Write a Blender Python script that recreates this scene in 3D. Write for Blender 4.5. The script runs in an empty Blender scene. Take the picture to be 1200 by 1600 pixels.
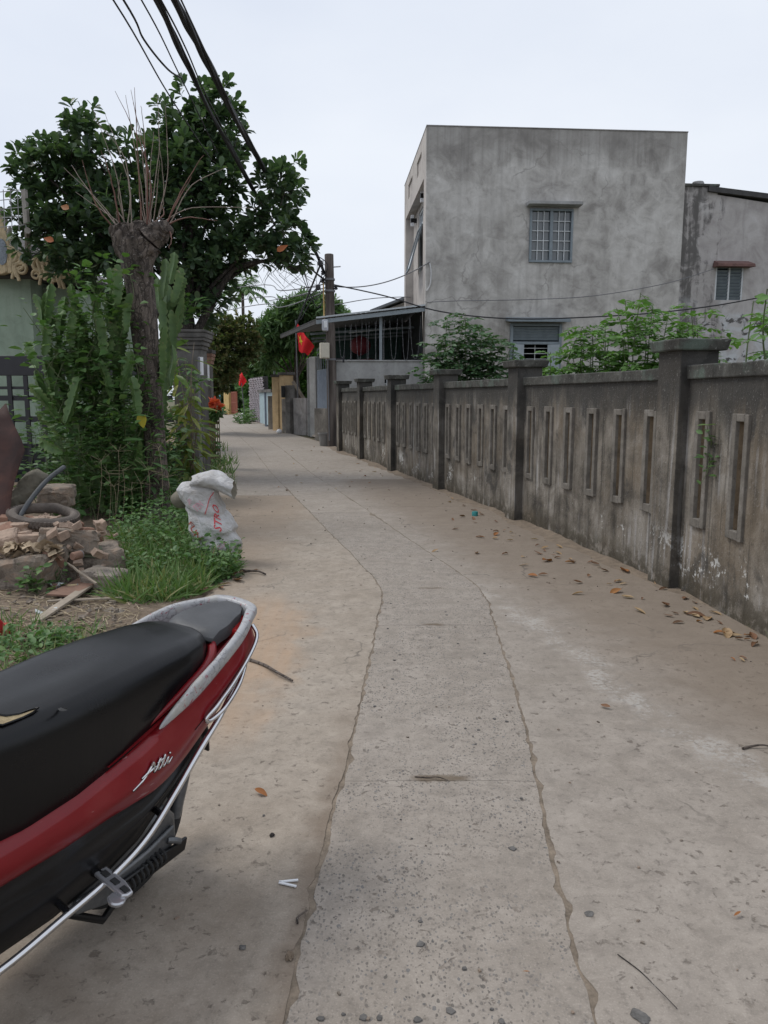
import bpy, bmesh, math, random
import numpy as np
from mathutils import Vector, Matrix, noise as mnoise

# ------------------------------------------------------------------ camera, sky, sun, exposure
SC = bpy.context.scene
COL = SC.collection
R = math.radians
PITCH = math.atan(180 / 1200.0)
EYE = 1.6
cam_d = bpy.data.cameras.new('camera')
cam_d.sensor_fit = 'VERTICAL'; cam_d.sensor_height = 24.0; cam_d.sensor_width = 24.0
cam_d.lens = 18.0
cam_d.clip_start = 0.05; cam_d.clip_end = 3000
cam = bpy.data.objects.new('camera', cam_d); COL.objects.link(cam)
cam.location = (0, 0, EYE); cam.rotation_euler = (math.pi / 2 - PITCH, 0, 0)
SC.camera = cam

SUN_EL, SUN_AZ = 58.0, -70.0        # azimuth measured from +Y towards +X
world = bpy.data.worlds.new('World'); SC.world = world; world.use_nodes = True
wn = world.node_tree.nodes; wl = world.node_tree.links; wn.clear()
w_out = wn.new('ShaderNodeOutputWorld'); w_bg = wn.new('ShaderNodeBackground')
w_sky = wn.new('ShaderNodeTexSky'); w_sky.sky_type = 'NISHITA'; w_sky.sun_disc = False
w_sky.sun_elevation = R(SUN_EL); w_sky.sun_rotation = R(SUN_AZ)
w_sky.air_density = 1.0; w_sky.dust_density = 2.0
# overcast: the blue sky is almost wholly covered by one even, softly mottled cloud layer
w_tc = wn.new('ShaderNodeTexCoord')
w_map = wn.new('ShaderNodeMapping'); w_map.inputs['Scale'].default_value = (1.0, 1.0, 2.2)
w_no = wn.new('ShaderNodeTexNoise'); w_no.inputs['Scale'].default_value = 1.3; w_no.inputs['Detail'].default_value = 6
w_ra = wn.new('ShaderNodeValToRGB')
w_ra.color_ramp.elements[0].position = 0.3; w_ra.color_ramp.elements[0].color = (5.7, 6.2, 7.2, 1)
w_ra.color_ramp.elements[1].position = 0.72; w_ra.color_ramp.elements[1].color = (7.3, 7.65, 8.2, 1)
w_mix = wn.new('ShaderNodeMix'); w_mix.data_type = 'RGBA'; w_mix.inputs[0].default_value = 0.93
wl.new(w_tc.outputs['Generated'], w_map.inputs['Vector']); wl.new(w_map.outputs[0], w_no.inputs['Vector'])
wl.new(w_no.outputs['Fac'], w_ra.inputs[0])
wl.new(w_sky.outputs[0], w_mix.inputs[6]); wl.new(w_ra.outputs[0], w_mix.inputs[7])
wl.new(w_mix.outputs[2], w_bg.inputs['Color']); w_bg.inputs['Strength'].default_value = 0.1
wl.new(w_bg.outputs[0], w_out.inputs['Surface'])

sun_d = bpy.data.lights.new('sun', 'SUN'); sun_d.energy = 1.2; sun_d.angle = R(22); sun_d.color = (1, 0.96, 0.9)
sun = bpy.data.objects.new('sun', sun_d); COL.objects.link(sun)
_dir = Vector((math.cos(R(SUN_EL)) * math.sin(R(SUN_AZ)), math.cos(R(SUN_EL)) * math.cos(R(SUN_AZ)), math.sin(R(SUN_EL))))
sun.location = _dir * 60; sun.rotation_euler = _dir.to_track_quat('Z', 'Y').to_euler()

vs = SC.view_settings
vs.view_transform = 'Standard'; vs.look = 'None'; vs.exposure = 0.32; vs.gamma = 1.0; vs.use_curve_mapping = False
SC.render.resolution_x = 768; SC.render.resolution_y = 1024

# ------------------------------------------------------------------ helpers
rng = np.random.default_rng(11)
rnd = random.Random(5)

def ray(px, py):
    x = (px - 600) / 1200.0; y = (800 - py) / 1200.0
    return x, math.cos(PITCH) + y * math.sin(PITCH), y * math.cos(PITCH) - math.sin(PITCH)
def gp(px, py, z=0.0):
    """where the line of sight through a photo point meets the level z"""
    r = ray(px, py); t = (z - EYE) / r[2]
    return Vector((r[0] * t, r[1] * t, z))
def at(px, py, Y):
    r = ray(px, py); t = Y / r[1]
    return Vector((r[0] * t, Y, EYE + r[2] * t))

def tag(o, label=None, cat=None, group=None, kind=None):
    if label: o['label'] = label
    if cat: o['category'] = cat
    if group: o['group'] = group
    if kind: o['kind'] = kind
    return o

def empty(name, loc, rz=0.0, label=None, cat=None, group=None, kind=None, eul=None):
    o = bpy.data.objects.new(name, None); COL.objects.link(o)
    o.empty_display_size = 0.2
    o.location = loc; o.rotation_euler = eul if eul else (0, 0, rz)
    tag(o, label, cat, group, kind)
    return o

def basis(o):
    return Matrix.Translation(o.location) @ o.rotation_euler.to_matrix().to_4x4() @ Matrix.Diagonal((*o.scale, 1))

def link(name, me, parent=None, world=True):
    """links a mesh; world=True: its vertices are in world space although it has a parent"""
    o = bpy.data.objects.new(name, me); COL.objects.link(o)
    if parent is not None:
        o.parent = parent
        if world and parent.type == 'EMPTY':
            o.matrix_parent_inverse = basis(parent).inverted()
    return o

def finish(me, m, smooth=None):
    if m is not None:
        for mm in (m if isinstance(m, (list, tuple)) else [m]): me.materials.append(mm)
    if smooth is not None:
        me.polygons.foreach_set('use_smooth', [True] * len(me.polygons))
        if smooth < 180: me.set_sharp_from_angle(angle=R(smooth))
    me.update()
    return me

def copy_tree(o, parent=None):
    c = o.copy(); COL.objects.link(c)
    if parent is not None: c.parent = parent
    for ch in list(o.children): copy_tree(ch, c)
    return c

class MB:
    """collects shapes into one mesh"""
    def __init__(self, M=None):
        self.v = []; self.f = []; self.mi = []; self.M = M if M is not None else Matrix.Identity(4); self.cur = 0
    def add(self, vs, fs):
        b = len(self.v); M = self.M
        for p in vs: self.v.append(tuple(M @ Vector(p)))
        for f in fs: self.f.append(tuple(b + i for i in f)); self.mi.append(self.cur)
    def box(self, c, s, rz=0.0, rot=None, jit=0.0):
        hx, hy, hz = s[0] / 2, s[1] / 2, s[2] / 2
        vs = [Vector((x, y, z)) for z in (-hz, hz) for y in (-hy, hy) for x in (-hx, hx)]
        if jit: vs = [p + Vector((rnd.uniform(-jit, jit), rnd.uniform(-jit, jit), rnd.uniform(-jit, jit))) for p in vs]
        m = rot if rot is not None else Matrix.Rotation(rz, 3, 'Z')
        self.add([m @ p + Vector(c) for p in vs],
                 [(0, 2, 3, 1), (4, 5, 7, 6), (0, 1, 5, 4), (1, 3, 7, 5), (3, 2, 6, 7), (2, 0, 4, 6)])
        return self
    def prism(self, base, top):
        n = len(base)
        self.add(list(base) + list(top), [tuple(reversed(range(n))), tuple(range(n, 2 * n))] +
                 [(i, (i + 1) % n, n + (i + 1) % n, n + i) for i in range(n)])
        return self
    def tube(self, pts, r, n=8, cap=True):
        pts = [Vector(p) for p in pts]; k = len(pts)
        rr = r if hasattr(r, '__len__') else [r] * k
        vs = []; prev = None
        for i, p in enumerate(pts):
            t = (pts[min(i + 1, k - 1)] - pts[max(i - 1, 0)])
            t = t.normalized() if t.length > 1e-9 else Vector((0, 0, 1))
            if prev is None:
                a = t.orthogonal().normalized()
            else:
                a = prev - t * prev.dot(t)
                a = a.normalized() if a.length > 1e-6 else t.orthogonal().normalized()
            prev = a; b = t.cross(a)
            for j in range(n):
                an = 2 * math.pi * j / n
                vs.append(p + (a * math.cos(an) + b * math.sin(an)) * rr[i])
        fs = [(i * n + j, i * n + (j + 1) % n, (i + 1) * n + (j + 1) % n, (i + 1) * n + j) for i in range(k - 1) for j in range(n)]
        if cap: fs += [tuple(reversed(range(n))), tuple(range((k - 1) * n, k * n))]
        self.add(vs, fs); return self
    def lathe(self, prof, n=16, c=(0, 0, 0), rot=None):
        k = len(prof); vs = []
        m = rot if rot is not None else Matrix.Identity(3)
        for r_, z in prof:
            for j in range(n):
                an = 2 * math.pi * j / n
                vs.append(m @ Vector((r_ * math.cos(an), r_ * math.sin(an), z)) + Vector(c))
        fs = [(i * n + j, i * n + (j + 1) % n, (i + 1) * n + (j + 1) % n, (i + 1) * n + j) for i in range(k - 1) for j in range(n)]
        fs += [tuple(reversed(range(n))), tuple(range((k - 1) * n, k * n))]
        self.add(vs, fs); return self
    def grid(self, P, close_u=False, close_v=False):
        """P[i][j] points"""
        nu = len(P); nv = len(P[0])
        vs = [p for row in P for p in row]; fs = []
        for i in range(nu if close_u else nu - 1):
            for j in range(nv if close_v else nv - 1):
                a = i * nv + j; b = i * nv + (j + 1) % nv; c = ((i + 1) % nu) * nv + (j + 1) % nv; d = ((i + 1) % nu) * nv + j
                fs.append((a, b, c, d))
        self.add(vs, fs); return self
    def mesh(self, name, m=None, smooth=None):
        me = bpy.data.meshes.new(name); me.from_pydata(self.v, [], self.f)
        if any(self.mi): me.polygons.foreach_set('material_index', self.mi)
        return finish(me, m, smooth)
    def build(self, name, m=None, parent=None, smooth=None, bevel=0.0, seg=2, world=True, solid=0.0):
        o = link(name, self.mesh(name, m, smooth), parent, world)
        if solid:
            so = o.modifiers.new('solid', 'SOLIDIFY'); so.thickness = solid; so.offset = 0
        if bevel:
            be = o.modifiers.new('bevel', 'BEVEL'); be.width = bevel; be.segments = seg; be.limit_method = 'ANGLE'; be.angle_limit = R(40)
            be.use_clamp_overlap = True
        return o

def spline(pts, n=6):
    """Catmull-Rom through pts"""
    pts = [Vector(p) for p in pts]; out = []
    for i in range(len(pts) - 1):
        p0 = pts[max(i - 1, 0)]; p1 = pts[i]; p2 = pts[i + 1]; p3 = pts[min(i + 2, len(pts) - 1)]
        for k in range(n):
            t = k / n
            out.append(0.5 * ((2 * p1) + (p2 - p0) * t + (2 * p0 - 5 * p1 + 4 * p2 - p3) * t * t + (3 * p1 - p0 - 3 * p2 + p3) * t ** 3))
    out.append(pts[-1]); return out

def lerp(xs, ys, x): return float(np.interp(x, xs, ys))

def panel_with_holes(mb, us, zs, holes, thick, O, U, V, zfun=None):
    """upright wall of thickness thick with rectangular openings: us, zs are grid lines, holes a set of (i, j) cells; O origin, U along, V outwards (front at V=0, back at -thick)"""
    O = Vector(O); U = Vector(U); V = Vector(V)
    def p(u, z, d): return O + U * u + V * d + Vector((0, 0, z))
    nu, nz = len(us) - 1, len(zs) - 1
    solid = lambda i, j: 0 <= i < nu and 0 <= j < nz and (i, j) not in holes
    for i in range(nu):
        for j in range(nz):
            if not solid(i, j): continue
            a, b, c, d = us[i], us[i + 1], zs[j], zs[j + 1]
            mb.add([p(a, c, 0), p(b, c, 0), p(b, d, 0), p(a, d, 0)], [(0, 1, 2, 3)])
            mb.add([p(a, c, -thick), p(b, c, -thick), p(b, d, -thick), p(a, d, -thick)], [(3, 2, 1, 0)])
            if not solid(i - 1, j): mb.add([p(a, c, 0), p(a, d, 0), p(a, d, -thick), p(a, c, -thick)], [(0, 1, 2, 3)])
            if not solid(i + 1, j): mb.add([p(b, c, 0), p(b, d, 0), p(b, d, -thick), p(b, c, -thick)], [(3, 2, 1, 0)])
            if not solid(i, j - 1): mb.add([p(a, c, 0), p(b, c, 0), p(b, c, -thick), p(a, c, -thick)], [(3, 2, 1, 0)])
            if not solid(i, j + 1): mb.add([p(a, d, 0), p(b, d, 0), p(b, d, -thick), p(a, d, -thick)], [(0, 1, 2, 3)])

# ---- leaves
def leaf_tpl(kind='ovate'):
    """unit leaf: y 0..1 along, x half width, z fold/curl"""
    rows = {'ovate': [(0, .012), (.22, .2), (.5, .27), (.78, .17), (1, .0)],
            'obovate': [(0, .015), (.3, .13), (.62, .25), (.87, .2), (1, .02)],
            'lance': [(0, .01), (.3, .1), (.6, .11), (.85, .06), (1, .0)],
            'leaflet': [(0, .02), (.4, .24), (.75, .17), (1, .0)],
            'heart': [(0, .05), (.1, .32), (.4, .38), (.75, .2), (1, .0)],
            'blade': [(0, .03), (.35, .03), (.7, .02), (1, .0)]}[kind]
    curl = {'lance': -.22, 'blade': -.35, 'ovate': -.12, 'obovate': -.1, 'leaflet': -.08, 'heart': -.15}[kind]
    v = []; f = []
    for y, w in rows:
        zc = curl * y * y
        v += [(-w, y, zc + w * .3), (0, y, zc), (w, y, zc + w * .3)]
    for i in range(len(rows) - 1):
        a = 3 * i
        f += [(a, a + 1, a + 4, a + 3), (a + 1, a + 2, a + 5, a + 4)]
    return np.array(v, float), np.array(f, int)
TPL = {k: leaf_tpl(k) for k in ('ovate', 'obovate', 'lance', 'leaflet', 'heart', 'blade')}

def norm(a): return a / np.maximum(np.linalg.norm(a, axis=-1, keepdims=True), 1e-9)
def leaf_frames(D, up=None):
    D = norm(D)
    if up is None:
        up = np.tile(np.array([0, 0, 1.0]), (len(D), 1)) + rng.normal(0, .35, D.shape)
    X = norm(np.cross(D, up)); Z = np.cross(X, D)
    return X, D, Z
def leaves_arrays(kind, P, D, S, up=None):
    t, f = TPL[kind]; X, Y, Z = leaf_frames(np.asarray(D, float), up)
    P = np.asarray(P, float); S = np.asarray(S, float)
    V = P[:, None, :] + S[:, None, None] * (t[None, :, 0:1] * X[:, None, :] + t[None, :, 1:2] * Y[:, None, :] + t[None, :, 2:3] * Z[:, None, :])
    n = len(P); F = f[None] + (np.arange(n) * len(t))[:, None, None]
    return V.reshape(-1, 3), F.reshape(-1, 4)
def quads_mesh(name, parts, m, smooth=None):
    """parts: list of (V, F) numpy arrays of quads"""
    vs = []; fs = []; b = 0
    for V, F in parts:
        vs.append(V); fs.append(F + b); b += len(V)
    V = np.concatenate(vs); F = np.concatenate(fs)
    me = bpy.data.meshes.new(name)
    me.vertices.add(len(V)); me.vertices.foreach_set('co', V.astype(np.float32).ravel())
    me.loops.add(F.size); me.loops.foreach_set('vertex_index', F.astype(np.int32).ravel())
    me.polygons.add(len(F)); me.polygons.foreach_set('loop_start', np.arange(0, F.size, 4, dtype=np.int32))
    me.update(calc_edges=True); me.validate()
    return finish(me, m, smooth)
def leaf_mesh(kind, m):
    t, f = TPL[kind]
    return quads_mesh('leaf', [(t, f)], m, 180)
def frame_matrix(p, d, s, up=(0, 0, 1)):
    d = Vector(d).normalized(); x = d.cross(Vector(up))
    x = x.normalized() if x.length > 1e-4 else Vector((1, 0, 0))
    z = x.cross(d)
    m = Matrix((x, d, z)).transposed().to_4x4()
    return Matrix.Translation(Vector(p)) @ m @ Matrix.Scale(s, 4)
def place(o, parent, M):
    o.parent = parent; o.matrix_parent_inverse = basis(parent).inverted(); o.matrix_basis = M
# ------------------------------------------------------------------ materials
class NT:
    def __init__(self, name):
        self.m = bpy.data.materials.new(name); self.m.use_nodes = True
        self.t = self.m.node_tree; self.t.nodes.clear()
        self.out = self.t.nodes.new('ShaderNodeOutputMaterial')
    def n(self, typ, ins=None, **props):
        nd = self.t.nodes.new(typ)
        for k, v in props.items(): setattr(nd, k, v)
        for k, v in (ins or {}).items(): self.set(nd.inputs[k], v)
        return nd
    def set(self, sock, v):
        if isinstance(v, bpy.types.NodeSocket): self.t.links.new(v, sock)
        elif isinstance(v, (tuple, list)) and sock.type == 'RGBA' and len(v) == 3: sock.default_value = (*v, 1)
        else: sock.default_value = v
    def pos(self): return self.n('ShaderNodeNewGeometry').outputs['Position']
    def obj(self): return self.n('ShaderNodeTexCoord').outputs['Object']
    def map(self, vec, scale=(1, 1, 1), loc=(0, 0, 0)):
        return self.n('ShaderNodeMapping', {'Vector': vec, 'Scale': scale, 'Location': loc}).outputs[0]
    def noise(self, vec, scale, detail=4, rough=.55, dist=0):
        return self.n('ShaderNodeTexNoise', {'Vector': vec, 'Scale': scale, 'Detail': detail, 'Roughness': rough, 'Distortion': dist}).outputs['Fac']
    def vor(self, vec, scale, feature='F1', out='Distance', rand=1.0):
        return self.n('ShaderNodeTexVoronoi', {'Vector': vec, 'Scale': scale, 'Randomness': rand}, feature=feature).outputs[out]
    def ramp(self, fac, stops):
        nd = self.n('ShaderNodeValToRGB', {0: fac}); cr = nd.color_ramp
        while len(cr.elements) < len(stops): cr.elements.new(0.5)
        for e, (p, c) in zip(cr.elements, stops):
            e.position = p; e.color = (c, c, c, 1) if isinstance(c, (int, float)) else (*c, 1)
        return nd.outputs[0]
    def step(self, fac, a, b): return self.n('ShaderNodeMapRange', {0: fac, 1: a, 2: b, 3: 0.0, 4: 1.0}, interpolation_type='SMOOTHSTEP').outputs[0]
    def mix(self, fac, a, b, mode='MIX'):
        nd = self.n('ShaderNodeMix', data_type='RGBA', blend_type=mode)
        self.set(nd.inputs[0], fac); self.set(nd.inputs[6], a); self.set(nd.inputs[7], b)
        return nd.outputs[2]
    def math(self, op, a, b=0.0, c=0.0, clamp=False):
        return self.n('ShaderNodeMath', {0: a, 1: b, 2: c}, operation=op, use_clamp=clamp).outputs[0]
    def xyz(self, vec):
        s = self.n('ShaderNodeSeparateXYZ', {0: vec}); return s.outputs[0], s.outputs[1], s.outputs[2]
    def bump(self, h, strength=.4, dist=.01, nrm=None):
        d = {'Height': h, 'Strength': strength, 'Distance': dist}
        if nrm is not None: d['Normal'] = nrm
        return self.n('ShaderNodeBump', d).outputs[0]
    def pbr(self, col, rough=.8, nrm=None, **kw):
        ins = {'Base Color': col, 'Roughness': rough}
        ins.update({k.replace('_', ' '): v for k, v in kw.items()})
        nd = self.n('ShaderNodeBsdfPrincipled', ins)
        if nrm is not None: self.set(nd.inputs['Normal'], nrm)
        self.t.links.new(nd.outputs[0], self.out.inputs['Surface'])
        return nd
    def rand(self): return self.n('ShaderNodeObjectInfo').outputs['Random']
    def island(self): return self.n('ShaderNodeNewGeometry').outputs['Random Per Island']

def simple(name, col, rough=.7, var=.25, scale=8, bump=.2, bdist=.004, **kw):
    """one colour with mottling and fine relief"""
    t = NT(name); p = t.obj(); n1 = t.noise(p, scale, 5); n2 = t.noise(p, scale * 7, 3)
    f = t.math('ADD', t.math('MULTIPLY', n1, .7), t.math('MULTIPLY', n2, .3))
    lo = tuple(c * (1 - var) for c in col); hi = tuple(min(1, c * (1 + var)) for c in col)
    c = t.ramp(f, [(.3, lo), (.7, hi)])
    t.pbr(c, rough, t.bump(n2, bump, bdist), **kw)
    return t.m

def foliage(name, cols, rough=.5, trans=.22, ocol=None, spec=.35):
    """leaf colour varies from leaf to leaf and a little along the leaf"""
    t = NT(name); k = len(cols)
    r = t.island()
    r2 = t.math('FRACT', t.math('ADD', r, t.rand()))
    c = t.ramp(r2, [(i / max(1, k - 1), cc) for i, cc in enumerate(cols)])
    n1 = t.noise(t.pos(), 3.0, 3)
    c = t.mix(t.math('MULTIPLY', n1, .5), c, t.mix(1.0, c, (.62, .7, .55), 'MULTIPLY'))
    b = t.n('ShaderNodeBsdfPrincipled', {'Base Color': c, 'Roughness': rough, 'Specular IOR Level': spec})
    tr = t.n('ShaderNodeBsdfTranslucent', {'Color': t.mix(1.0, c, (1.3, 1.5, .7), 'MULTIPLY')})
    ms = t.n('ShaderNodeMixShader', {0: trans, 1: b.outputs[0], 2: tr.outputs[0]})
    t.t.links.new(ms.outputs[0], t.out.inputs['Surface'])
    return t.m

M = {}
# --- building render
def stucco(name, light, mid, dark, streak=.5, seed=0.0, topz=None, drips=()):
    t = NT(name); p = t.map(t.pos(), loc=(seed, seed * .7, 0))
    big = t.noise(p, .55, 6, .6, .3); med = t.noise(p, 1.9, 6, .65, .6); fine = t.noise(p, 14, 5, .6)
    st = t.noise(t.map(p, (2.6, 2.6, .22)), 1.0, 5, .6)
    f = t.math('ADD', t.math('MULTIPLY', big, .5), t.math('MULTIPLY', med, .5))
    c = t.ramp(f, [(.38, dark), (.5, mid), (.62, light)])
    c = t.mix(t.math('MULTIPLY', t.step(st, .5, .68), streak), c, dark)
    c = t.mix(t.math('MULTIPLY', t.step(t.noise(t.map(p, (1.7, 1.7, .3), (5, 0, 0)), 1.3, 5), .55, .75), .55), c, light)
    # trowel patches and pitted dark spots
    vo = t.vor(t.map(p, (1, 1, 1.6)), 1.1, out='Color')
    tone = t.n('ShaderNodeSeparateColor', {0: vo}).outputs[0]
    c = t.mix(.16, c, t.ramp(tone, [(0, dark), (1, light)]))
    c = t.mix(t.math('MULTIPLY', t.step(fine, .58, .75), .35), c, dark)
    c = t.mix(t.math('MULTIPLY', t.step(t.noise(p, 3.2, 8, .7, 1.2), .56, .64), .3), c, dark)
    if topz is not None:
        z = t.xyz(t.pos())[2]
        zz = t.math('ADD', z, t.math('MULTIPLY', st, 1.6))
        c = t.mix(t.math('MULTIPLY', t.step(zz, topz - .5, topz + .7), .45), c, tuple(a * .8 for a in dark))
    hs = t.noise(t.map(p, (5, 5, .12), (9, 3, 1)), 1.6, 5, .65); X_, _, Z_ = t.xyz(t.pos())
    for (x0, x1, zt, L) in drips:          # rain marks below sills, hoods and the parapet
        inx = t.math('MULTIPLY', t.step(X_, x0 - .12, x0 + .05), t.step(X_, x1 + .12, x1 - .05))
        inz = t.math('MULTIPLY', t.step(Z_, zt + .02, zt - .02), t.step(t.math('ADD', Z_, t.math('MULTIPLY', hs, L * .9)), zt - L * .75, zt - L * .1))
        c = t.mix(t.math('MULTIPLY', t.math('MULTIPLY', inx, inz), t.math('MULTIPLY', .27, t.step(hs, .40, .66))), c, tuple(a * .62 for a in dark))
    if drips:                              # a few hairline cracks
        wv = t.n('ShaderNodeVectorMath', {0: p, 1: t.n('ShaderNodeVectorMath', {0: t.n('ShaderNodeTexNoise', {'Vector': p, 'Scale': 1.2, 'Detail': 6.0}).outputs['Color'], 'Scale': 1.3}, operation='SCALE').outputs[0]}, operation='ADD').outputs[0]
        cr = t.vor(wv, .34, feature='DISTANCE_TO_EDGE')
        c = t.mix(t.math('MULTIPLY', t.step(cr, .010, .003), t.math('MULTIPLY', .55, t.step(t.noise(p, .5, 3), .5, .6))), c, dark)
    h = t.math('ADD', t.math('MULTIPLY', med, .6), t.math('MULTIPLY', fine, .4))
    t.pbr(c, .9, t.bump(h, .5, .025))
    return t.m
M['render'] = stucco('grey_cement_render', (.60, .585, .56), (.42, .398, .37), (.215, .20, .185), .6, 0, 9.6)
M['render2'] = stucco('aged_cement_render', (.47, .45, .44), (.34, .315, .30), (.16, .15, .145), .75, 7.3, 8.2)
M['facade'] = stucco('beige_render', (.56, .52, .48), (.47, .43, .395), (.33, .30, .28), .3, 3.1)
M['porch'] = stucco('porch_cement', (.42, .42, .415), (.33, .33, .325), (.22, .215, .21), .4, 12.0)
# big black algae marks for the annex corner
t = NT('annex_render'); p = t.pos()
x, y, z = t.xyz(p)
med = t.noise(p, 1.6, 6, .65, .5); st = t.noise(t.map(p, (3.2, 3.2, .3)), 1, 6, .65); fi = t.noise(p, 12, 5)
c = t.ramp(med, [(.32, (.31, .285, .275)), (.55, (.43, .405, .39)), (.72, (.50, .48, .47))])
c = t.mix(t.math('MULTIPLY', t.step(st, .5, .7), .5), c, (.24, .22, .21))
corner = t.step(x, 12.2, 9.5)
blk = t.step(t.math('ADD', t.math('MULTIPLY', corner, .21), t.math('ADD', t.math('MULTIPLY', st, .55), t.math('MULTIPLY', t.noise(p, 2.3, 7, .7, 1), .45))), .60, .72)
c = t.mix(t.math('MULTIPLY', blk, .8), c, (.07, .066, .062))
lowb = t.step(z, 5.2, 4.0)
c = t.mix(t.math('MULTIPLY', lowb, t.step(t.noise(p, 1.3, 5, .6, .8), .45, .6)), c, (.50, .51, .52))
c = t.mix(t.math('MULTIPLY', lowb, t.step(t.noise(t.map(p, loc=(3, 1, 4)), 2.0, 6, .65, 1.0), .56, .62)), c, (.09, .085, .08))
t.pbr(c, .92, t.bump(t.math('ADD', med, fi), .35, .02)); M['annex'] = t.m
# --- boundary wall
def fence_mat(name, facedark):
    t = NT(name); p = t.pos(); x, y, z = t.xyz(p)
    st = t.noise(t.map(p, (7, 7, .55)), 1.0, 6, .62); st2 = t.noise(t.map(p, (16, 16, 1.0), (4, 2, 1)), 1.0, 5, .6)
    bl = t.noise(p, 2.2, 6, .65, .4); fi = t.noise(p, 26, 5, .65); sp = t.noise(p, 60, 3, .7)
    c = t.ramp(t.math('ADD', t.math('MULTIPLY', st, .4), t.math('MULTIPLY', bl, .6)),
               [(.36, (.04, .036, .03)), (.46, (.13, .113, .092)), (.54, (.22, .195, .163)), (.66, (.37, .345, .31))])
    c = t.mix(t.math('MULTIPLY', t.step(t.noise(p, .9, 4), .5, .66), .45), c, t.mix(bl, (.25, .19, .125), (.17, .13, .088)))      # brown
    c = t.mix(t.math('MULTIPLY', t.math('MULTIPLY', t.step(st2, .54, .63), t.step(t.noise(p, 1.1, 4, .6), .45, .6)), .6), c, (.40, .39, .385))                                         # pale runs
    top = t.math('ADD', t.math('MULTIPLY', t.step(z, .9, 1.95), .55), t.math('MULTIPLY', st, .75))
    c = t.mix(t.math('MULTIPLY', t.step(top, .54, .82), .88), c, (.034, .033, .031))
    c = t.mix(t.math('MULTIPLY', t.step(t.noise(t.map(p, (12, 12, .5), (7, 1, 3)), 1.0, 5, .6), .56, .64), .6), c, (.045, .04, .033))
    mould = t.math('ADD', t.math('MULTIPLY', t.noise(p, 1.3, 7, .68, .6), .75), t.math('MULTIPLY', st, .25))
    c = t.mix(t.math('MULTIPLY', t.step(mould, .54, .62), .75), c, (.04, .038, .035))                          # black algae from above
    c = t.mix(t.math('MULTIPLY', t.step(fi, .56, .7), .45), c, (.05, .046, .04))
    c = t.mix(t.math('MULTIPLY', t.step(sp, .6, .7), .5), c, (.36, .35, .33))
    eff = t.math('MULTIPLY', t.math('MULTIPLY', t.step(z, .58, .26), t.step(z, .04, .2)),
                 t.step(t.math('ADD', t.math('MULTIPLY', t.noise(t.map(p, loc=(.2, .7, .35)), 1.7, 4, .5), .6), t.math('MULTIPLY', t.noise(p, 22, 5, .7), .4)), .572, .61))
    c = t.mix(eff, c, (.62, .62, .60))                                                                           # salt bloom
    moss = t.math('MULTIPLY', t.step(z, .34, .02), t.step(t.noise(p, 8, 6, .7), .38, .55))
    c = t.mix(t.math('MULTIPLY', moss, .85), c, (.055, .045, .028))
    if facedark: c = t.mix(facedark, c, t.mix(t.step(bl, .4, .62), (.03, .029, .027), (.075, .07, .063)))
    t.pbr(c, .93, t.bump(t.math('ADD', t.math('MULTIPLY', bl, .6), t.math('ADD', fi, t.math('MULTIPLY', sp, .5))), .55, .012))
    return t.m
M['fence'] = fence_mat('weathered_wall', 0)
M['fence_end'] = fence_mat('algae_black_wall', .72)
t = NT('coping'); p = t.pos(); n1 = t.noise(p, 5, 6, .65, .6); n2 = t.noise(p, 30, 5, .7)
c = t.ramp(n1, [(.3, (.03, .029, .026)), (.52, (.072, .07, .062)), (.72, (.15, .15, .135))])
c = t.mix(t.math('MULTIPLY', t.step(t.noise(p, 3.1, 5, .6), .52, .66), .6), c, (.12, .165, .135))
c = t.mix(t.math('MULTIPLY', t.step(n2, .58, .68), .6), c, (.28, .28, .26))
t.pbr(c, .95, t.bump(t.math('ADD', n1, n2), .6, .012)); M['coping'] = t.m
t = NT('frame_cement'); p = t.pos(); n1 = t.noise(p, 6, 6, .65); n2 = t.noise(p, 40, 4, .7)
c = t.ramp(n1, [(.3, (.10, .09, .077)), (.55, (.19, .172, .148)), (.75, (.28, .262, .24))])
c = t.mix(t.math('MULTIPLY', t.step(n2, .55, .68), .5), c, (.075, .068, .058))
t.pbr(c, .93, t.bump(n2, .5, .008)); M['slotframe'] = t.m
M['reveal'] = simple('brown_slot_reveal', (.19, .14, .09), .95, .5, 7, .5, .008)

# --- ground, road
t = NT('earth'); p = t.pos(); n1 = t.noise(p, .7, 6, .6); n2 = t.noise(p, 9, 6, .7); n3 = t.noise(p, 55, 4, .7)
c = t.ramp(n2, [(.28, (.12, .088, .06)), (.5, (.225, .17, .122)), (.72, (.34, .27, .205))])
c = t.mix(t.math('MULTIPLY', t.step(n1, .45, .65), .5), c, (.16, .12, .08))
c = t.mix(t.math('MULTIPLY', t.step(n3, .58, .7), .6), c, (.42, .37, .31))
c = t.mix(t.math('MULTIPLY', t.step(t.vor(p, 34), .12, .02), .7), c, (.12, .09, .07))
t.pbr(c, .97, t.bump(t.math('ADD', n2, n3), .8, .03)); M['earth'] = t.m
t = NT('ground_green'); p = t.pos(); n1 = t.noise(p, .25, 6, .6); n2 = t.noise(p, 7, 6, .7)
c = t.ramp(t.math('ADD', t.math('MULTIPLY', n1, .5), t.math('MULTIPLY', n2, .5)), [(.35, (.14, .105, .07)), (.55, (.10, .10, .05)), (.7, (.06, .085, .035))])
t.pbr(c, .97, t.bump(n2, .8, .05)); M['land'] = t.m

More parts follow.
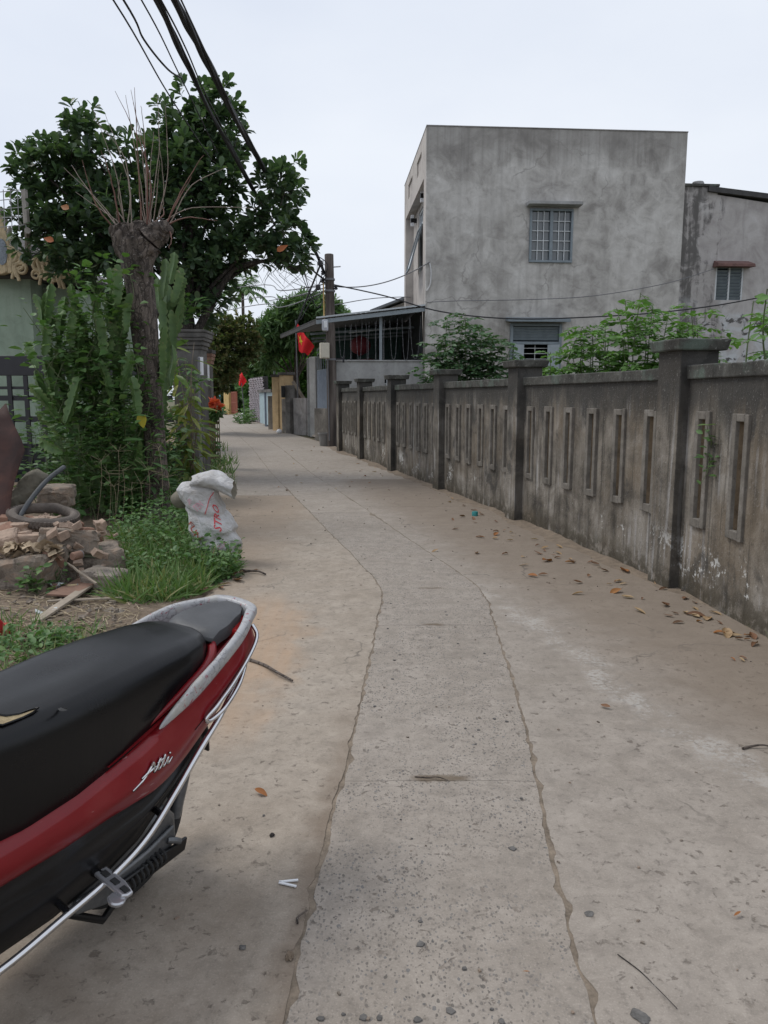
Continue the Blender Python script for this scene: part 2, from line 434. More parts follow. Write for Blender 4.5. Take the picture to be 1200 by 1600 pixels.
def road_mat(name, base_lo, base_hi, aggregate, sand):
    t = NT(name); p = t.pos(); x, y, z = t.xyz(p)
    big = t.noise(p, .45, 5, .55); med = t.noise(p, 3.2, 6, .62, .3); fi = t.noise(p, 38, 5, .7); ff = t.noise(p, 150, 3, .6)
    c = t.ramp(t.math('ADD', t.math('MULTIPLY', big, .45), t.math('MULTIPLY', med, .55)), [(.36, base_lo), (.64, base_hi)])
    c = t.mix(t.math('MULTIPLY', t.step(fi, .5, .7), .45), c, tuple(a * .5 for a in base_lo))
    c = t.mix(t.math('MULTIPLY', t.step(ff, .5, .72), .42), c, tuple(min(1, a * 1.35) for a in base_hi))
    mo = t.noise(p, 9, 6, .7, .5)
    c = t.mix(t.math('MULTIPLY', t.step(mo, .47, .66), .3), c, tuple(a * .55 for a in base_lo))
    c = t.mix(t.math('MULTIPLY', t.step(mo, .47, .34), .3), c, tuple(min(1, a * 1.25) for a in base_hi))
    pits_n = t.noise(p, 21, 5, .68, .4)
    pits = t.math('MULTIPLY', t.step(pits_n, .585, .66), t.step(med, .42, .56))
    c = t.mix(t.math('MULTIPLY', pits, .7), c, (.125, .10, .078))
    h = t.math('ADD', t.math('MULTIPLY', fi, .5), t.math('MULTIPLY', ff, .25))
    h = t.math('SUBTRACT', h, t.math('MULTIPLY', pits, .7))
    rough = .92
    if aggregate:
        warp = t.n('ShaderNodeVectorMath', {0: p, 1: t.n('ShaderNodeVectorMath', {0: t.n('ShaderNodeTexNoise', {'Vector': p, 'Scale': 40.0, 'Detail': 3.0}).outputs['Color'], 'Scale': .016}, operation='SCALE').outputs[0]}, operation='ADD').outputs[0]
        for sc, thr, seed, amt in ((78, .46, 0, .72), (46, .2, 3.3, .7), (130, .52, 6.1, .7)):
            q = t.map(warp, (1, .62 if seed else .75, 1), (seed, seed, 0))
            vn = t.n('ShaderNodeTexVoronoi', {'Vector': q, 'Scale': float(sc)}, feature='F1')
            rc = t.n('ShaderNodeSeparateColor', {0: vn.outputs['Color']})
            size = t.math('MULTIPLY', t.step(rc.outputs[0], .45, 1.0), thr)
            stone = t.step(t.math('SUBTRACT', size, vn.outputs['Distance']), 0.0, .07)
            wear = t.step(t.noise(p, 1.6, 4), .3, .55)
            scol = t.ramp(rc.outputs[1], [(0, (.06, .056, .05)), (.4, (.125, .112, .1)), (.62, (.11, .12, .13)), (.8, (.17, .145, .12)), (1, (.22, .2, .18))])
            k = t.math('MULTIPLY', stone, t.math('MULTIPLY', wear, amt))
            c = t.mix(k, c, scol); h = t.math('SUBTRACT', h, t.math('MULTIPLY', k, .25))
    if aggregate == 'strip':
        for (yc, x0, x1) in ((3.05, .12, .36), (6.33, .3, .5), (5.27, .28, .42)):
            wob_ = t.math('ADD', y, t.math('MULTIPLY', t.math('SUBTRACT', t.noise(p, 18, 4), .5), .06))
            m_ = t.math('MULTIPLY', t.step(t.math('ABSOLUTE', t.math('SUBTRACT', wob_, yc)), .035, .012), t.math('MULTIPLY', t.step(x, x0 - .03, x0 + .04), t.step(x, x1 + .03, x1 - .04)))
            c = t.mix(t.math('MULTIPLY', m_, .8), c, (.13, .095, .06))
    # sandy wash and damp earth tracked from the verge
    sx, sy = sand
    edge = t.math('ADD', x, t.math('MULTIPLY', t.math('SUBTRACT', t.noise(p, 2.0, 5), .5), .9))
    if aggregate != 'strip' and sx == 'left':
        dx = t.math('DIVIDE', t.math('SUBTRACT', edge, -.92), .42); dy = t.math('DIVIDE', t.math('SUBTRACT', y, 4.7), 1.35)
        m = t.step(t.math('ADD', t.math('MULTIPLY', dx, dx), t.math('MULTIPLY', dy, dy)), 1.5, .2)
        rut = t.noise(t.map(p, (14, 1.2, 1)), 1, 4)
        c = t.mix(t.math('MULTIPLY', m, t.math('ADD', .1, t.math('MULTIPLY', rut, .8))), c, (.42, .27, .16))
        m2 = t.math('MULTIPLY', t.step(t.noise(p, 1.4, 5, .6, .5), .47, .66), t.step(y, 3.4, 1.4))
        c = t.mix(t.math('MULTIPLY', m2, .55), c, (.185, .14, .10))
        m3 = t.math('MULTIPLY', t.step(edge, -.75, -1.5), .5)
        c = t.mix(m3, c, (.28, .21, .15))
        ln = t.step(t.math('ABSOLUTE', t.math('SUBTRACT', t.math('ADD', x, t.math('MULTIPLY', t.math('SUBTRACT', t.noise(p, 5, 3), .5), .25)), t.math('ADD', -.30, t.math('MULTIPLY', y, .045)))), .13, .02)
        c = t.mix(t.math('MULTIPLY', ln, t.math('MULTIPLY', .55, t.step(y, 4.6, 2.6))), c, (.15, .105, .07))
    if sx == 'right':
        # pale cement spill trailing down the lane, and dust towards the wall
        wob = t.math('MULTIPLY', t.math('SUBTRACT', t.noise(p, 2.6, 6, .65), .5), .55)
        cx = t.n('ShaderNodeFloatCurve', {'Value': t.math('DIVIDE', y, 10.0)})
        cv = cx.mapping.curves[0]
        for i, (a, b) in enumerate(((0, .20), (.28, .165), (.38, .135), (.48, .118), (.62, .085), (1, .0))):
            if i < 1: cv.points[0].location = (a, b)
            elif i == 5: cv.points[-1].location = (a, b)
            else: cv.points.new(a, b)
        cx.mapping.update()
        d = t.math('SUBTRACT', t.math('ADD', x, wob), t.math('MULTIPLY', cx.outputs[0], 10.0))
        m = t.math('MULTIPLY', t.step(t.math('ABSOLUTE', d), .16, .03), t.math('MULTIPLY', t.step(y, 2.2, 3.4), t.step(y, 7.0, 5.2)))
        c = t.mix(t.math('MULTIPLY', m, t.math('MULTIPLY', .6, t.step(t.math('ADD', t.math('MULTIPLY', fi, .5), t.math('MULTIPLY', med, .5)), .46, .58))), c, (.5, .475, .44))
        dust = t.math('ADD', d, t.math('MULTIPLY', t.noise(p, 4, 5), .5))
        c = t.mix(t.math('MULTIPLY', t.step(dust, .1, .95), .75), c, t.mix(med, (.16, .122, .09), (.265, .212, .16)))
    # hairline cracks
    cr = t.vor(t.n('ShaderNodeVectorMath', {0: p, 1: t.n('ShaderNodeVectorMath', {0: t.n('ShaderNodeTexNoise', {'Vector': p, 'Scale': 3.0, 'Detail': 4.0}).outputs['Color'], 'Scale': .5}, operation='SCALE').outputs[0]}, operation='ADD').outputs[0], .55, feature='DISTANCE_TO_EDGE')
    crm = t.math('MULTIPLY', t.step(cr, .006, .001), t.step(t.noise(p, .8, 3), .5, .6))
    c = t.mix(t.math('MULTIPLY', crm, .6), c, (.1, .085, .07))
    t.pbr(c, rough, t.bump(h, .7, .006))
    return t.m
M['road_left'] = road_mat('concrete_left', (.275, .23, .182), (.36, .31, .256), None, ('left', 0))
M['road_mid'] = road_mat('concrete_exposed_stone', (.262, .226, .188), (.348, .305, .262), 'strip', ('none', 0))
M['road_right'] = road_mat('concrete_right', (.262, .226, .188), (.348, .305, .262), None, ('right', 0))
M['road_far'] = road_mat('concrete_plain', (.275, .237, .198), (.355, .313, .27), None, ('none', 0))
M['dust'] = simple('swept_dust', (.21, .165, .122), .97, .35, 9, .8, .01)
M['joint'] = simple('joint_dirt', (.2, .16, .12), .97, .55, 14, .9)
M['pebble'] = simple('road_stone', (.125, .118, .11), .9, .55, 20, .3)

# --- plants
M['leaf_dark'] = foliage('leather_leaf', [(.045, .078, .048), (.065, .11, .062), (.088, .14, .075), (.055, .092, .056), (.15, .21, .11)], .4, .34, spec=.5)
M['leaf_rust'] = foliage('old_orange_leaf', [(.35, .1, .03), (.28, .13, .04)], .6, .2)
M['leaf_mid'] = foliage('weed_leaf', [(.075, .155, .05), (.115, .21, .065), (.08, .165, .06), (.16, .25, .085)], .5, .22)
M['leaf_under'] = foliage('undergrowth_leaf', [(.05, .11, .04), (.08, .155, .055), (.11, .195, .07)], .5, .2)
M['leaf_bright'] = foliage('fresh_leaf', [(.11, .22, .06), (.15, .28, .08), (.09, .18, .05), (.18, .31, .1)], .5, .28)
M['leaf_bluegreen'] = foliage('shrub_leaf', [(.06, .13, .065), (.09, .18, .08), (.05, .1, .05), (.12, .21, .09)], .5, .25)
M['leaf_yellow'] = foliage('yellowing_leaf', [(.14, .22, .06), (.25, .28, .07), (.1, .17, .06), (.36, .34, .09), (.12, .2, .07)], .45, .25)
M['leaf_gold'] = foliage('golden_leaf', [(.5, .42, .05), (.5, .4, .05)], .45, .25)
M['leaf_olive'] = foliage('olive_leaf', [(.085, .12, .05), (.13, .16, .07), (.1, .145, .055), (.18, .18, .085), (.22, .17, .09)], .55, .22)
M['leaf_far'] = foliage('far_leaf', [(.09, .165, .07), (.13, .21, .09), (.1, .18, .08), (.17, .25, .11)], .55, .25)
M['leaf_fardark'] = foliage('far_dark_leaf', [(.065, .11, .055), (.09, .14, .07), (.075, .12, .06)], .55, .2)
M['grass'] = foliage('grass_blade', [(.10, .19, .055), (.14, .24, .07), (.09, .16, .05), (.19, .26, .1), (.30, .27, .14)], .55, .25)
M['flower'] = foliage('orange_flower', [(.7, .1, .05), (.75, .16, .08), (.6, .07, .05)], .5, .25)
M['dry_orange'] = foliage('dry_orange_leaf', [(.36, .15, .05), (.33, .13, .045), (.40, .19, .07)], .7, .1)
M['dry_brown'] = foliage('dry_brown_leaf', [(.20, .10, .06), (.25, .13, .075), (.15, .085, .055)], .7, .1)
M['dry_tan'] = foliage('dry_tan_leaf', [(.40, .26, .15), (.44, .31, .19), (.36, .22, .12)], .7, .1)
t = NT('cactus_skin'); p = t.obj(); n1 = t.noise(p, 5, 5); r = t.rand()
c = t.ramp(n1, [(.3, (.05, .10, .032)), (.55, (.095, .165, .048)), (.75, (.19, .26, .08))])
c = t.mix(t.math('MULTIPLY', r, .4), c, (.08, .14, .055))
c = t.mix(t.step(t.noise(p, 11, 4), .62, .7), c, (.2, .2, .1))
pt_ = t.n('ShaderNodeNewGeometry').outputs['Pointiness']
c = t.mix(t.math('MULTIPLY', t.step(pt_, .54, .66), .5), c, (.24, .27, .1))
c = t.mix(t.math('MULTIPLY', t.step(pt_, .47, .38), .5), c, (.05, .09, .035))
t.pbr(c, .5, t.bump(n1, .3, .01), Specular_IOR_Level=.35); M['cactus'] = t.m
def bark(name, lo, hi, sc=1.0):
    t = NT(name); p = t.pos()
    n1 = t.noise(t.map(p, (1, 1, .35)), 9 * sc, 7, .7, .6); n2 = t.noise(p, 45 * sc, 5, .7); n3 = t.noise(p, 2.2, 5)
    c = t.ramp(n1, [(.36, lo), (.5, tuple((a + b) / 2 for a, b in zip(lo, hi))), (.62, hi)])
    c = t.mix(t.math('MULTIPLY', t.step(n3, .48, .6), .45), c, tuple(a * 1.45 for a in hi))
    fis = t.vor(t.n('ShaderNodeVectorMath', {0: t.map(p, (1, 1, .28)), 1: t.n('ShaderNodeVectorMath', {0: t.n('ShaderNodeTexNoise', {'Vector': p, 'Scale': 7.0, 'Detail': 4.0}).outputs['Color'], 'Scale': .12}, operation='SCALE').outputs[0]}, operation='ADD').outputs[0], 15 * sc, feature='DISTANCE_TO_EDGE')
    c = t.mix(t.math('MULTIPLY', t.step(fis, .12, .02), .75), c, tuple(a * .55 for a in lo))
    c = t.mix(t.math('MULTIPLY', t.step(n2, .6, .66), .7), c, (.36, .33, .3))
    t.pbr(c, .95, t.bump(t.math('ADD', n1, t.math('MULTIPLY', n2, .4)), .9, .03)); return t.m
M['bark'] = bark('pollard_bark', (.04, .031, .026), (.15, .122, .102))
M['bark_dark'] = bark('dark_bark', (.028, .023, .02), (.075, .062, .055))
M['twig'] = simple('red_brown_shoot', (.17, .085, .065), .7, .4, 6)
M['twig_grey'] = simple('grey_brown_shoot', (.27, .22, .185), .8, .3, 6)
M['stem'] = simple('green_stem', (.1, .13, .055), .7, .3, 6)
M['wood_pole'] = None
t = NT('pole_concrete'); p = t.pos(); n1 = t.noise(t.map(p, (3, 3, .35)), 1.6, 6, .65); n2 = t.noise(p, 30, 4)
c = t.ramp(n1, [(.36, (.035, .028, .025)), (.5, (.08, .064, .056)), (.64, (.15, .128, .115))])
t.pbr(c, .9, t.bump(n2, .4, .01)); M['pole'] = t.m

# --- things
M['cable'] = simple('black_cable', (.022, .022, .026), .6, .2, 5)
M['cable_grey'] = simple('grey_cable', (.16, .16, .17), .6, .2, 5)
M['cable_white'] = simple('pale_cable', (.55, .55, .55), .6, .15, 5)
M['steel_paint'] = simple('grey_blue_painted_steel', (.25, .285, .31), .5, .15, 6, .1)
M['shutter'] = simple('blue_grey_shutter', (.19, .225, .25), .5, .2, 6, .1)
M['shutter_pale'] = simple('pale_blue_panel', (.33, .37, .40), .5, .12, 6, .1)
M['bar_white'] = simple('pale_window_bar', (.55, .57, .58), .5, .12, 6, .1)
t = NT('window_glass'); t.pbr((.10, .115, .125), .1, None, Specular_IOR_Level=.8); M['glass'] = t.m
t = NT('bright_glass'); t.pbr((.42, .46, .5), .12, None, Specular_IOR_Level=.8); M['glass_pale'] = t.m
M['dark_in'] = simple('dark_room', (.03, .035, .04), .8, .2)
M['green_in'] = simple('green_door_paint', (.03, .075, .065), .6, .2)
M['sheet_roof'] = simple('roof_sheet', (.16, .17, .18), .55, .25, 2.0)
M['roof_edge'] = simple('pale_roof_edge', (.50, .53, .55), .45, .15, 3)
M['red_lantern'] = simple('red_cloth', (.13, .012, .018), .7, .2)
M['red_awning'] = simple('red_brown_slab', (.155, .085, .075), .9, .4, 6, .5, .01)
M['flag_red'] = simple('flag_red', (.80, .022, .03), .75, .1, 4, .1)
M['flag_yellow'] = simple('flag_yellow', (.8, .62, .04), .7, .05)
M['box_beige'] = simple('beige_box', (.55, .51, .42), .5, .12, 5, .1)
M['box_grey'] = simple('grey_meter_box', (.45, .46, .5), .45, .12, 5, .1)
M['gate_blue'] = simple('blue_grey_gate', (.2, .235, .29), .5, .2, 5, .1)
M['door_blue'] = simple('pale_blue_door', (.33, .43, .46), .6, .25, 3, .2)
M['yellow_wall'] = simple('ochre_wall', (.5, .36, .2), .85, .25, 2.5, .2)
M['yellow_gate'] = simple('yellow_gate_paint', (.6, .42, .17), .7, .15, 3)
M['red_iron'] = simple('red_brown_gate', (.28, .085, .05), .6, .2, 3)
M['stone_block'] = simple('ledge_stone', (.27, .24, .255), .85, .35, 5, .5, .02)
M['mortar'] = simple('dark_mortar', (.06, .055, .055), .95, .3)
M['plain_conc'] = stucco('low_wall_cement', (.42, .385, .34), (.27, .245, .215), (.10, .09, .08), .8, 21.0)
M['plastic_bin'] = simple('grey_plastic', (.24, .235, .23), .6, .2, 5)
M['house_green'] = stucco('pale_green_wall', (.36, .44, .35), (.30, .38, .295), (.2, .25, .19), .4, 31.0)
M['cream_wall'] = stucco('cream_wall', (.5, .47, .36), (.42, .38, .28), (.3, .27, .2), .3, 41.0)
M['roof_tile'] = simple('dark_roof_tile', (.085, .08, .08), .85, .5, 4, .5, .01)
M['eave'] = simple('dark_eave', (.055, .053, .052), .85, .4, 4)
M['ornament'] = simple('ochre_plaster', (.50, .40, .25), .85, .3, 9, .4)
M['ornament_grey'] = simple('grey_plaster', (.3, .28, .25), .9, .3, 9, .4)
M['mosaic'] = simple('blue_grey_mosaic', (.2, .23, .26), .5, .5, 30, .4)
M['black_gate'] = simple('black_gate_paint', (.018, .018, .022), .45, .3, 6, .1)
M['pillar_old'] = stucco('mouldy_pillar', (.2, .19, .175), (.105, .098, .09), (.042, .04, .037), .7, 51.0)
M['brick'] = simple('old_brick', (.26, .15, .105), .92, .4, 12, .6, .006)
M['brick_pale'] = simple('dusty_brick', (.34, .25, .19), .95, .35, 10, .7, .006)
t = NT('broken_mortar_brick'); p = t.obj(); n1 = t.noise(p, 9, 6, .7, .5); n2 = t.noise(p, 45, 4, .7)
c = t.ramp(n1, [(.32, (.11, .088, .07)), (.5, (.25, .21, .17)), (.62, (.29, .215, .16)), (.78, (.36, .32, .27))])
t.pbr(c, .96, t.bump(t.math('ADD', n1, t.math('MULTIPLY', n2, .6)), .9, .02)); M['rubble'] = t.m
M['rubble_grey'] = simple('old_concrete_lump', (.25, .215, .18), .96, .45, 7, .9, .02)
M['green_face'] = simple('mossy_face', (.12, .13, .085), .95, .4, 8, .6)
t = NT('rusty_sheet'); p = t.pos(); n1 = t.noise(p, 3.5, 6, .65, .4); n2 = t.noise(p, 28, 5)
c = t.ramp(n1, [(.3, (.03, .016, .014)), (.55, (.062, .027, .021)), (.75, (.12, .05, .032))])
t.pbr(c, .75, t.bump(n2, .4, .006)); M['rust'] = t.m
M['tyre'] = simple('dusty_rubber', (.12, .10, .085), .85, .45, 6, .5, .004)
M['pipe'] = simple('grey_pipe', (.055, .06, .065), .6, .3, 6, .1)
M['tarp'] = simple('dirty_tarp', (.16, .145, .11), .8, .35, 5, .5, .01)
M['board'] = simple('grey_board', (.31, .26, .205), .9, .3, 4, .5, .004)
M['board_red'] = simple('brown_plywood', (.21, .125, .09), .9, .3, 5, .4, .004)
M['paper'] = simple('paper_scrap', (.55, .58, .57), .8, .2, 9, .2)
M['foam'] = simple('yellow_foam', (.33, .26, .15), .9, .3, 20, .7)
M['straw'] = simple('dry_straw', (.38, .31, .21), .95, .35, 8, .4)
M['red_plastic'] = simple('red_plastic', (.5, .035, .04), .4, .15, 5, .05)
t = NT('woven_sack'); p = t.obj(); n1 = t.noise(p, 6, 5); wv = t.n('ShaderNodeTexWave', {'Vector': p, 'Scale': 90.0, 'Distortion': 1.0}).outputs['Fac']
c = t.ramp(n1, [(.3, (.42, .40, .38)), (.55, (.58, .575, .57)), (.75, (.66, .66, .67))])
c = t.mix(t.math('MULTIPLY', t.step(t.noise(p, 3, 5), .55, .7), .4), c, (.42, .35, .27))
cru = t.n('ShaderNodeTexVoronoi', {'Vector': t.n('ShaderNodeVectorMath', {0: p, 1: t.n('ShaderNodeVectorMath', {0: t.n('ShaderNodeTexNoise', {'Vector': p, 'Scale': 5.0, 'Detail': 4.0}).outputs['Color'], 'Scale': .25}, operation='SCALE').outputs[0]}, operation='ADD').outputs[0], 'Scale': 9.0}, feature='DISTANCE_TO_EDGE').outputs['Distance']
rid = t.math('ABSOLUTE', t.math('SUBTRACT', t.noise(t.map(p, (1, 1, 1.8)), 7, 5, .6, .6), .5))
hh = t.math('ADD', t.math('MULTIPLY', wv, .08), t.math('ADD', t.math('MULTIPLY', t.math('MINIMUM', cru, .18), 2.2), t.math('MULTIPLY', rid, 2.5)))
c = t.mix(t.math('MULTIPLY', t.step(t.noise(p, 11, 5, .7), .5, .7), .35), c, (.36, .31, .25))
t.pbr(c, .5, t.bump(hh, .6, .03)); M['sack'] = t.m
M['ink_red'] = simple('red_ink', (.55, .05, .06), .6, .15, 20)
M['ink_brown'] = simple('red_brown_ink', (.33, .08, .05), .6, .2, 20)
M['ink_pink'] = simple('faded_pink_ink', (.62, .35, .4), .6, .15, 20)
# scooter
t = NT('red_paint'); p = t.obj(); n1 = t.noise(p, 8, 4); sc1 = t.noise(t.map(p, (30, 4, 18)), 3, 3)
c = t.ramp(n1, [(.3, (.18, .006, .01)), (.7, (.22, .008, .013))])
c = t.mix(t.math('MULTIPLY', t.step(sc1, .69, .72), .5), c, (.45, .3, .3))
c = t.mix(t.math('MULTIPLY', t.step(n1, .5, .7), .04), c, (.3, .22, .18))
t.pbr(c, .3, None, Coat_Weight=.15, Coat_Roughness=t.math('ADD', .05, t.math('MULTIPLY', n1, .22)), Specular_IOR_Level=.35); M['red_paint'] = t.m
t = NT('worn_grey_plastic'); p = t.obj()
n1 = t.noise(p, 26, 6, .6, 1.4); n2 = t.noise(p, 9, 4, .6, .8); n3 = t.noise(p, 60, 3)
c = t.ramp(n3, [(.3, (.33, .33, .335)), (.7, (.42, .42, .425))])
flake = t.n('ShaderNodeTexVoronoi', {'Vector': t.n('ShaderNodeVectorMath', {0: p, 1: t.n('ShaderNodeVectorMath', {0: t.n('ShaderNodeTexNoise', {'Vector': p, 'Scale': 18.0, 'Detail': 4.0}).outputs['Color'], 'Scale': .07}, operation='SCALE').outputs[0]}, operation='ADD').outputs[0], 'Scale': 34.0}, feature='DISTANCE_TO_EDGE').outputs['Distance']
fl = t.math('MULTIPLY', t.step(flake, .05, .015), t.step(n2, .42, .52))
c = t.mix(t.math('MULTIPLY', fl, .6), c, (.09, .08, .085))
c = t.mix(t.step(n1, .61, .65), c, (.30, .03, .06))
c = t.mix(t.math('MULTIPLY', t.step(t.noise(p, 5, 3), .52, .66), .5), c, (.52, .49, .40))
t.pbr(c, .4, t.bump(fl, -.3, .002)); M['grey_plastic'] = t.m
t = NT('black_vinyl'); p = t.obj(); vo = t.vor(p, 420, feature='DISTANCE_TO_EDGE'); n1 = t.noise(p, 7, 5); n2 = t.noise(t.map(p, (6, 60, 6)), 2.0, 4)
dust = t.step(t.noise(p, 4, 5), .42, .7)
c = t.mix(t.math('MULTIPLY', dust, .25), (.003, .003, .0038), (.009, .009, .009))
t.pbr(c, t.math('ADD', .2, t.math('MULTIPLY', n1, .2)), t.bump(t.math('ADD', t.math('MULTIPLY', vo, .35), t.math('ADD', n1, t.math('MULTIPLY', n2, .8))), .1, .005), Specular_IOR_Level=.36); M['vinyl'] = t.m
M['black_plastic'] = simple('black_plastic', (.004, .004, .005), .33, .4, 6, .12, .004)
M['pad'] = simple('dark_grey_pad', (.06, .062, .066), .5, .25, 14, .25, .002)
t = NT('chrome'); n1 = t.noise(t.obj(), 30, 4); t.pbr((.66, .66, .67), t.math('ADD', .07, t.math('MULTIPLY', t.step(n1, .45, .75), .25)), None, Metallic=1.0); M['chrome'] = t.m
M['bright_alloy'] = simple('bright_alloy', (.5, .5, .52), .25, .12, 9, .1, .002, Metallic=.7)
M['alloy'] = simple('dull_alloy', (.16, .165, .17), .45, .35, 9, .3, .004, Metallic=.7)
M['rubber'] = simple('black_rubber', (.02, .02, .02), .8, .3, 9)
M['amber'] = simple('amber_lens', (.6, .2, .02), .2, .1)
M['red_lens'] = simple('red_lens', (.45, .02, .02), .15, .1)
M['white_plastic'] = simple('white_scrap', (.75, .76, .78), .4, .06, 9)
M['teal_plastic'] = simple('teal_cap', (.03, .25, .25), .4, .1)
M['thorn_wire'] = simple('wire', (.3, .3, .3), .6, .2)
# ------------------------------------------------------------------ ground and road
def nz(x, y, s=1.0, k=0.0): return mnoise.noise(Vector((x * s + k, y * s - k, k * 1.7)))

mb = MB(); G_ = 400
xs = [-G_, -120, -60, -30, -15, 0, 15, 30, 60, 120, G_]; ys = [-60, -20, 0, 20, 40, 60, 90, 140, 220, 400]
mb.grid([[(x, y, -.08) for x in xs] for y in ys])
tag(mb.build('ground', M['land']), kind='structure')

LE = ([-8, 2, 4.5, 6.8, 10.5, 16.5, 24, 34, 49, 85], [-1.95, -1.75, -1.6, -1.35, -2.3, -3.75, -5.3, -7.6, -11.3, -20.0])
LJ = ([-8, 2, 3.2, 5.3, 6.3, 7.6, 10.7, 16.5, 24, 34, 49, 85], [-.36, -.26, -.16, -.05, 0, -.3, -1.05, -2.45, -4.1, -6.5, -10.3, -18.8])
RJ = ([-8, 2, 3.6, 6.3, 8.3, 10.7, 16.5, 24, 34, 49, 85], [.36, .55, .7, .84, .35, -.2, -1.6, -3.2, -5.5, -9.3, -17.5])
RE = ([-8, 5, 6.5, 10, 13.4, 16.7, 20, 22.9, 25.5, 34, 49, 85], [2.85, 2.75, 2.5, 1.75, 1.0, .2, -.55, -1.3, -1.85, -4.35, -8.0, -16.5])
def smooth_fun(tab):
    ys_, xs_ = tab
    def f(y): return .25 * lerp(ys_, xs_, y - .35) + .5 * lerp(ys_, xs_, y) + .25 * lerp(ys_, xs_, y + .35)
    return f
fLE, fLJ, fRJ, fRE = map(smooth_fun, (LE, LJ, RJ, RE))

road = empty('road', (0, 10, -.05), kind='structure')
mb = MB()
yy = np.arange(-8, 86, .8)
mb.grid([[(fLE(y) - .02, y, -.004), (fRE(y) + .25, y, -.004)] for y in yy])
mb.build('joint_filler', M['joint'], road)
def slab(fa, fb, y0, y1, mat, ga, gb, gy, nx, dz=0.0):
    step = .028 if y1 < 9 else .08 if y1 < 14 else .4
    n = max(2, int((y1 - y0) / step)); P = []
    for i in range(n + 1):
        y = y0 + (y1 - y0) * i / n
        if i == 0: y += gy
        if i == n: y -= gy
        row = []
        wa = .012 * nz(0, y, 3, 3) + .007 * nz(0, y, 15, 1)
        wb = .012 * nz(0, y, 3, 3 if fb is not fRJ else 9) + .007 * nz(0, y, 15, 1 if fb is not fRJ else 5)
        if fa is fRJ: wa = .012 * nz(0, y, 3, 9) + .007 * nz(0, y, 15, 5)
        chip = lambda k: max(0, nz(k, y, 11, k) - .12) * .03 + max(0, nz(k, y, 27, k + 2) - .1) * .014 + max(0, nz(k, y, 1.1, k + 5) - .25) * .03
        a = fa(y) + (ga * (1 + .8 * nz(1, y, 3, 2)) + chip(2) if ga else 0) + wa; b = fb(y) - (gb * (1 + .8 * nz(1, y, 3, 7)) + chip(7) if gb else 0) + wb
        row.append((a, y, -.03))
        for j in range(nx + 1):
            t = j / nx; x = a + (b - a) * t
            e = .0015 if j in (0, nx) else 0
            ex = .0025 * (1 if j == 0 else -1 if j == nx else 0)
            yy_ = y + ((.006 * nz(x, y, 6, 4) + .004 * nz(x, y, 25, 4)) if i in (0, n) else 0)
            row.append((x + ex, yy_, dz + .003 * nz(x, y, .9, 5) + .0015 * nz(x, y, 6, 8) - e))
        row.append((b, y, -.03))
        P.append(row)
    f0 = [(x, y - .002, -.03) for x, y, z in P[0]]; f1 = [(x, y + .002, -.03) for x, y, z in P[-1]]
    m = MB(); m.grid([f0] + P + [f1])
    return m.build('concrete_slab', mat, road, smooth=35)
def run(fa, fb, cuts, mats, ga, gb, gy, nx):
    for a, b in zip(cuts[:-1], cuts[1:]):
        slab(fa, fb, a, b, mats(a), ga, gb, gy, nx, dz=.002 * nz(a, b, 3, 1))
run(fLE, fLJ, [-8, -1.5, 8.6, 12.5, 17, 22, 28, 36, 46, 60, 86], lambda a: M['road_left'] if a < 12 else M['road_far'], 0, .0012, .0012, 8)
run(fLJ, fRJ, [-8, -.6, 3.03, 5.26, 6.32, 8.3, 10.6, 13.2, 16.6, 21, 27, 36, 46, 60, 86], lambda a: M['road_mid'] if a < 10 else M['road_far'], .0012, .0012, .0012, 6)
run(fRJ, lambda y: fRE(y) + .22, [-8, -2.2, 7.4, 11.2, 15, 19.5, 24.5, 31, 38, 48, 60, 86], lambda a: M['road_right'] if a < 12 else M['road_far'], .0012, 0, .0012, 10)

# earthy verge left of the road, rough, rising under the rubble
def verge_z(x, y):
    e = fLE(y) - x
    ramp = min(1.0, max(0.0, (e + .06) / .5))
    z = -.035 + ramp * (.045 + .05 * nz(x, y, .9, 2) + .028 * nz(x, y, 3.1, 4) + .014 * nz(x, y, 9, 7))
    d = math.hypot((x + 3.5) / 1.5, (y - 7.6) / 1.3)
    return z + .16 * max(0, 1 - d) * ramp
mb = MB(); P = []
for y in np.concatenate([np.arange(-6, 3, .5), np.arange(3, 11, .09), np.arange(11, 40, .6)]):
    e = fLE(y)
    P.append([(e - u, y, verge_z(e - u, y)) for u in (-.06, 0, .05, .1, .16, .22, .3, .38, .46, .54, .62, .7, .78, .86, .94, 1.02, 1.1, 1.2, 1.3, 1.4, 1.5, 1.62, 1.74, 1.86, 2.0, 2.2, 2.5, 2.9, 3.5, 4.5, 6, 9, 14)])
mb.grid(P); tag(mb.build('verge', M['earth'], smooth=180), kind='structure')
# dirt swept against the foot of the boundary wall
mb = MB(); P = []
for y in np.arange(2.6, 25, .08):
    w = .2 + .16 * nz(0, y, .8, 3) + .1 * nz(0, y, 3.2, 6); h = .016 + .02 * nz(2, y, 1.7, 2) + .014 * nz(2, y, 6, 2)
    b = fRE(y) + .26
    P.append([(b - .26 - w * k, y, .001 + max(0, h) * (1 - k) ** 1.6 + (.006 * nz(k * 3, y, 7, 3) if 0 < k < 1 else 0) - (.008 if k == 1 else 0)) for k in (-.6, 0, .15, .3, .5, .75, 1)])
mb.grid(P); tag(mb.build('dirt_bank', M['dust'], smooth=180), kind='structure')

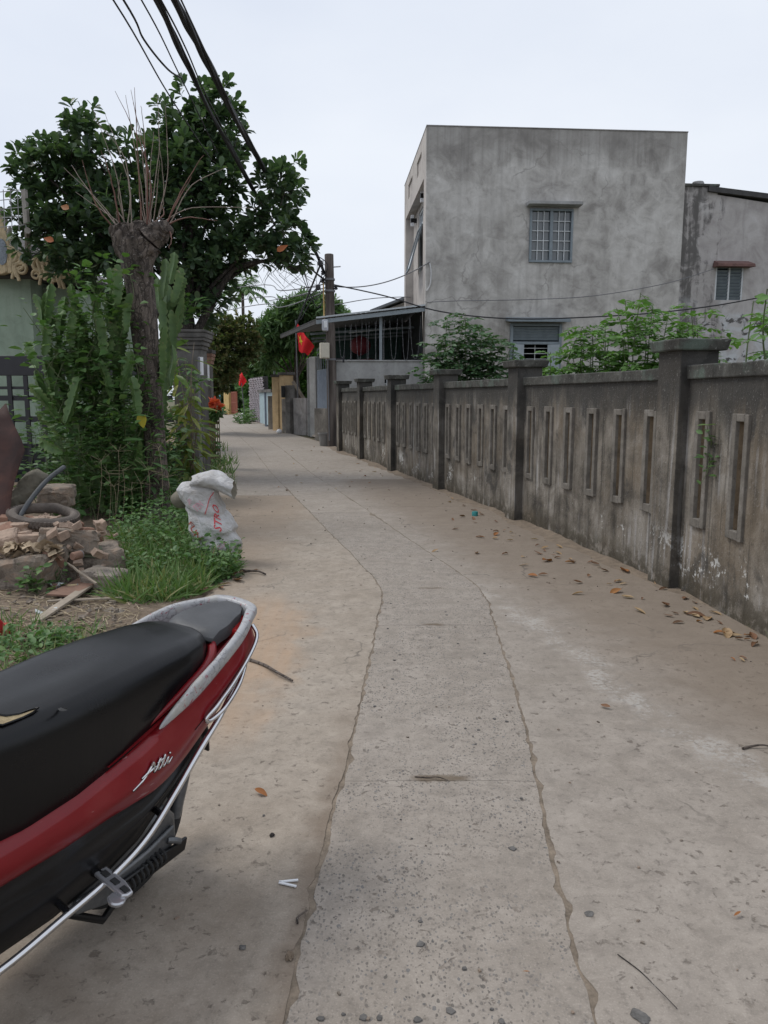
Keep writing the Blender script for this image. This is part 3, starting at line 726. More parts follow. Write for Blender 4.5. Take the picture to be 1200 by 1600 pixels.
# ------------------------------------------------------------------ boundary wall
fence = empty('boundary_wall', (1.0, 13.4, 0), label='long weathered grey cement wall with slotted panels and capped pillars along the lane', cat='wall')
PIL = [Vector((2.8, 2.75)), Vector((2.52, 6.48)), Vector((1.82, 10.06)), Vector((1.06, 13.4)), Vector((.27, 16.75)), Vector((-.5, 20.0)), Vector((-1.21, 22.86))]
slot_me = None
def pillar(c, ang, h):
    m = Matrix.Translation((c.x, c.y, 0)) @ Matrix.Rotation(ang, 4, 'Z')
    mb = MB(m); mb.box((0, 0, h / 2 - .05), (.34, .34, h - .1 + .1))
    for k in (0,): pass
    o = mb.build('pillar', [M['fence'], M['fence_end']], fence, bevel=.012)
    # the face turned to the camera is the one rain runs down: it has its own growth of algae
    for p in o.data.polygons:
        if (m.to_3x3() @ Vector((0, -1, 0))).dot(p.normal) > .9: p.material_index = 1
    mb = MB(m)
    mb.prism([(-.215, -.215, h - .09), (.215, -.215, h - .09), (.215, .215, h - .09), (-.215, .215, h - .09)],
             [(-.235, -.235, h), (.235, -.235, h), (.235, .235, h), (-.235, .235, h)])
    mb.build('pillar_cap', M['coping'], o, bevel=.012)
    mb = MB(m)
    return o
angs = []
for i, c in enumerate(PIL):
    d = (PIL[min(i + 1, 6)] - PIL[max(i - 1, 0)]); angs.append(math.atan2(d.y, d.x) - math.pi / 2)
for i, c in enumerate(PIL):
    pillar(c, angs[i] if i != 1 else math.atan2(*(reversed(PIL[2] - PIL[1]))) - math.pi / 2, 2.06)
PH = 1.845
for i in range(6):
    a, b = PIL[i], PIL[i + 1]; d = (b - a); L = d.length; d.normalize()
    U = Vector((d.x, d.y, 0)); V = Vector((-d.y, d.x, 0))                      # V faces the lane
    O = Vector((a.x, a.y, 0)) + V * .06 + U * .16; L -= .32
    n = 6; sw = .115; margin = .24
    if i == 0: margin = .3
    us = [0]; pitch = (L - 2 * margin) / (n - 1); holes = set(); cs = []
    for k in range(n):
        c = margin + k * pitch; cs.append(c); us += [c - sw / 2, c + sw / 2]; holes.add((1 + 2 * k, 1))
    us.append(L)
    mb = MB(); panel_with_holes(mb, us, [-.02, .64, 1.43, PH - .1], holes, .11, O, U, V)
    pan = mb.build('wall_panel', [M['fence'], M['reveal']], fence)
    for p_ in pan.data.polygons:
        if abs(p_.normal.dot(U)) > .9 and .05 < (p_.center - O).dot(U) < L - .05: p_.material_index = 1
    mb = MB(); q = lambda u, v, z: O + U * u + V * v + Vector((0, 0, z))
    wob = [(.012 * nz(k, i, 1.3, 2)) for k in range(9)]
    rows = []
    for k in range(9):
        u = L * k / 8
        rows.append([q(u, .028, PH - .105), q(u, .034, PH + wob[k]), q(u, -.15, PH + .006 + wob[k]), q(u, -.14, PH - .105)])
    mb.grid(rows, close_v=True); mb.build('coping', M['coping'], pan, bevel=.01)
    for c in cs:
        mb = MB(); w = .055 + rnd.uniform(-.004, .004); z0, z1 = .64, 1.43; pr = .028 + rnd.uniform(-.006, .006); dz_ = rnd.uniform(-.008, .008); c += rnd.uniform(-.003, .003)
        def bar(u0, u1, za, zb): 
            mb.prism([q(u0, -.012, za), q(u1, -.012, za), q(u1, pr, za), q(u0, pr, za)], [q(u0, -.012, zb), q(u1, -.012, zb), q(u1, pr, zb), q(u0, pr, zb)])
        bar(c - sw / 2 - w, c - sw / 2 + .003, z0 - w - .01 + dz_, z1 + w + dz_)
        bar(c + sw / 2 - .003, c + sw / 2 + w, z0 - w - .01, z1 + w)
        bar(c - sw / 2 + .003, c + sw / 2 - .003, z0 - w - .01, z0 + .004); bar(c - sw / 2 + .003, c + sw / 2 - .003, z1 - .004, z1 + w)
        mb.build('slot_frame', M['slotframe'], pan, bevel=.006)

# ------------------------------------------------------------------ the two-storey house
HA = R(4.2); HC = Vector((1.31, 25.0, 0)); HU = Vector((math.cos(HA), math.sin(HA), 0)); HV = Vector((-math.sin(HA), math.cos(HA), 0))
def hp(u, v, z): return HC + HU * u + HV * v + Vector((0, 0, z))
def hpix(px, py, v=0.0):
    """point on the house's front wall plane (v behind it) seen at a photo point -> (u, z)"""
    r = Vector(ray(px, py)); o = Vector((0, 0, EYE)); n = HV
    t = (HC + HV * v - o).dot(n) / r.dot(n); p = o + r * t - HC
    return p.dot(HU), p.z
HM = Matrix.Translation(HC) @ Matrix.Rotation(HA, 4, 'Z')
house = empty('house', HC, HA, label='two-storey grey cement-rendered house with a barred window high on its blank wall', cat='house')
W_, H_, D_ = 8.25, 9.8, 6.8
w1 = hpix(828, 326), hpix(893, 411)       # upper window
w2 = hpix(797, 505), hpix(875, 585)       # lower window
us = sorted([0, w1[0][0], w1[1][0], w2[0][0], w2[1][0], W_])
zs = [-.1, 2.0, w2[0][1], w1[1][1], w1[0][1], H_]
zs = sorted(zs)
holes = set()
def cells(u0, u1, z0, z1):
    for i in range(len(us) - 1):
        for j in range(len(zs) - 1):
            if us[i] >= u0 - 1e-4 and us[i + 1] <= u1 + 1e-4 and zs[j] >= z0 - 1e-4 and zs[j + 1] <= z1 + 1e-4: holes.add((i, j))
cells(w1[0][0], w1[1][0], w1[1][1], w1[0][1]); cells(w2[0][0], w2[1][0], 2.0, w2[0][1])
M['render'] = stucco('grey_cement_render_front', (.62, .598, .568), (.45, .428, .40), (.24, .224, .208), .35, 0, 9.6,
    [(HC.x + w1[0][0] - .1, HC.x + w1[1][0] + .1, w1[1][1], 1.5), (HC.x + w1[0][0] - .2, HC.x + w1[1][0] + .2, w1[0][1] + .12, .5), (HC.x + w2[0][0] - .3, HC.x + w2[1][0] + .3, w2[0][1] + .1, .8), (HC.x - .2, HC.x + W_ + .2, H_, 1.1)])
mb = MB(); panel_with_holes(mb, us, zs, holes, .2, HC, HU, -HV)
front = mb.build('wall', M['render'], house)
# right and rear walls, flat roof
mb = MB(HM)
mb.box((W_ - .1, D_ / 2 + .1, H_ / 2 - .05), (.2, D_ - .2, H_ + .1)); mb.build('wall', M['render'], house)
mb = MB(HM); mb.box((W_ / 2, D_ - .1, H_ / 2 - .1), (W_ - .4, .2, H_)); mb.build('wall', M['render'], house)
mb = MB(HM); mb.box((W_ / 2, D_ / 2, H_ - .7), (W_ - .6, D_ - .6, .2)); mb.build('roof', M['porch'], house)
mb = MB(HM); mb.box((W_ / 2, .09, H_ + .015), (W_ + .02, .22, .03)); mb.box((.11, D_ / 2 + .1, H_ + .012), (.24, D_ - .2, .03))
mb.build('parapet_cap', M['render2'], house)
# facade towards the lane: end columns, top beam, recessed wall
zb = hpix(665, 270)[1]
mb = MB(HM); mb.box((.24, .42, zb / 2), (.48, .44, zb)); mb.build('facade_column', M['facade'], house)
mb = MB(HM); mb.box((.24, D_ - .28, zb / 2), (.48, .52, zb)); mb.build('facade_column', M['facade'], house)
mbb = MB()
bz0, bz1 = zb, H_ - .002
beam_us = [.2, 1.3, 2.6, 4.0, 5.4, D_]
panel_with_holes(mbb, beam_us, [bz0, bz0 + .5, bz1 - .35, bz1], {(1, 1), (3, 1)}, .12, HC, HV, -HU)
mbb.M = HM; mbb.box((.295, D_ / 2 + .1, (bz0 + bz1) / 2), (.49, D_ - .2, bz1 - bz0 - .02)); mbb.M = Matrix.Identity(4)
mbb.build('facade_beam', M['facade'], house)
# recessed wall with a tall window
rz0, rz1 = 6.1, 8.25
mb = MB(); panel_with_holes(mb, [.2, 3.25, 4.65, D_ - .5], [0, 4.75, rz0, rz1, zb], {(1, 2)}, .15, hp(.3, 0, 0), HV, -HU)
rec = mb.build('recessed_wall', M['facade'], house)
win = MB(HM)
for y_ in (3.28, 4.62): win.box((.38, y_, (rz0 + rz1) / 2), (.08, .06, rz1 - rz0))
for z_ in (rz0 + .03, rz1 - .5, rz1 - .03): win.box((.38, 3.95, z_), (.08, 1.28, .06))
fw = win.build('window', M['bar_white'], house)
mb = MB(HM); mb.box((.4, 3.95, rz1 - .27), (.02, 1.24, .38)); mb.build('pane', M['glass_pale'], fw)
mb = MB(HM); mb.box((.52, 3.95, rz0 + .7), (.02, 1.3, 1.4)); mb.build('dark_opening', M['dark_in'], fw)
sash_rot = Matrix.Rotation(R(16), 3, 'Y'); mb = MB(HM)
sc_ = Vector((.06, 3.95, rz0 + .78))
for dx, dz, sx, sz in ((0, .77, .05, .07), (0, -.77, .05, .07)):
    mb.box(sc_ + sash_rot @ Vector((dx, 0, dz)), (sx, 1.26, sz), rot=sash_rot)
for dy in (-.6, .6): mb.box(sc_ + Vector((0, dy, 0)), (.05, .07, 1.47), rot=sash_rot)
sh = mb.build('open_sash', M['shutter'], fw)
mb = MB(HM); mb.box(sc_, (.012, 1.14, 1.45), rot=sash_rot); mb.build('pane', M['glass'], sh)
for v_, z_ in ((2.2, 8.3), (5.2, 8.15)):
    mb = MB(HM); mb.box((.2, v_, z_), (.26, .1, .16)); wl_ = mb.build('wall_lamp', M['black_plastic'], house, bevel=.01)
    for dz in (.14, -.14):
        mb = MB(HM); mb.box((.14, v_, z_ + dz), (.12, .1, .12)); mb.build('lamp_glass', M['white_plastic'], wl_)
# upper window: frame, two casements, a grid of bars, panes, concrete hood
def grid_window(u0, u1, z0, z1, cols, rows, name='window'):
    mb = MB(HM); f = .07; d = -.015
    mb.box(((u0 + u1) / 2, d, z1 - f / 2), (u1 - u0 - .004, .1, f)); mb.box(((u0 + u1) / 2, d, z0 + f / 2), (u1 - u0 - .004, .1, f))
    for u in (u0 + f / 2 + .002, u1 - f / 2 - .002): mb.box((u, d, (z0 + z1) / 2), (f, .1, z1 - z0 - 2 * f))
    mb.box(((u0 + u1) / 2, d + .008, (z0 + z1) / 2), (.1, .09, z1 - z0 - 2 * f))
    w = mb.build(name, M['shutter'], house, bevel=.008)
    um = (u0 + u1) / 2
    for a, b in ((u0 + f, um - .05), (um + .05, u1 - f)):
        mb = MB(HM)
        for i in range(1, cols): mb.box((a + (b - a) * i / cols, 0, (z0 + z1) / 2), (.024, .03, z1 - z0 - 2 * f))
        for j in range(1, rows): mb.box(((a + b) / 2, .004, z0 + f + (z1 - z0 - 2 * f) * j / rows), (b - a, .03, .024))
        mb.build('window_bars', M['bar_white'], w)
        for i in range(cols):
            for j in range(rows):
                x0 = a + (b - a) * i / cols; x1 = a + (b - a) * (i + 1) / cols
                y0 = z0 + f + (z1 - z0 - 2 * f) * j / rows; y1 = z0 + f + (z1 - z0 - 2 * f) * (j + 1) / rows
                mb = MB(HM); mb.box(((x0 + x1) / 2, .045 + .004 * rnd.random(), (y0 + y1) / 2), (x1 - x0, .008, y1 - y0), rot=Matrix.Rotation(rnd.uniform(-.012, .012), 3, 'X'))
                mb.build('pane', M['glass'], w)
    return w
grid_window(w1[0][0], w1[1][0], w1[1][1], w1[0][1], 3, 5)
def hood(px0, px1, py, m, drop=.0, name='window_hood'):
    (u0, z), (u1, _) = hpix(px0, py), hpix(px1, py)
    mb = MB(HM); mb.prism([(u0, -.42, z - .1 - drop), (u1, -.42, z - .1 - drop), (u1, .002, z - .1), (u0, .002, z - .1)], [(u0, -.42, z - drop), (u1, -.42, z - drop), (u1, .002, z + .03), (u0, .002, z + .03)])
    return mb.build(name, m, house, bevel=.012)
hood(822, 905, 318, M['porch'])
hood(790, 886, 497, M['shutter'], .05)
# lower window: louvred top light and two open leaves with black bars between
u0, u1, z1 = w2[0][0], w2[1][0], w2[0][1]; z0 = 2.0
mb = MB(HM); f = .09
for u in (u0 + f / 2 + .002, u1 - f / 2 - .002): mb.box((u, -.02, (z0 + z1) / 2), (f, .12, z1 - z0 - .004))
for z in (z1 - f / 2 - .002, z1 - .62): mb.box(((u0 + u1) / 2, -.016, z), (u1 - u0 - 2 * f, .11, f))
lw = mb.build('window', M['shutter'], house, bevel=.008)
for k in range(5):
    mb = MB(HM); mb.box(((u0 + u1) / 2, .0, z1 - .15 - k * .085), (u1 - u0 - 2 * f, .012, .085), rot=Matrix.Rotation(R(28), 3, 'X')); mb.build('louvre', M['shutter'], lw)
for s, uu in ((1, u0 + f), (-1, u1 - f)):
    w = (u1 - u0) * .22; mb = MB(HM)
    mb.box((uu + s * w / 2, -.12, (z0 + z1 - .67) / 2), (w, .035, z1 - .67 - z0), rot=Matrix.Rotation(s * R(20), 3, 'Z')); mb.build('shutter', M['shutter_pale'], lw)
mb = MB(HM)
for k in range(5): mb.box(((u0 + u1) / 2, .03, z1 - .78 - k * .17), (u1 - u0 - 2 * f, .016, .016))
for k in range(3): mb.box((u0 + (u1 - u0) * (k + 1) / 4, .04, (z0 + z1 - .67) / 2), (.016, .016, z1 - .67 - z0))
mb.build('window_bars', M['bar_white'], lw)
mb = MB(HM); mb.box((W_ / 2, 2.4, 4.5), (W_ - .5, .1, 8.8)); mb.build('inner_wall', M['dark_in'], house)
# cable clip and drip cable on the corner
mb = MB(); mb.tube(spline([hp(.12, -.03, 5.75), hp(.16, -.06, 5.5), hp(.14, -.05, 5.1), hp(.03, -.04, 4.9)], 5), .022, 6); mb.build('conduit', M['cable_white'], house, smooth=60)
# ------------------------------------------------------------------ annex on the right
AV = .6
AM = HM @ Matrix.Translation((W_, AV, 0))
annex = empty('annex', AM.translation, HA, label='lower stained grey annex with a small louvred window at the right edge', cat='building')
def apix(px, py):
    u, z = hpix(px, py, AV); return u - W_, z
lv = apix(1119, 416), apix(1159, 469)
top0 = apix(1085, 291)[1]; top1 = apix(1200, 308)[1]
AO = AM.translation
mb = MB(); us = [-.0, lv[0][0], lv[1][0], 5.2]; zs = [-.1, lv[1][1], lv[0][1], top1 - .7]; holes = {(1, 1)}
panel_with_holes(mb, us, zs, holes, .2, AO, HU, -HV)
aq = lambda u, v, z: AO + HU * u + HV * v + Vector((0, 0, z))
u_k = apix(1122, 291)[0]
mb.add([aq(0, 0, zs[-1]), aq(5.2, 0, zs[-1]), aq(5.2, 0, top1 - .45), aq(u_k, 0, top0 - .25), aq(u_k, 0, top0), aq(0, 0, top0)], [(0, 1, 2, 3, 4, 5)])
mb.add([aq(0, .2, zs[-1]), aq(0, .2, top0), aq(u_k, .2, top0), aq(u_k, .2, top0 - .25), aq(5.2, .2, top1 - .45), aq(5.2, .2, zs[-1])], [(0, 1, 2, 3, 4, 5)])
mb.add([aq(0, 0, top0), aq(u_k, 0, top0), aq(u_k, .2, top0), aq(0, .2, top0)], [(0, 1, 2, 3)])
mb.add([aq(u_k, 0, top0), aq(u_k, 0, top0 - .25), aq(u_k, .2, top0 - .25), aq(u_k, .2, top0)], [(0, 1, 2, 3)])
mb.build('wall', M['annex'], annex)
mb = MB(AM); mb.box((u_k / 2, .1, top0 + .03), (u_k + .06, .34, .08)); mb.build('coping', M['coping'], annex, bevel=.01)
mb = MB(); a0 = aq(u_k - .35, -.12, top0 - .17); a1 = aq(5.4, -.12, top1 - .3)
th = Vector((0, 0, .16)); bk = HV * 5.5
mb.prism([a0, a1, a1 + bk, a0 + bk], [a0 + th, a1 + th, a1 + bk + th, a0 + bk + th]); mb.build('roof', M['eave'], annex)
mb = MB(AM); mb.lathe([(.0, 0), (.19, 0), (.2, .06), (.17, .12), (.0, .12)], 12, (.8, .2, top0 + .065)); mb.build('vent_cap', M['porch'], annex, smooth=40)
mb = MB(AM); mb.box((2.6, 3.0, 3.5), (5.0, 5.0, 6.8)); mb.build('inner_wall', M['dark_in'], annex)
(u0, z1), (u1, z0) = lv
mb = MB(AM); f = .05
for u in (u0 + .025, (u0 + u1) / 2, u1 - .025): mb.box((u, .06, (z0 + z1) / 2), (f, .1, z1 - z0 - .004))
lw = mb.build('window', M['bar_white'], annex)
for a, b in ((u0 + .05, (u0 + u1) / 2 - .025), ((u0 + u1) / 2 + .025, u1 - .05)):
    for k in range(10):
        z = z0 + (z1 - z0) * (k + .5) / 10
        mb = MB(AM); mb.box(((a + b) / 2, .05, z), (b - a, .014, (z1 - z0) / 10 * .98), rot=Matrix.Rotation(R(38 if not (k == 9 and a < u0 + .1) else 78), 3, 'X')); mb.build('louvre', M['shutter'], lw)
ha, hb = apix(1113, 413), apix(1172, 413)
mb = MB(AM); mb.prism([(ha[0], -.38, ha[1] - .12), (hb[0], -.38, ha[1] - .12), (hb[0], .002, ha[1] - .1), (ha[0], .002, ha[1] - .1)], [(ha[0] + .03, -.38, ha[1] - .02), (hb[0] - .02, -.37, ha[1] - .02), (hb[0] - .06, .002, ha[1] + .12), (ha[0] + .05, .002, ha[1] + .12)])
mb.build('window_hood', M['red_awning'], annex, bevel=.015)

# ------------------------------------------------------------------ porch in front of the house's left side
porch = empty('porch', (-.9, 25.2, 0), label='open porch with low cement wall and grey lean-to roof left of the house', cat='porch')
pv = .35
def pp(px, py, v=pv):
    u, z = hpix(px, py, v); return hp(u, v, z)
wt = hpix(640, 565, pv)[1]                                  # top of the low wall
pu0 = hpix(526, 600, pv)[0]; 
bw = hpix(601, 586, pv), hpix(618, 606, pv)
mb = MB(); us = [pu0, bw[0][0], bw[1][0] + .35, -.01]; zs = [0, bw[0][1] - .75, bw[0][1], wt]
panel_with_holes(mb, us, zs, {(1, 1)}, .18, hp(0, pv, 0), HU, -HV)
pw = mb.build('low_wall', M['porch'], porch)
mb = MB(HM); mb.box(((pu0 - .01) / 2, pv + .09, wt + .025), (-.01 - pu0 + .04, .26, .05)); mb.build('wall_cap', M['porch'], porch, bevel=.01)
mb = MB(HM)
for k in range(4): mb.box((bw[0][0] + .08 + k * .17, pv + .06, (zs[1] + zs[2]) / 2), (.025, .025, zs[2] - zs[1]))
mb.box(((us[1] + us[2]) / 2, pv + .06, (zs[1] + zs[2]) / 2 + .1), (us[2] - us[1], .02, .025)); mb.build('window_bars', M['bar_white'], porch)
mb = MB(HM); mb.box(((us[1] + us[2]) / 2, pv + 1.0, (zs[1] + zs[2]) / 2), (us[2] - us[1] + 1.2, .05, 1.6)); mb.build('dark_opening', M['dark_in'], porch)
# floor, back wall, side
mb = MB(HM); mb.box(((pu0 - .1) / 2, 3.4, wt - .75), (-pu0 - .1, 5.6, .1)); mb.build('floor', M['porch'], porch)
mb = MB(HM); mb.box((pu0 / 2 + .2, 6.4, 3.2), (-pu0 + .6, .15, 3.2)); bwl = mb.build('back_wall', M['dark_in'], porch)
for k, (ua, ub) in enumerate(((-2.9, -2.1), (-1.95, -1.1), (-.9, -.15))):
    mb = MB(HM); mb.box(((ua + ub) / 2, 6.28, 3.1), (ub - ua, .06, 2.4)); mb.build('door_leaf', M['green_in'], bwl)
# roof: ribbed sheet falling towards the lane; its left eave follows the lane away from the viewer
r0 = hpix(664, 480, pv - .25); r1 = hpix(494, 500, pv - .25)
prof = [(r0[0], r0[1]), (r1[0], r1[1])]
qA, qB = hp(r0[0], pv - .25, r0[1]), hp(r1[0], pv - .25, r1[1]); qC = at(438, 524, 31.6); qD = hp(-.02, 6.6, r0[1] + .1)
mb = MB(); n_r = 44; rows = []
for v in range(13):
    t_ = v / 12; row = []
    for k in range(n_r + 1):
        a_ = k / n_r; p_ = (qB.lerp(qA, a_)).lerp(qC.lerp(qD, a_), t_); row.append(p_ + Vector((0, 0, .03 + .022 * (k % 2))))
    rows.append(row)
mb.grid(rows); mb.build('roof_sheet', M['sheet_roof'], porch, solid=.02)
mb = MB(); up_ = Vector((0, 0, .12)); sd = Vector((.06, 0, 0)); mb.prism([qB - up_, qC - up_, qC - up_ + sd, qB - up_ + sd], [qB, qC, qC + sd, qB + sd]); mb.build('eave_beam', M['eave'], porch)
mb = MB(HM); mb.box((-.06, 3.3, 3.5), (.05, 5.6, 1.9)); mb.build('darkening_panel', M['dark_in'], porch)  # added dark panel over the facade wall, makes this side of the porch dark
mb = MB(HM)
mb.prism([(r1[0], pv - .28, r1[1] - .13), (r0[0], pv - .28, r0[1] - .13), (r0[0], pv - .2, r0[1] - .13), (r1[0], pv - .2, r1[1] - .13)],
         [(r1[0], pv - .28, r1[1] + .0), (r0[0], pv - .28, r0[1] + .0), (r0[0], pv - .2, r0[1] + .0), (r1[0], pv - .2, r1[1] + .0)])
mb.build('roof_beam', M['steel_paint'], porch, bevel=.006)
mb = MB(HM)
mb.prism([(r1[0], pv - .33, r1[1] + .04), (r0[0], pv - .33, r0[1] + .04), (r0[0], pv - .1, r0[1] + .07), (r1[0], pv - .1, r1[1] + .07)],
         [(r1[0], pv - .33, r1[1] + .09), (r0[0], pv - .33, r0[1] + .09), (r0[0], pv - .1, r0[1] + .11), (r1[0], pv - .1, r1[1] + .11)])
mb.build('roof_edge', M['roof_edge'], porch)
for px in (595,):
    u = hpix(px, 530, pv)[0]; zt = lerp([p[0] for p in reversed(prof)], [p[1] for p in reversed(prof)], u) - .13
    mb = MB(HM); mb.box((u, pv + .05, (wt + .05 + zt) / 2), (.09, .09, zt - wt - .05)); mb.build('post', M['steel_paint'], porch)
for v in (2.3, 4.4, 6.0):
    mb = MB(HM); mb.box((-1.9, v, 3.86), (3.6, .05, .07), rot=Matrix.Rotation(R(-4), 3, 'Y')); mb.build('purlin', M['steel_paint'], porch)
mb = MB(); mb.tube([pp(545, 520, 2.2), pp(625, 512, 2.2)], .022, 6); mb.build('rail', M['bar_white'], porch)
# hanging light strings, each its own thing
gxs = [(529, 540), (547, 549), (556, 566), (572, 577), (586, 588), (598, 601), (609, 621), (628, 640), (641, 657)]
def zroof(u): return lerp([p[0] for p in reversed(prof)], [p[1] for p in reversed(prof)], u) - .25
pts0 = []
for k, (a, b) in enumerate(gxs):
    ua = hpix(a, 520, pv - .05)[0]; ub = hpix(b, 520, pv - .05)[0]; zl = wt + .07 + .12 * rnd.random()
    pts = spline([hp(ua, pv - .05, zroof(ua)), hp(ua + .03, pv - .03, (zroof(ua) + zl) / 2), hp((ua * .7 + ub * .3), pv - .05, zl + .05), hp((ua * .3 + ub * .7), pv - .05, zl + .04),
                  hp(ub - .03, pv - .06, (zroof(ub) + zl) / 2), hp(ub, pv - .05, zroof(ub))], 7)
    mb = MB(); mb.tube(pts, .006, 4)
    o = mb.build('light_string', M['cable_grey'])
    words = ['leftmost, close to the lane pole', 'second from the lane pole', 'third from the lane pole', 'fourth, over the red lantern', 'just left of the middle post', 'straddling the middle post', 'first right of the middle post', 'second right of the middle post', 'rightmost, beside the house corner']
    tag(o, 'thin drooping string of small lights under the porch roof, ' + words[k], 'light string', 'light strings hanging in the porch')
    mb = MB()
    for p in pts[1::2]: mb.box(p, (.02, .02, .024))
    mb.build('bulb', M['cable_grey'], o)
# red lantern and bundles in the porch
lc = pp(563, 540, 2.4)
mb = MB(); prof_l = [(.05, -.34)] + [(.36 * math.cos(a) ** .8 if abs(a) < 1.5 else .1, .3 * math.sin(a)) for a in np.linspace(-1.25, 1.25, 15)] + [(.05, .34)]
n_ = 24; vs = []
mb.lathe(prof_l, 24, lc)
o = mb.build('lantern', M['red_lantern'], smooth=50); tag(o, 'round dark red cloth lantern hanging in the shade of the porch', 'lantern')
mb = MB(); mb.tube([lc + Vector((0, 0, .33)), lc + Vector((0, 0, 1.0))], .012, 5); mb.build('cord', M['cable'], o)
for k in range(3): mb = MB(); 
for k, (dz, w) in enumerate(((-.52, .95), (-.66, 1.05), (-.80, 1.0))):
    mb = MB(); P = []
    for a in np.linspace(0, 2 * math.pi, 14, endpoint=False):
        P.append([lc + Vector((x, .3 + .2 * math.cos(a), dz + .07 * math.sin(a) + .02 * math.sin(x * 6 + k))) for x in np.linspace(-w / 2, w / 2, 9)])
    mb.grid(P, close_u=True); o = mb.build('cloth_roll', M['red_lantern'] if k == 0 else M['dark_in'], smooth=60)
    tag(o, ['dark red rolled cloth on top of the stack below the round lantern', 'dark rolled mat in the middle of the stack below the round lantern', 'dark rolled mat at the bottom of the stack below the round lantern'][k], 'roll', 'rolled mats in the porch')
    # a bench carries them
bz = lc.z - .87; mb = MB(); mb.box((lc.x, lc.y + .3, bz - .03), (1.4, .5, .05)); be_ = mb.build('seat', M['dark_in'])
fl = wt - .7
bench = empty('bench', (lc.x, lc.y + .3, fl), label='dark bench under the stack of rolled mats inside the porch', cat='bench')
be_.parent = bench; be_.matrix_parent_inverse = basis(bench).inverted()
for sx in (-.6, .6):
    mb = MB(); mb.box((lc.x + sx, lc.y + .3, (fl + bz - .055) / 2), (.06, .44, bz - .055 - fl)); mb.build('leg', M['dark_in'], bench)
# roof of a further house between porch and facade
fh = empty('far_house', (-1.0, 36, 0), label='further house of which only a dark sloping roof shows above the porch roof', cat='house')
A = at(578, 488, 37); B = at(632, 465, 36.5); 
mb = MB(); mb.prism([A, B + Vector((1.5, 0, .5)), B + Vector((1.5, 6, .5)), A + Vector((0, 6, 0))], [A + Vector((0, 0, .12)), B + Vector((1.5, 0, .62)), B + Vector((1.5, 6, .62)), A + Vector((0, 6, .12))])
mb.build('roof', M['sheet_roof'], fh)
mb = MB(); mb.prism([(A.x + .3, 37.3, 0), (B.x + 1.4, 37.3, 0), (B.x + 1.4, 42, 0), (A.x + .3, 42, 0)], [(A.x + .3, 37.3, A.z), (B.x + 1.4, 37.3, B.z + .4), (B.x + 1.4, 42, B.z + .4), (A.x + .3, 42, A.z)])
mb.build('wall', M['facade'], fh)
# ------------------------------------------------------------------ utility pole and what hangs on it
PB = Vector((-1.66, 25.0, 0)); PT = at(514, 397, 25.0)
def pole_at(z): return PB + (PT - PB) * (z / PT.z)
pole = empty('utility_pole', PB, label='dark weathered utility pole at the far end of the slotted wall', cat='pole')
mb = MB(); zs_ = [-.05, .4, 1.5, 3, 4.5, PT.z - .02, PT.z]
mb.tube([pole_at(z) for z in zs_], [.175, .172, .165, .155, .148, .142, .12], 14); mb.build('shaft', M['pole'], pole, smooth=50)
for z in (2.78, 4.9, 5.25):
    mb = MB(); mb.lathe([(.158, -.03), (.172, -.03), (.172, .03), (.158, .03)], 14, pole_at(z)); mb.build('band', M['cable_grey'], pole, smooth=40)
mb = MB(); p = pole_at(2.8); mb.tube([p, p + Vector((.42, -.1, 0)), p + Vector((.44, -.1, .1))], .025, 6); mb.box(p + Vector((.4, -.1, -.06)), (.06, .06, .12)); mb.build('bracket', M['cable'], pole)
mb = MB(); p = pole_at(5.62); mb.tube([p, p + Vector((.36, -.05, .02))], .02, 6); mb.build('bracket', M['cable_white'], pole)
for z in (5.2, 5.0, 5.45):
    mb = MB(); p = pole_at(z); s = -1 if z != 5.0 else 1
    mb.lathe([(.03, -.07), (.06, -.05), (.06, -.02), (.04, 0), (.06, .02), (.06, .05), (.03, .07)], 10, p + Vector((s * .2, -.06, 0))); mb.build('insulator', M['cable'], pole, smooth=40)
mb = MB(); mb.tube([pole_at(z) + Vector((-.19, -.08, 0)) for z in (3.8, 4.6, 5.2)], .022, 6); mb.build('conduit', M['yellow_gate'], pole, smooth=60)
mb = MB(); mb.tube([pole_at(z) + Vector((-.1, -.16, 0)) for z in (.2, 2.0, 3.3)], .02, 6); mb.build('conduit', M['cable_grey'], pole, smooth=60)
# boxes on the pole
a = at(508, 508.5, 24.8)
bx = empty('meter_box', a, label='small pale grey meter box high on the utility pole, above the beige box', cat='box', group='boxes on the utility pole')
mb = MB(); mb.box(a, (.2, .17, .36)); bo = mb.build('housing', M['box_grey'], bx, bevel=.05, seg=4)
mb = MB(); mb.box(a + Vector((.02, -.09, .02)), (.1, .02, .2)); mb.build('lid', M['white_plastic'], bx, bevel=.01)
a = at(507, 548, 24.75)
bx = empty('junction_box', a, label='larger beige junction box strapped to the utility pole at flag height', cat='box', group='boxes on the utility pole')
mb = MB(Matrix.Translation(a) @ Matrix.Rotation(R(20), 4, 'Z')); mb.box((0, 0, 0), (.28, .2, .48)); mb.build('housing', M['box_beige'], bx, bevel=.012)
mb.__init__(Matrix.Translation(a) @ Matrix.Rotation(R(20), 4, 'Z')); mb.box((0, -.11, 0), (.25, .02, .44)); mb.build('lid', M['box_beige'], bx, bevel=.006)
# bucket
b = gp(507, 697) + Vector((0, .1, 0))
bk = empty('bucket', b, label='old grey plastic bucket standing at the foot of the utility pole', cat='bucket')
mb = MB(); mb.lathe([(.15, 0), (.16, .02), (.2, .38), (.225, .385), (.225, .43), (.2, .43), (.19, .38), (.14, .05)], 20, b); mb.build('body', M['plastic_bin'], bk, smooth=40)
mb = MB(); mb.lathe([(.0, .3), (.19, .31), (.19, .33), (.0, .34)], 14, b); mb.build('contents', M['earth'], bk)

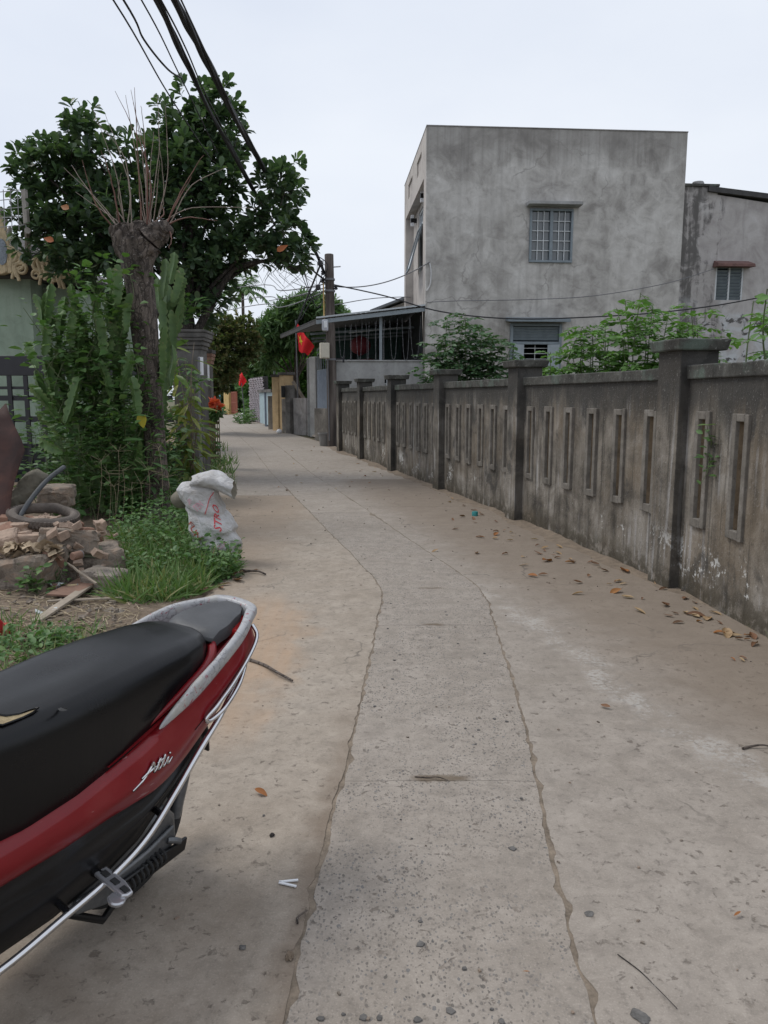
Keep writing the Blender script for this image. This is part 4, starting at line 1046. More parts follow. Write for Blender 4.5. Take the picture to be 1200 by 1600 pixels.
def post_box(name, label, cat, corners, z0, z1, m, group=None, bevel=.01):
    """upright slab over a footprint"""
    c = sum((Vector(p) for p in corners), Vector((0, 0))) / len(corners)
    mb = MB(); mb.prism([(p[0], p[1], z0) for p in corners], [(p[0], p[1], z1) for p in corners])
    o = mb.build(name, m, None, bevel=bevel)
    if label: tag(o, label, cat, group)
    return o
def seg_box(a, b, th):
    a = Vector(a[:2]); b = Vector(b[:2]); d = (b - a).normalized(); n = Vector((-d.y, d.x)) * th / 2
    return [a - n, b - n, b + n, a + n]
def gx(px, Y): return at(px, 640, Y).x
def gz(py, Y): return at(600, py, Y).z
# low stained wall left of the pole
c = seg_box((gx(494, 29.5), 29.5), (gx(515, 29.0), 29.0), .2)
post_box('low_wall', 'short low rain-streaked cement wall just left of the utility pole', 'wall', c, -.05, gz(638, 29.3), M['plain_conc'])
# concrete gate pillars, blue metal gate
gate = empty('entrance_gate', (gx(500, 31), 31, 0), label='blue-grey ribbed metal gate with tall cement posts left of the utility pole', cat='gate')
for a, b, y0, y1, top in ((481, 488, 32.6, 32.6, 560), (489, 499, 32.2, 31.9, 558)):
    mb = MB(); cc = seg_box((gx(a, y0), y0), (gx(b, y1), y1), .35); mb.prism([(p[0], p[1], -.05) for p in cc], [(p[0], p[1], gz(top, y0)) for p in cc]); mb.build('post', M['porch'], gate, bevel=.02)
n_ = 12; ga = Vector((gx(497, 31.6), 31.6)); gb = Vector((gx(516, 29.6), 29.6))
mb = MB(); P = []
for k in range(4 * n_ + 1):
    q = ga + (gb - ga) * k / (4 * n_); off = .03 * (1 if (k % 4) in (1, 2) else 0); nn = Vector((-(gb - ga).y, (gb - ga).x)).normalized() * off
    P.append([(q.x - nn.x, q.y - nn.y, z) for z in (.1, gz(578, 30.6))])
mb.grid(P); mb.build('sheet', M['gate_blue'], gate, solid=.01)
mb = MB()
for z in (.15, 1.4, gz(578, 30.6)): mb.tube([(ga.x, ga.y + .05, z), (gb.x, gb.y + .05, z)], .03, 6)
mb.build('frame', M['steel_paint'], gate)
# fan-shaped bars over the gate
mb = MB()
for k in range(7):
    t = k / 6; q = ga + (gb - ga) * t; mb.tube([(q.x, q.y, gz(578, 30.6)), (q.x, q.y, gz(545 - 18 * t, 30.6))], .014, 5)
mb.tube([(ga.x, ga.y, gz(545, 30.6)), (gb.x, gb.y, gz(527, 30.6))], .03, 5); mb.tube([(ga.x, ga.y, gz(553, 30.6)), (gb.x, gb.y, gz(536, 30.6))], .02, 5)
mb.build('bars', M['steel_paint'], gate)
c = seg_box((gx(457, 34.3), 34.3), (gx(481, 33.2), 33.2), .2)
post_box('patched_wall', 'patched cement wall with a large pale repair left of the blue-grey gate', 'wall', c, -.05, gz(622, 33.5), M['render2'])
mb = MB()
mb.prism([(gx(481, 33.4), 33.0, -.02), (gx(504, 30.2), 29.9, -.02), (gx(520, 30.2), 31.2, -.02), (gx(496, 33.4), 34.4, -.02)], [(gx(481, 33.4) + .02, 33.03, .03), (gx(504, 30.2), 29.95, .03), (gx(520, 30.2), 31.2, .32), (gx(496, 33.4), 34.4, .32)])
o = mb.build('entrance_ramp', M['road_far']); tag(o, kind='structure')
# dark posts and slanting plank behind the patched wall
o = post_box('gate_post', 'dark square post with a cap light beside the ochre pillar', 'post', seg_box((gx(450, 34.2), 34.2), (gx(457, 34.0), 34.0), .3), -.05, gz(602, 34), M['pillar_old'])
mb = MB(); mb.box((gx(443, 33.9), 33.9, gz(612, 34)), (.16, .16, .5)); mb.build('lamp', M['black_plastic'], o, bevel=.02)
o = post_box('gate_post', 'taller mouldy post behind the patched wall near the flag pole', 'post', seg_box((gx(458, 35.5), 35.5), (gx(466, 35.5), 35.5), .3), -.05, gz(601, 35.5), M['pillar_old'])
mb = MB(); mb.box((gx(470, 35.2), 35.2, gz(615, 35)), (.14, .1, 1.3), rot=Matrix.Rotation(R(-32), 3, 'Y')); mb.build('brace', M['board'], o)
o = post_box('yard_wall', 'stained pale cement wall end under the dark gate post, beside the ochre pillar', 'wall', seg_box((gx(444, 34.4), 34.4), (gx(455, 34.2), 34.2), .35), -.05, gz(623, 34.3), M['plain_conc'])
for (p0, p1, y, top, lab) in ((429, 439, 37.0, 589, 'ochre plastered gate pillar, the farther one next to the pale blue door'), (439.5, 456, 35.4, 586, 'ochre plastered gate pillar, the nearer and wider one')):
    e = empty('gate_pillar', (gx(p0, y), y, 0), label=lab, cat='pillar', group='ochre gate pillars')
    cc = seg_box((gx(p0 + 1, y), y), (gx(p1, y + .3), y + .3), .4)
    mb = MB(); mb.prism([(p[0], p[1], -.05) for p in cc], [(p[0], p[1], gz(top, y)) for p in cc]); mb.build('shaft', M['yellow_wall'], e, bevel=.02)
    cc2 = [Vector(sum((Vector(q) for q in cc), Vector((0, 0))) / 4) + (Vector(p) - Vector(sum((Vector(q) for q in cc), Vector((0, 0))) / 4)) * 1.25 for p in cc]
    mb = MB(); mb.prism([(p[0], p[1], gz(top, y)) for p in cc2], [(p[0], p[1], gz(top, y) + .12) for p in cc2]); mb.build('cap', M['pillar_old'], e, bevel=.02)
# pale blue double door in a low wall
d0 = Vector((gx(407, 45), 45.0)); d1 = Vector((gx(428, 39.5), 39.5))
door = empty('yard_door', (d0.x, d0.y, 0), label='pale blue double yard door with dark post, between the ochre pillars and the stone-clad wall', cat='door')
zt = gz(613, 42)
for a, b in ((0, .48), (.54, .98)):
    q0 = d0 + (d1 - d0) * a; q1 = d0 + (d1 - d0) * b
    cc = seg_box(q0, q1, .08); mb = MB(); mb.prism([(p[0], p[1], .1) for p in cc], [(p[0], p[1], zt) for p in cc]); lf = mb.build('door_leaf', M['door_blue'], door)
    for k in range(3):
        q = q0 + (q1 - q0) * (.2 + .3 * k); nn = Vector(((q1 - q0).y, -(q1 - q0).x)).normalized() * -.06
        mb = MB(); mb.box((q.x + nn.x, q.y + nn.y, zt * .62), (.05, .22, zt * .45)); mb.build('slot', M['dark_in'], lf)
q = d0 + (d1 - d0) * .51; mb = MB(); mb.box((q.x, q.y, zt / 2), (.22, .22, zt + .3)); mb.build('post', M['gate_blue'], door)
mb = MB(); mb.box((d1.x, d1.y - .6, zt / 2 - .1), (.25, 1.2, zt - .2)); mb.build('side_wall', M['plain_conc'], door)
mb = MB(); mb.prism([(p[0], p[1], zt) for p in seg_box(d0, d1, .3)], [(p[0], p[1], zt + .15) for p in seg_box(d0, d1, .3)]); mb.build('lintel', M['pillar_old'], door)
# wall clad in wavy ledge stones
s0 = Vector((gx(395, 52), 52.0)); s1 = Vector((gx(416, 47), 47.0))
sw_ = empty('stone_wall', (s0.x, s0.y, 0), label='wall end clad in wavy purple-grey ledge stones down the lane', cat='wall')
zt = gz(589, 49); cc = seg_box(s0, s1, .3)
mb = MB(); mb.prism([(p[0], p[1], -.05) for p in cc], [(p[0], p[1], zt) for p in cc]); mb.build('core', M['mortar'], sw_)
dd = (s1 - s0); Ls = dd.length; du = dd.normalized(); nv = Vector((du.y, -du.x))
if nv.x > 0: nv = -nv
rows_n = 22; shared = []
for k in range(3):
    mb = MB(); L = .9
    P = []
    for i in range(5):
        u = (i / 4 - .5) * L; wv_ = .03 * math.sin(i * 1.6 + k * 2)
        P.append([(u, -.0, -.05 + wv_), (u, .07, -.045 + wv_), (u, .085, .02 + wv_), (u, .06, .055 + wv_), (u, 0, .06 + wv_)])
    mb.grid(P); shared.append(mb.mesh('stone_block', M['stone_block'], 60))
ang_ = math.atan2(nv.y, nv.x) - math.pi / 2
for j in range(rows_n):
    u = -.3 * (j % 2); 
    while u < Ls - .3:
        q = s0 + du * (u + .5 + .1 * rnd.random()) + nv * .14; z = .08 + j * (zt - .1) / rows_n
        o = link('stone_block', shared[(j + int(u * 3)) % 3]); place(o, sw_, basis(sw_).inverted() @ Matrix.Identity(4))
        o.matrix_parent_inverse = basis(sw_).inverted(); o.matrix_basis = Matrix.Translation((q.x, q.y, z)) @ Matrix.Rotation(ang_, 4, 'Z')
        u += .95
# face of the wall turned to the camera
f0 = Vector((s1.x - .2, s1.y - .17)); 
# far ochre gate and brown iron leaf, cyan frame
o = post_box('far_gate_pillar', 'small ochre gate pillar far down the lane where it bends', 'pillar', seg_box((gx(354, 72), 72), (gx(362, 71), 71), .5), -.05, gz(613, 72), M['yellow_gate'])
fg = empty('iron_gate', (gx(366, 70), 70, 0), label='open red-brown iron gate leaf beside the small ochre pillar far down the lane', cat='gate')
mb = MB()
qa, qb = Vector((gx(362.5, 70.8), 70.8)), Vector((gx(370.5, 68), 68))
for k in range(8):
    q = qa + (qb - qa) * k / 7; mb.tube([(q.x, q.y, .1), (q.x, q.y, gz(612, 69.5))], .07, 5)
mb.build('bars', M['red_iron'], fg)
mb = MB()
for z in (.25, 1.1, gz(613, 69.5)): mb.tube([(qa.x, qa.y, z), (qb.x, qb.y, z)], .06, 5)
mb.build('frame', M['red_iron'], fg)
mb = MB()
for k in range(5): mb.tube([(gx(333 + k * 2.8, 76), 76, .2), (gx(333 + k * 2.8, 76), 76, gz(617, 76))], .05, 5)
for z in (.6, gz(628, 76), gz(618, 76)): mb.tube([(gx(332, 76), 76, z), (gx(345, 76), 76, z)], .06, 5)
o = mb.build('barrier_frame', simple('cyan_paint', (.22, .5, .55), .5, .1)); tag(o, 'pale cyan metal barrier frame at the far end of the lane', 'barrier')
# white bags at the lane edge
def bag(name, lab, c, s, m, group=None, seed=0):
    mb = MB(); P = []
    for i in range(9):
        a = i / 8; r = math.sin(math.pi * min(1, a * .85 + .15)) ** .6 if i < 8 else .05
        P.append([(c.x + s[0] * r * math.cos(b) * (1 + .25 * nz(b * 2, a * 3, 1, seed)), c.y + s[1] * r * math.sin(b) * (1 + .25 * nz(b * 2, a * 3 + 7, 1, seed)), c.z + s[2] * a) for b in np.linspace(0, 2 * math.pi, 12, endpoint=False)])
    mb.grid(P, close_v=True); o = mb.build(name, m, smooth=60); tag(o, lab, 'bag', group); return o
bag('plastic_bag', 'crumpled white plastic bag lying at the foot of the nearer ochre pillar', gp(437, 677) + Vector((0, -.1, 0)), (.13, .14, .2), M['white_plastic'], 'white bags along the lane', 3)
bag('plastic_bag', 'white plastic bag beside weeds near the stone-clad wall far down the lane', gp(380, 656) + Vector((0, 0, .0)), (.22, .22, .5), M['white_plastic'], 'white bags along the lane', 5)

# ------------------------------------------------------------------ flags
def flag(base, top, cloth, lab, star, seed):
    e = empty('flag', base, label=lab, cat='flag', group='red flags on poles along the lane')
    mb = MB(); mb.tube([base, top], .028, 8); mb.build('flag_pole', M['cable_grey'], e, smooth=60)
    p0, p1, w = cloth                                  # hoist top, hoist bottom, free corner offset
    P = []; nu, nv_ = 16, 14
    for i in range(nu + 1):
        u = i / nu; row = []
        for j in range(nv_ + 1):
            v = j / nv_
            p = p0.lerp(p1, v) + w * u * (1 - .5 * v)
            p = p + Vector((0, .17 * math.sin(u * 7 + seed + v * 1.5) * (.25 + u), -(.84 - .72 * v) * u * (p0 - p1).length + .03 * math.sin(u * 9 + v * 2)))
            row.append(p)
        P.append(row)
    mb = MB(); mb.grid(P); cl = mb.build('cloth', M['flag_red'], e, smooth=180)
    if star:
        def S(u, v): 
            a = min(nu - 1.001, max(0, u * nu)); b = min(nv_ - 1.001, max(0, v * nv_)); i, j = int(a), int(b); fu, fv = a - i, b - j
            q = Vector(P[i][j]) * (1 - fu) * (1 - fv) + Vector(P[i + 1][j]) * fu * (1 - fv) + Vector(P[i][j + 1]) * (1 - fu) * fv + Vector(P[i + 1][j + 1]) * fu * fv
            n = (Vector(P[i + 1][j]) - Vector(P[i][j])).cross(Vector(P[i][j + 1]) - Vector(P[i][j])).normalized()
            if n.y > 0: n = -n
            return q + n * .012
        pts = []
        for k in range(10):
            r = .2 if k % 2 == 0 else .085; a = math.pi / 2 + k * math.pi / 5
            pts.append(S(.24 + r * .95 * math.cos(a), .5 - r * math.sin(a)))
        c = S(.24, .5); mb = MB(); mb.add([c] + pts, [(0, 1 + k, 1 + (k + 1) % 10) for k in range(10)]); mb.build('star', M['flag_yellow'], cl)
Y = 34.6
flag(Vector((gx(466, Y), Y, 0)), at(462, 500, Y), (at(462.5, 503, Y), at(467, 549, Y), Vector((.8, -.2, 0))), 'red flag with a yellow star hanging from a thin pole left of the utility pole', True, .4)
Y = 50.0
flag(Vector((gx(383, Y), Y, 0)), at(374, 569, Y), (at(374.5, 571, Y), at(373, 601, Y), Vector((.42, -.2, 0))), 'smaller red flag hanging far down the lane in front of dark trees', False, 1.5)
mb = MB(); mb.tube([(gx(430, 38), 38, 0), (gx(430, 38), 38, gz(566, 38))], .05, 8); o = mb.build('post', M['steel_paint']); tag(o, 'thin bare grey post behind the ochre pillars', 'post')

# ------------------------------------------------------------------ overhead cables (strung between the pole and the next pole behind the viewer)
def cable(name, lab, pts, r, m, n=8, group='cables over the lane', sides=6):
    mb = MB(); mb.tube(spline(pts, n), r, sides); o = mb.build(name, m, smooth=80); tag(o, lab, 'cable', group); return o
J = pole_at(5.35)
def sag(pa, pb, drop, k=10):
    return [Vector(pa).lerp(Vector(pb), i / k) - Vector((0, 0, drop * 4 * (i / k) * (1 - i / k))) for i in range(k + 1)]
far1 = Vector((-2.5, -16, 7.2))
def tail_pts(p, end):
    p, end = Vector(p), Vector(end)
    return [p.lerp(end, t) - Vector((0, 0, .5 * t * (1 - t))) for t in (.15, .35, .55, .75, 1)]
def bundle_pts(px_top, Yt, px_mid, Ym, end, start):
    return [start, at(*px_mid, Ym), at(*px_top, Yt), end]
# two thick twisted bundles
def bundle(name, lab, path, count, rad, spread):
    e = empty(name, path[0], label=lab, cat='cable', group='cables over the lane')
    pts = spline(path, 18)
    for k in range(count):
        q = []
        for i, p in enumerate(pts):
            a = i * .11 + k * 2 * math.pi / count; s = spread * ((.8 + .5 * nz(i * .12, k, 1, k + 3)) if k else .3)
            q.append(p + Vector((math.cos(a) * s, 0, math.sin(a) * s)))
        mb = MB(); mb.tube(q, rad, 5); mb.build('strand', M['cable'], e, smooth=80)
    return e
bundle('cable_bundle', 'thick black cable bundle overhead, the right and heavier of the two', [J + Vector((-.15, 0, .1)), at(488, 385, 23.5), at(432, 298, 17), at(374, 195, 12.0), at(315, 78, 9.2), at(262, -20, 7.6), *tail_pts(at(262, -20, 7.6), (-1.9, -12, 5.9))], 6, .018, .035)
bundle('cable_bundle', 'thick black cable bundle overhead, the left and thinner of the two', [J + Vector((-.15, 0, -.1)), at(478, 412, 23), at(425, 345, 17.5), at(345, 205, 12.2), at(290, 95, 9.4), at(238, -10, 7.6), *tail_pts(at(238, -10, 7.6), (-2.1, -12, 5.9))], 4, .016, .024)
cable('cable', 'single thin cable running just right of the heavy bundles', [J + Vector((-.1, 0, .3)), at(492, 395, 24), at(405, 245, 15), at(345, 130, 10), at(283, 0, 7.8), *tail_pts(at(283, 0, 7.8), (-1.7, -12, 6.0))], .009, M['cable'])
cable('cable', 'thin cable leftmost over the lane, passing the pollarded trunk', [at(330, 250, 13.5), at(262, 145, 10.5), at(177, 0, 7.8), *tail_pts(at(177, 0, 7.8), (-2.8, -12, 5.9))], .009, M['cable'])
cable('cable', 'thin wavy cable second from the left that ends in the crown of the big tree', [at(284, 122, 10), at(262, 108, 9.4), at(225, 62, 8.6), at(193, 0, 7.8), *tail_pts(at(193, 0, 7.8), (-2.6, -12, 5.9))], .011, M['cable'])
cable('cable', 'thin straight cable between the wavy cable and the left bundle', [at(340, 240, 13), at(281, 118, 10), at(221, 0, 7.8), *tail_pts(at(221, 0, 7.8), (-2.4, -12, 5.9))], .008, M['cable'])
cable('cable', 'thin cable squeezed between the two thick bundles', [at(400, 300, 16.5), at(330, 165, 11), at(290, 75, 9), at(246, -10, 7.6), *tail_pts(at(246, -10, 7.6), (-2.2, -12, 5.9))], .009, M['cable'])
cable('cable', 'pale service cable sagging from the pole to the upper corner of the house', sag(pole_at(5.05) + Vector((.1, 0, 0)), hp(.12, -.04, 5.78), .28), .017, M['cable_grey'], 3, 'service cables to the houses')
cable('cable', 'black service cable slanting from the pole across the house front to the annex', [pole_at(5.1) + Vector((.1, 0, 0)), at(600, 462, 24.6), at(690, 487, 24.3), at(800, 498, 24.2), at(930, 495, 24.2), at(1060, 485, 24.2), at(1200, 462, 23.5), Vector((16, 22, 5.6))], .02, M['cable'], 8, 'service cables to the houses')
cable('cable', 'thin cable running nearly level along the house front', [hp(.05, -.06, 4.55), at(720, 470, 24.7), at(830, 468, 24.7), at(930, 462, 24.9), at(1040, 443, 25), at(1116, 420, 25.2)], .012, M['cable_grey'], 8, 'service cables to the houses')
cable('cable', 'thin dark cable sagging from the pole behind the porch roof', [pole_at(4.45), at(600, 465, 29), at(680, 470, 33), Vector((6, 36, 4.8))], .014, M['cable_grey'], 6, 'service cables to the houses')
for k, (a, b, lab) in enumerate(((462, 448, 'upper thin cable crossing the sky left of the pole'), (470, 468, 'middle thin cable crossing the sky left of the pole'), (478, 480, 'lowest thin cable crossing the sky left of the pole'))):
    cable('cable', lab, [J + Vector((0, .05, -.2 - .1 * k)), at(440, a - 8 + 5 * k, 32), at(380, b, 42), Vector((-22, 60, 8.0 - k))], .02, M['cable_grey'], 8)
# tangle of loops and drops at the pole head
drops = [((497, 400), (512, 420), (480, 470), 'curved black cable looping from the bundle down past the pole head'),
         ((468, 420), (490, 468), (507, 450), 'slack loop of cable hanging left of the pole head'),
         ((470, 405), (494, 480), (515, 445), 'lower slack loop of cable left of the pole head'),
         ((505, 405), (500, 440), (470, 500), 'cable dropping from the pole head towards the flag'),
         ((512, 440), (485, 450), (455, 440), 'thin cable running left from the pole head into the big tree'),
         ((512, 455), (470, 462), (420, 470), 'thin cable running left from the pole head over the palm')]
for k, (a, b, c, lab) in enumerate(drops):
    cable('cable', lab, [at(*a, 24.6), at(*b, 24.7), at(*c, 25.2)], .014 if k < 4 else .01, M['cable'], 8, 'loose cables at the pole head')
a = at(500, 415, 24.5); b = at(458, 520, 30)
cable('cable', 'taut dark stay cable slanting from the pole head down to the frangipani', [a, at(480, 465, 27), b], .03, M['cable'], 6, 'loose cables at the pole head')
for q in (at(500, 411, 24.5), at(497, 449, 24.6)):
    mb = MB(); mb.lathe([(.02, -.09), (.07, -.07), (.08, 0), (.07, .07), (.02, .09)], 10, q); o = mb.build('cable_clamp', M['cable'], smooth=40)
    tag(o, 'upper black cable clamp left of the pole head' if q.z > 5.2 else 'lower black cable clamp left of the pole head', 'clamp', 'cable clamps at the pole')
# ------------------------------------------------------------------ left side: house, gate, pillars
gh = empty('green_house', (-10, 17, 0), label='low pale green house with dark tiled roof and curled plaster ornaments', cat='house')
GX = at(47, 440, 17).x; ez = at(20, 436, 17).z
mb = MB(); mb.box(((GX - 15) / 2, 17 + 4, ez / 2), (GX + 15, 8, ez)); mb.build('wall', M['house_green'], gh)
mb = MB(); mb.box((GX + .32, 17.6 + 3, ez / 2 - .05), (.62, 6, ez - .1)); mb.build('side_wall', M['house_green'], gh)
mb = MB(); mb.prism([(-15, 16.6, ez), (GX + .75, 16.6, ez), (GX + .75, 25.5, ez), (-15, 25.5, ez)], [(-15, 16.5, ez + .22), (GX + .85, 16.5, ez + .22), (GX + .85, 25.6, ez + .22), (-15, 25.6, ez + .22)])
mb.build('eave', M['eave'], gh)
# hipped roof: rows of tiles on the two faces that show
rz = ez + .22; slope = .5
tile = MB(); tile.box((0, 0, 0), (.2, .32, .03)); tile_me = tile.mesh('roof_tile', M['roof_tile'])
mb = MB(); mb.add([(-15, 16.5, rz), (GX + .85, 16.5, rz), (GX - 3.6, 21, rz + 2.2), (-15, 21, rz + 2.2), (GX + .85, 25.6, rz), (-15, 25.6, rz)], [(0, 1, 2, 3), (1, 4, 2), (3, 2, 4, 5)])
rf = mb.build('roof', M['roof_tile'], gh)
for j in range(9):
    y = 16.62 + j * .27; z = rz + .03 + (y - 16.5) * 2.2 / 4.5
    for k in range(26):
        x = GX + .75 - (y - 16.5) * (4.45 / 4.5) - k * .215 - (j % 2) * .1
        if x < -11.5: break
        o = link('roof_tile', tile_me); o.parent = rf
        o.matrix_basis = Matrix.Translation((x, y, z + rnd.uniform(-.012, .012))) @ Matrix.Rotation(math.atan2(2.2, 4.5) + rnd.uniform(-.05, .05), 4, 'X') @ Matrix.Rotation(rnd.uniform(-.06, .06), 4, 'Z')
def curl(name, c, s, flip=1, m='ornament', turns=1.4, ang=0.0):
    pts = []; rr = []
    for k in range(26):
        t = k / 25; a = math.pi * .9 - t * turns * 2 * math.pi; r = s * (.55 - .42 * t)
        pts.append(Vector(c) + Matrix.Rotation(ang, 3, 'Y') @ Vector((flip * (r * math.cos(a)), 0, s * .75 + r * math.sin(a)))); rr.append(s * (.17 - .07 * t))
    base = Vector(c) + Matrix.Rotation(ang, 3, 'Y') @ Vector((-flip * s * .25, 0, -.05))
    mb = MB(); mb.tube([base] + pts, [s * .16] + rr, 8); return mb.build(name, M[m], gh, smooth=60)
for (px, py, s, fl) in ((57, 432, .2, -1), (64, 425, .34, -1), (72, 421, .3, 1), (82, 421, .4, 1), (91, 427, .32, 1), (98, 432, .27, 1), (104, 438, .22, 1), (76, 432, .22, -1), (88, 437, .24, -1)):
    curl('roof_curl', at(px, py, 16.4) + Vector((0, 0, -.12)), s, fl)
for (px, py, s) in ((9, 415, .3), (17, 413, .34), (24, 414, .3), (30, 421, .24), (14, 424, .22), (34, 427, .24)):
    curl('roof_curl', at(px, py, 16.35) + Vector((0, 0, -.1)), s, 1 if px > 15 else -1)
# pointed plaster gable finial with a mosaic panel and feather-like edge
c = at(2, 395, 16.4); s_ = 16.4 / 1200
prof = [(0, -32), (14, -28), (18, -8), (14, 18), (9, 40), (2, 62), (-10, 62), (-40, 30), (-40, -32)]
mb = MB(); P0 = [c + Vector((x * s_, -.08, z * s_)) for x, z in prof]; mb.prism(P0, [p + Vector((0, .16, 0)) for p in P0]); mb.build('finial', M['ornament'], gh, bevel=.02)
mb = MB(); mb.lathe([(.0, -.01), (.12, -.01), (.12, .02), (.0, .03)], 14, c + Vector((4 * s_, -.09, 0)), Matrix.Rotation(R(90), 3, 'X') @ Matrix.Diagonal((1, 2.2, 1))); mb.build('mosaic_panel', M['mosaic'], gh)
for k, (x, z, r) in enumerate(((20, -20, .12), (21, -4, .12), (19, 12, .13), (15, 28, .12), (10, 44, .12), (4, 58, .1))):
    mb = MB(); q = c + Vector((x * s_, -.02, z * s_)); mb.tube([q + Vector((-.06, 0, -r * .9)), q, q + Vector((.02, 0, r * 1.1))], [r * .35, r * .5, r * .2], 8); mb.build('feather', M['ornament_grey'], gh, smooth=60)
# black steel gate
GY = 13.6; gx0, gx1 = -9.2, at(268, 600, GY).x; gtop = at(0, 556, GY).z; gband = at(0, 587, GY).z
bg = empty('black_gate', ((gx0 + gx1) / 2, GY, 0), label='wide black steel gate with a solid top band behind the cactus', cat='gate')
mb = MB(); mb.box(((gx0 + gx1) / 2, GY, (gtop + gband) / 2), (gx1 - gx0, .06, gtop - gband)); mb.build('top_band', M['black_gate'], bg, bevel=.01)
for z, h in ((at(0, 622, GY).z, .09), (at(0, 606, GY).z, .05), (at(0, 655, GY).z, .1), (.18, .1)):
    mb = MB(); mb.box(((gx0 + gx1) / 2, GY + .02, z), (gx1 - gx0, .05, h)); mb.build('rail', M['black_gate'], bg)
k = 0; x = gx0 + .1
while x < gx1:
    mb = MB(); mb.box((x, GY - .015, (.1 + gband) / 2 - .002), (.07, .045, gband - .1)); mb.build('bar', M['black_gate'], bg); x += .285
mb = MB(); mb.box(((gx0 + gx1) / 2, GY + .25, .42), (gx1 - gx0, .02, .7)); mb.build('kick_plate', M['black_gate'], bg)
mb = MB(); mb.box((-9.0, 19, .8), (4, .2, 1.7)); o = mb.build('yard_wall', M['cream_wall']); tag(o, 'low cream wall glimpsed between the black gate bars', 'wall')
# old capped gate pillars
def old_pillar(name, lab, x0, x1, Y, top, steps, m, bricks):
    w = x1 - x0; cx = (x0 + x1) / 2
    e = empty(name, (cx, Y, 0), label=lab, cat='pillar', group='old gate pillars on the left')
    mb = MB(); mb.box((cx, Y, top / 2 - .2), (w * .82, w * .82, top - .3)); sh = mb.build('shaft', m, e, bevel=.015)
    z = top - .36
    for k, (f, h) in enumerate(steps):
        mb = MB(); mb.box((cx, Y, z + h / 2), (w * f, w * f, h - .002)); mb.build('cap_course', M['brick'] if k in bricks else m, e, bevel=.012); z += h
    return e, sh, cx, w * .82
e, sh, cx, w = old_pillar('gate_pillar', 'tall mouldy square gate pillar with stepped cap, nearest the black gate', at(268, 600, 14.5).x, at(321, 600, 14.5).x, 14.7, at(290, 515, 14.5).z, ((.9, .07), (1.0, .08), (1.1, .06), (1.16, .09), (1.22, .05)), M['pillar_old'], ())
e2, sh2, cx2, w2_ = old_pillar('gate_pillar', 'narrower gate pillar with brick cap and exposed bricks behind the mouldy one', at(309, 600, 17.3).x, at(332, 600, 17.3).x, 17.4, at(320, 543, 17.3).z, ((.95, .08), (1.06, .08), (1.16, .07), (1.22, .08)), M['pillar_old'], (0, 1, 2))
bm = MB(); bm.box((0, 0, 0), (.2, .05, .06), jit=.006); brick_me = bm.mesh('brick', M['brick'])
for j in range(14):
    for k in range(2):
        z = .2 + j * .075
        o = link('brick', brick_me); o.parent = sh2
        o.matrix_basis = Matrix.Translation((cx2 - .06 + k * .21 + (.1 if j % 2 else 0) - .05, 17.4 - w2_ / 2 - .01 + .008 * rnd.random(), z))
for (px, py, Y, h, lab) in ((314, 572, 14.2, .32, 'short white plastic pipe piece on the nearer old gate pillar'), (324, 582, 17.0, .34, 'short white plastic pipe piece on the brick-capped gate pillar')):
    p = at(px, py, Y - .05); mb = MB(); mb.tube([p - Vector((0, 0, h / 2)), p + Vector((0, 0, h / 2))], .045, 10); o = mb.build('pipe_piece', M['white_plastic'], smooth=60); tag(o, lab, 'pipe', 'white pipe pieces')
p = at(313.5, 700, 14.0); mb = MB(); mb.tube([(p.x, p.y, 0), (p.x, p.y, 1.1)], .03, 8); mb.tube([(p.x, p.y, 1.1), (p.x + .02, p.y + .02, 2.3)], .022, 8); o = mb.build('water_pipe', M['cable_grey'], smooth=60); tag(o, 'thin grey water pipe running up the nearer old gate pillar', 'pipe')
Y = 18.2; x = at(328, 640, Y).x; mb = MB(); mb.box((x, Y, gz(636, Y) / 2), (.13, .13, gz(636, Y))); o = mb.build('post', M['green_face'], bevel=.01); tag(o, 'slim green-stained concrete post under the orange flowers', 'post')
# wire net on a post above the roof
wn_ = empty('wire_net', at(40, 350, 15), label='wire net on a grey post above the green house roof', cat='net')
mb = MB(); mb.tube([at(42, 350, 15), at(38, 297, 15)], .06, 7); mb.tube([at(43, 360, 15), at(44, 400, 17.5)], .06, 7); mb.build('post', M['ornament_grey'], wn_)
mb = MB()
for py in (297, 310, 324, 338, 352): mb.tube([at(-60, py - 2, 15), at(-10, py + 4, 15), at(40, py - 1, 15)], .008, 4)
for px in range(-50, 40, 11): mb.tube([at(px, 296, 15), at(px + 3, 360, 15)], .008, 4)
mb.build('mesh_wires', M['thorn_wire'], wn_)

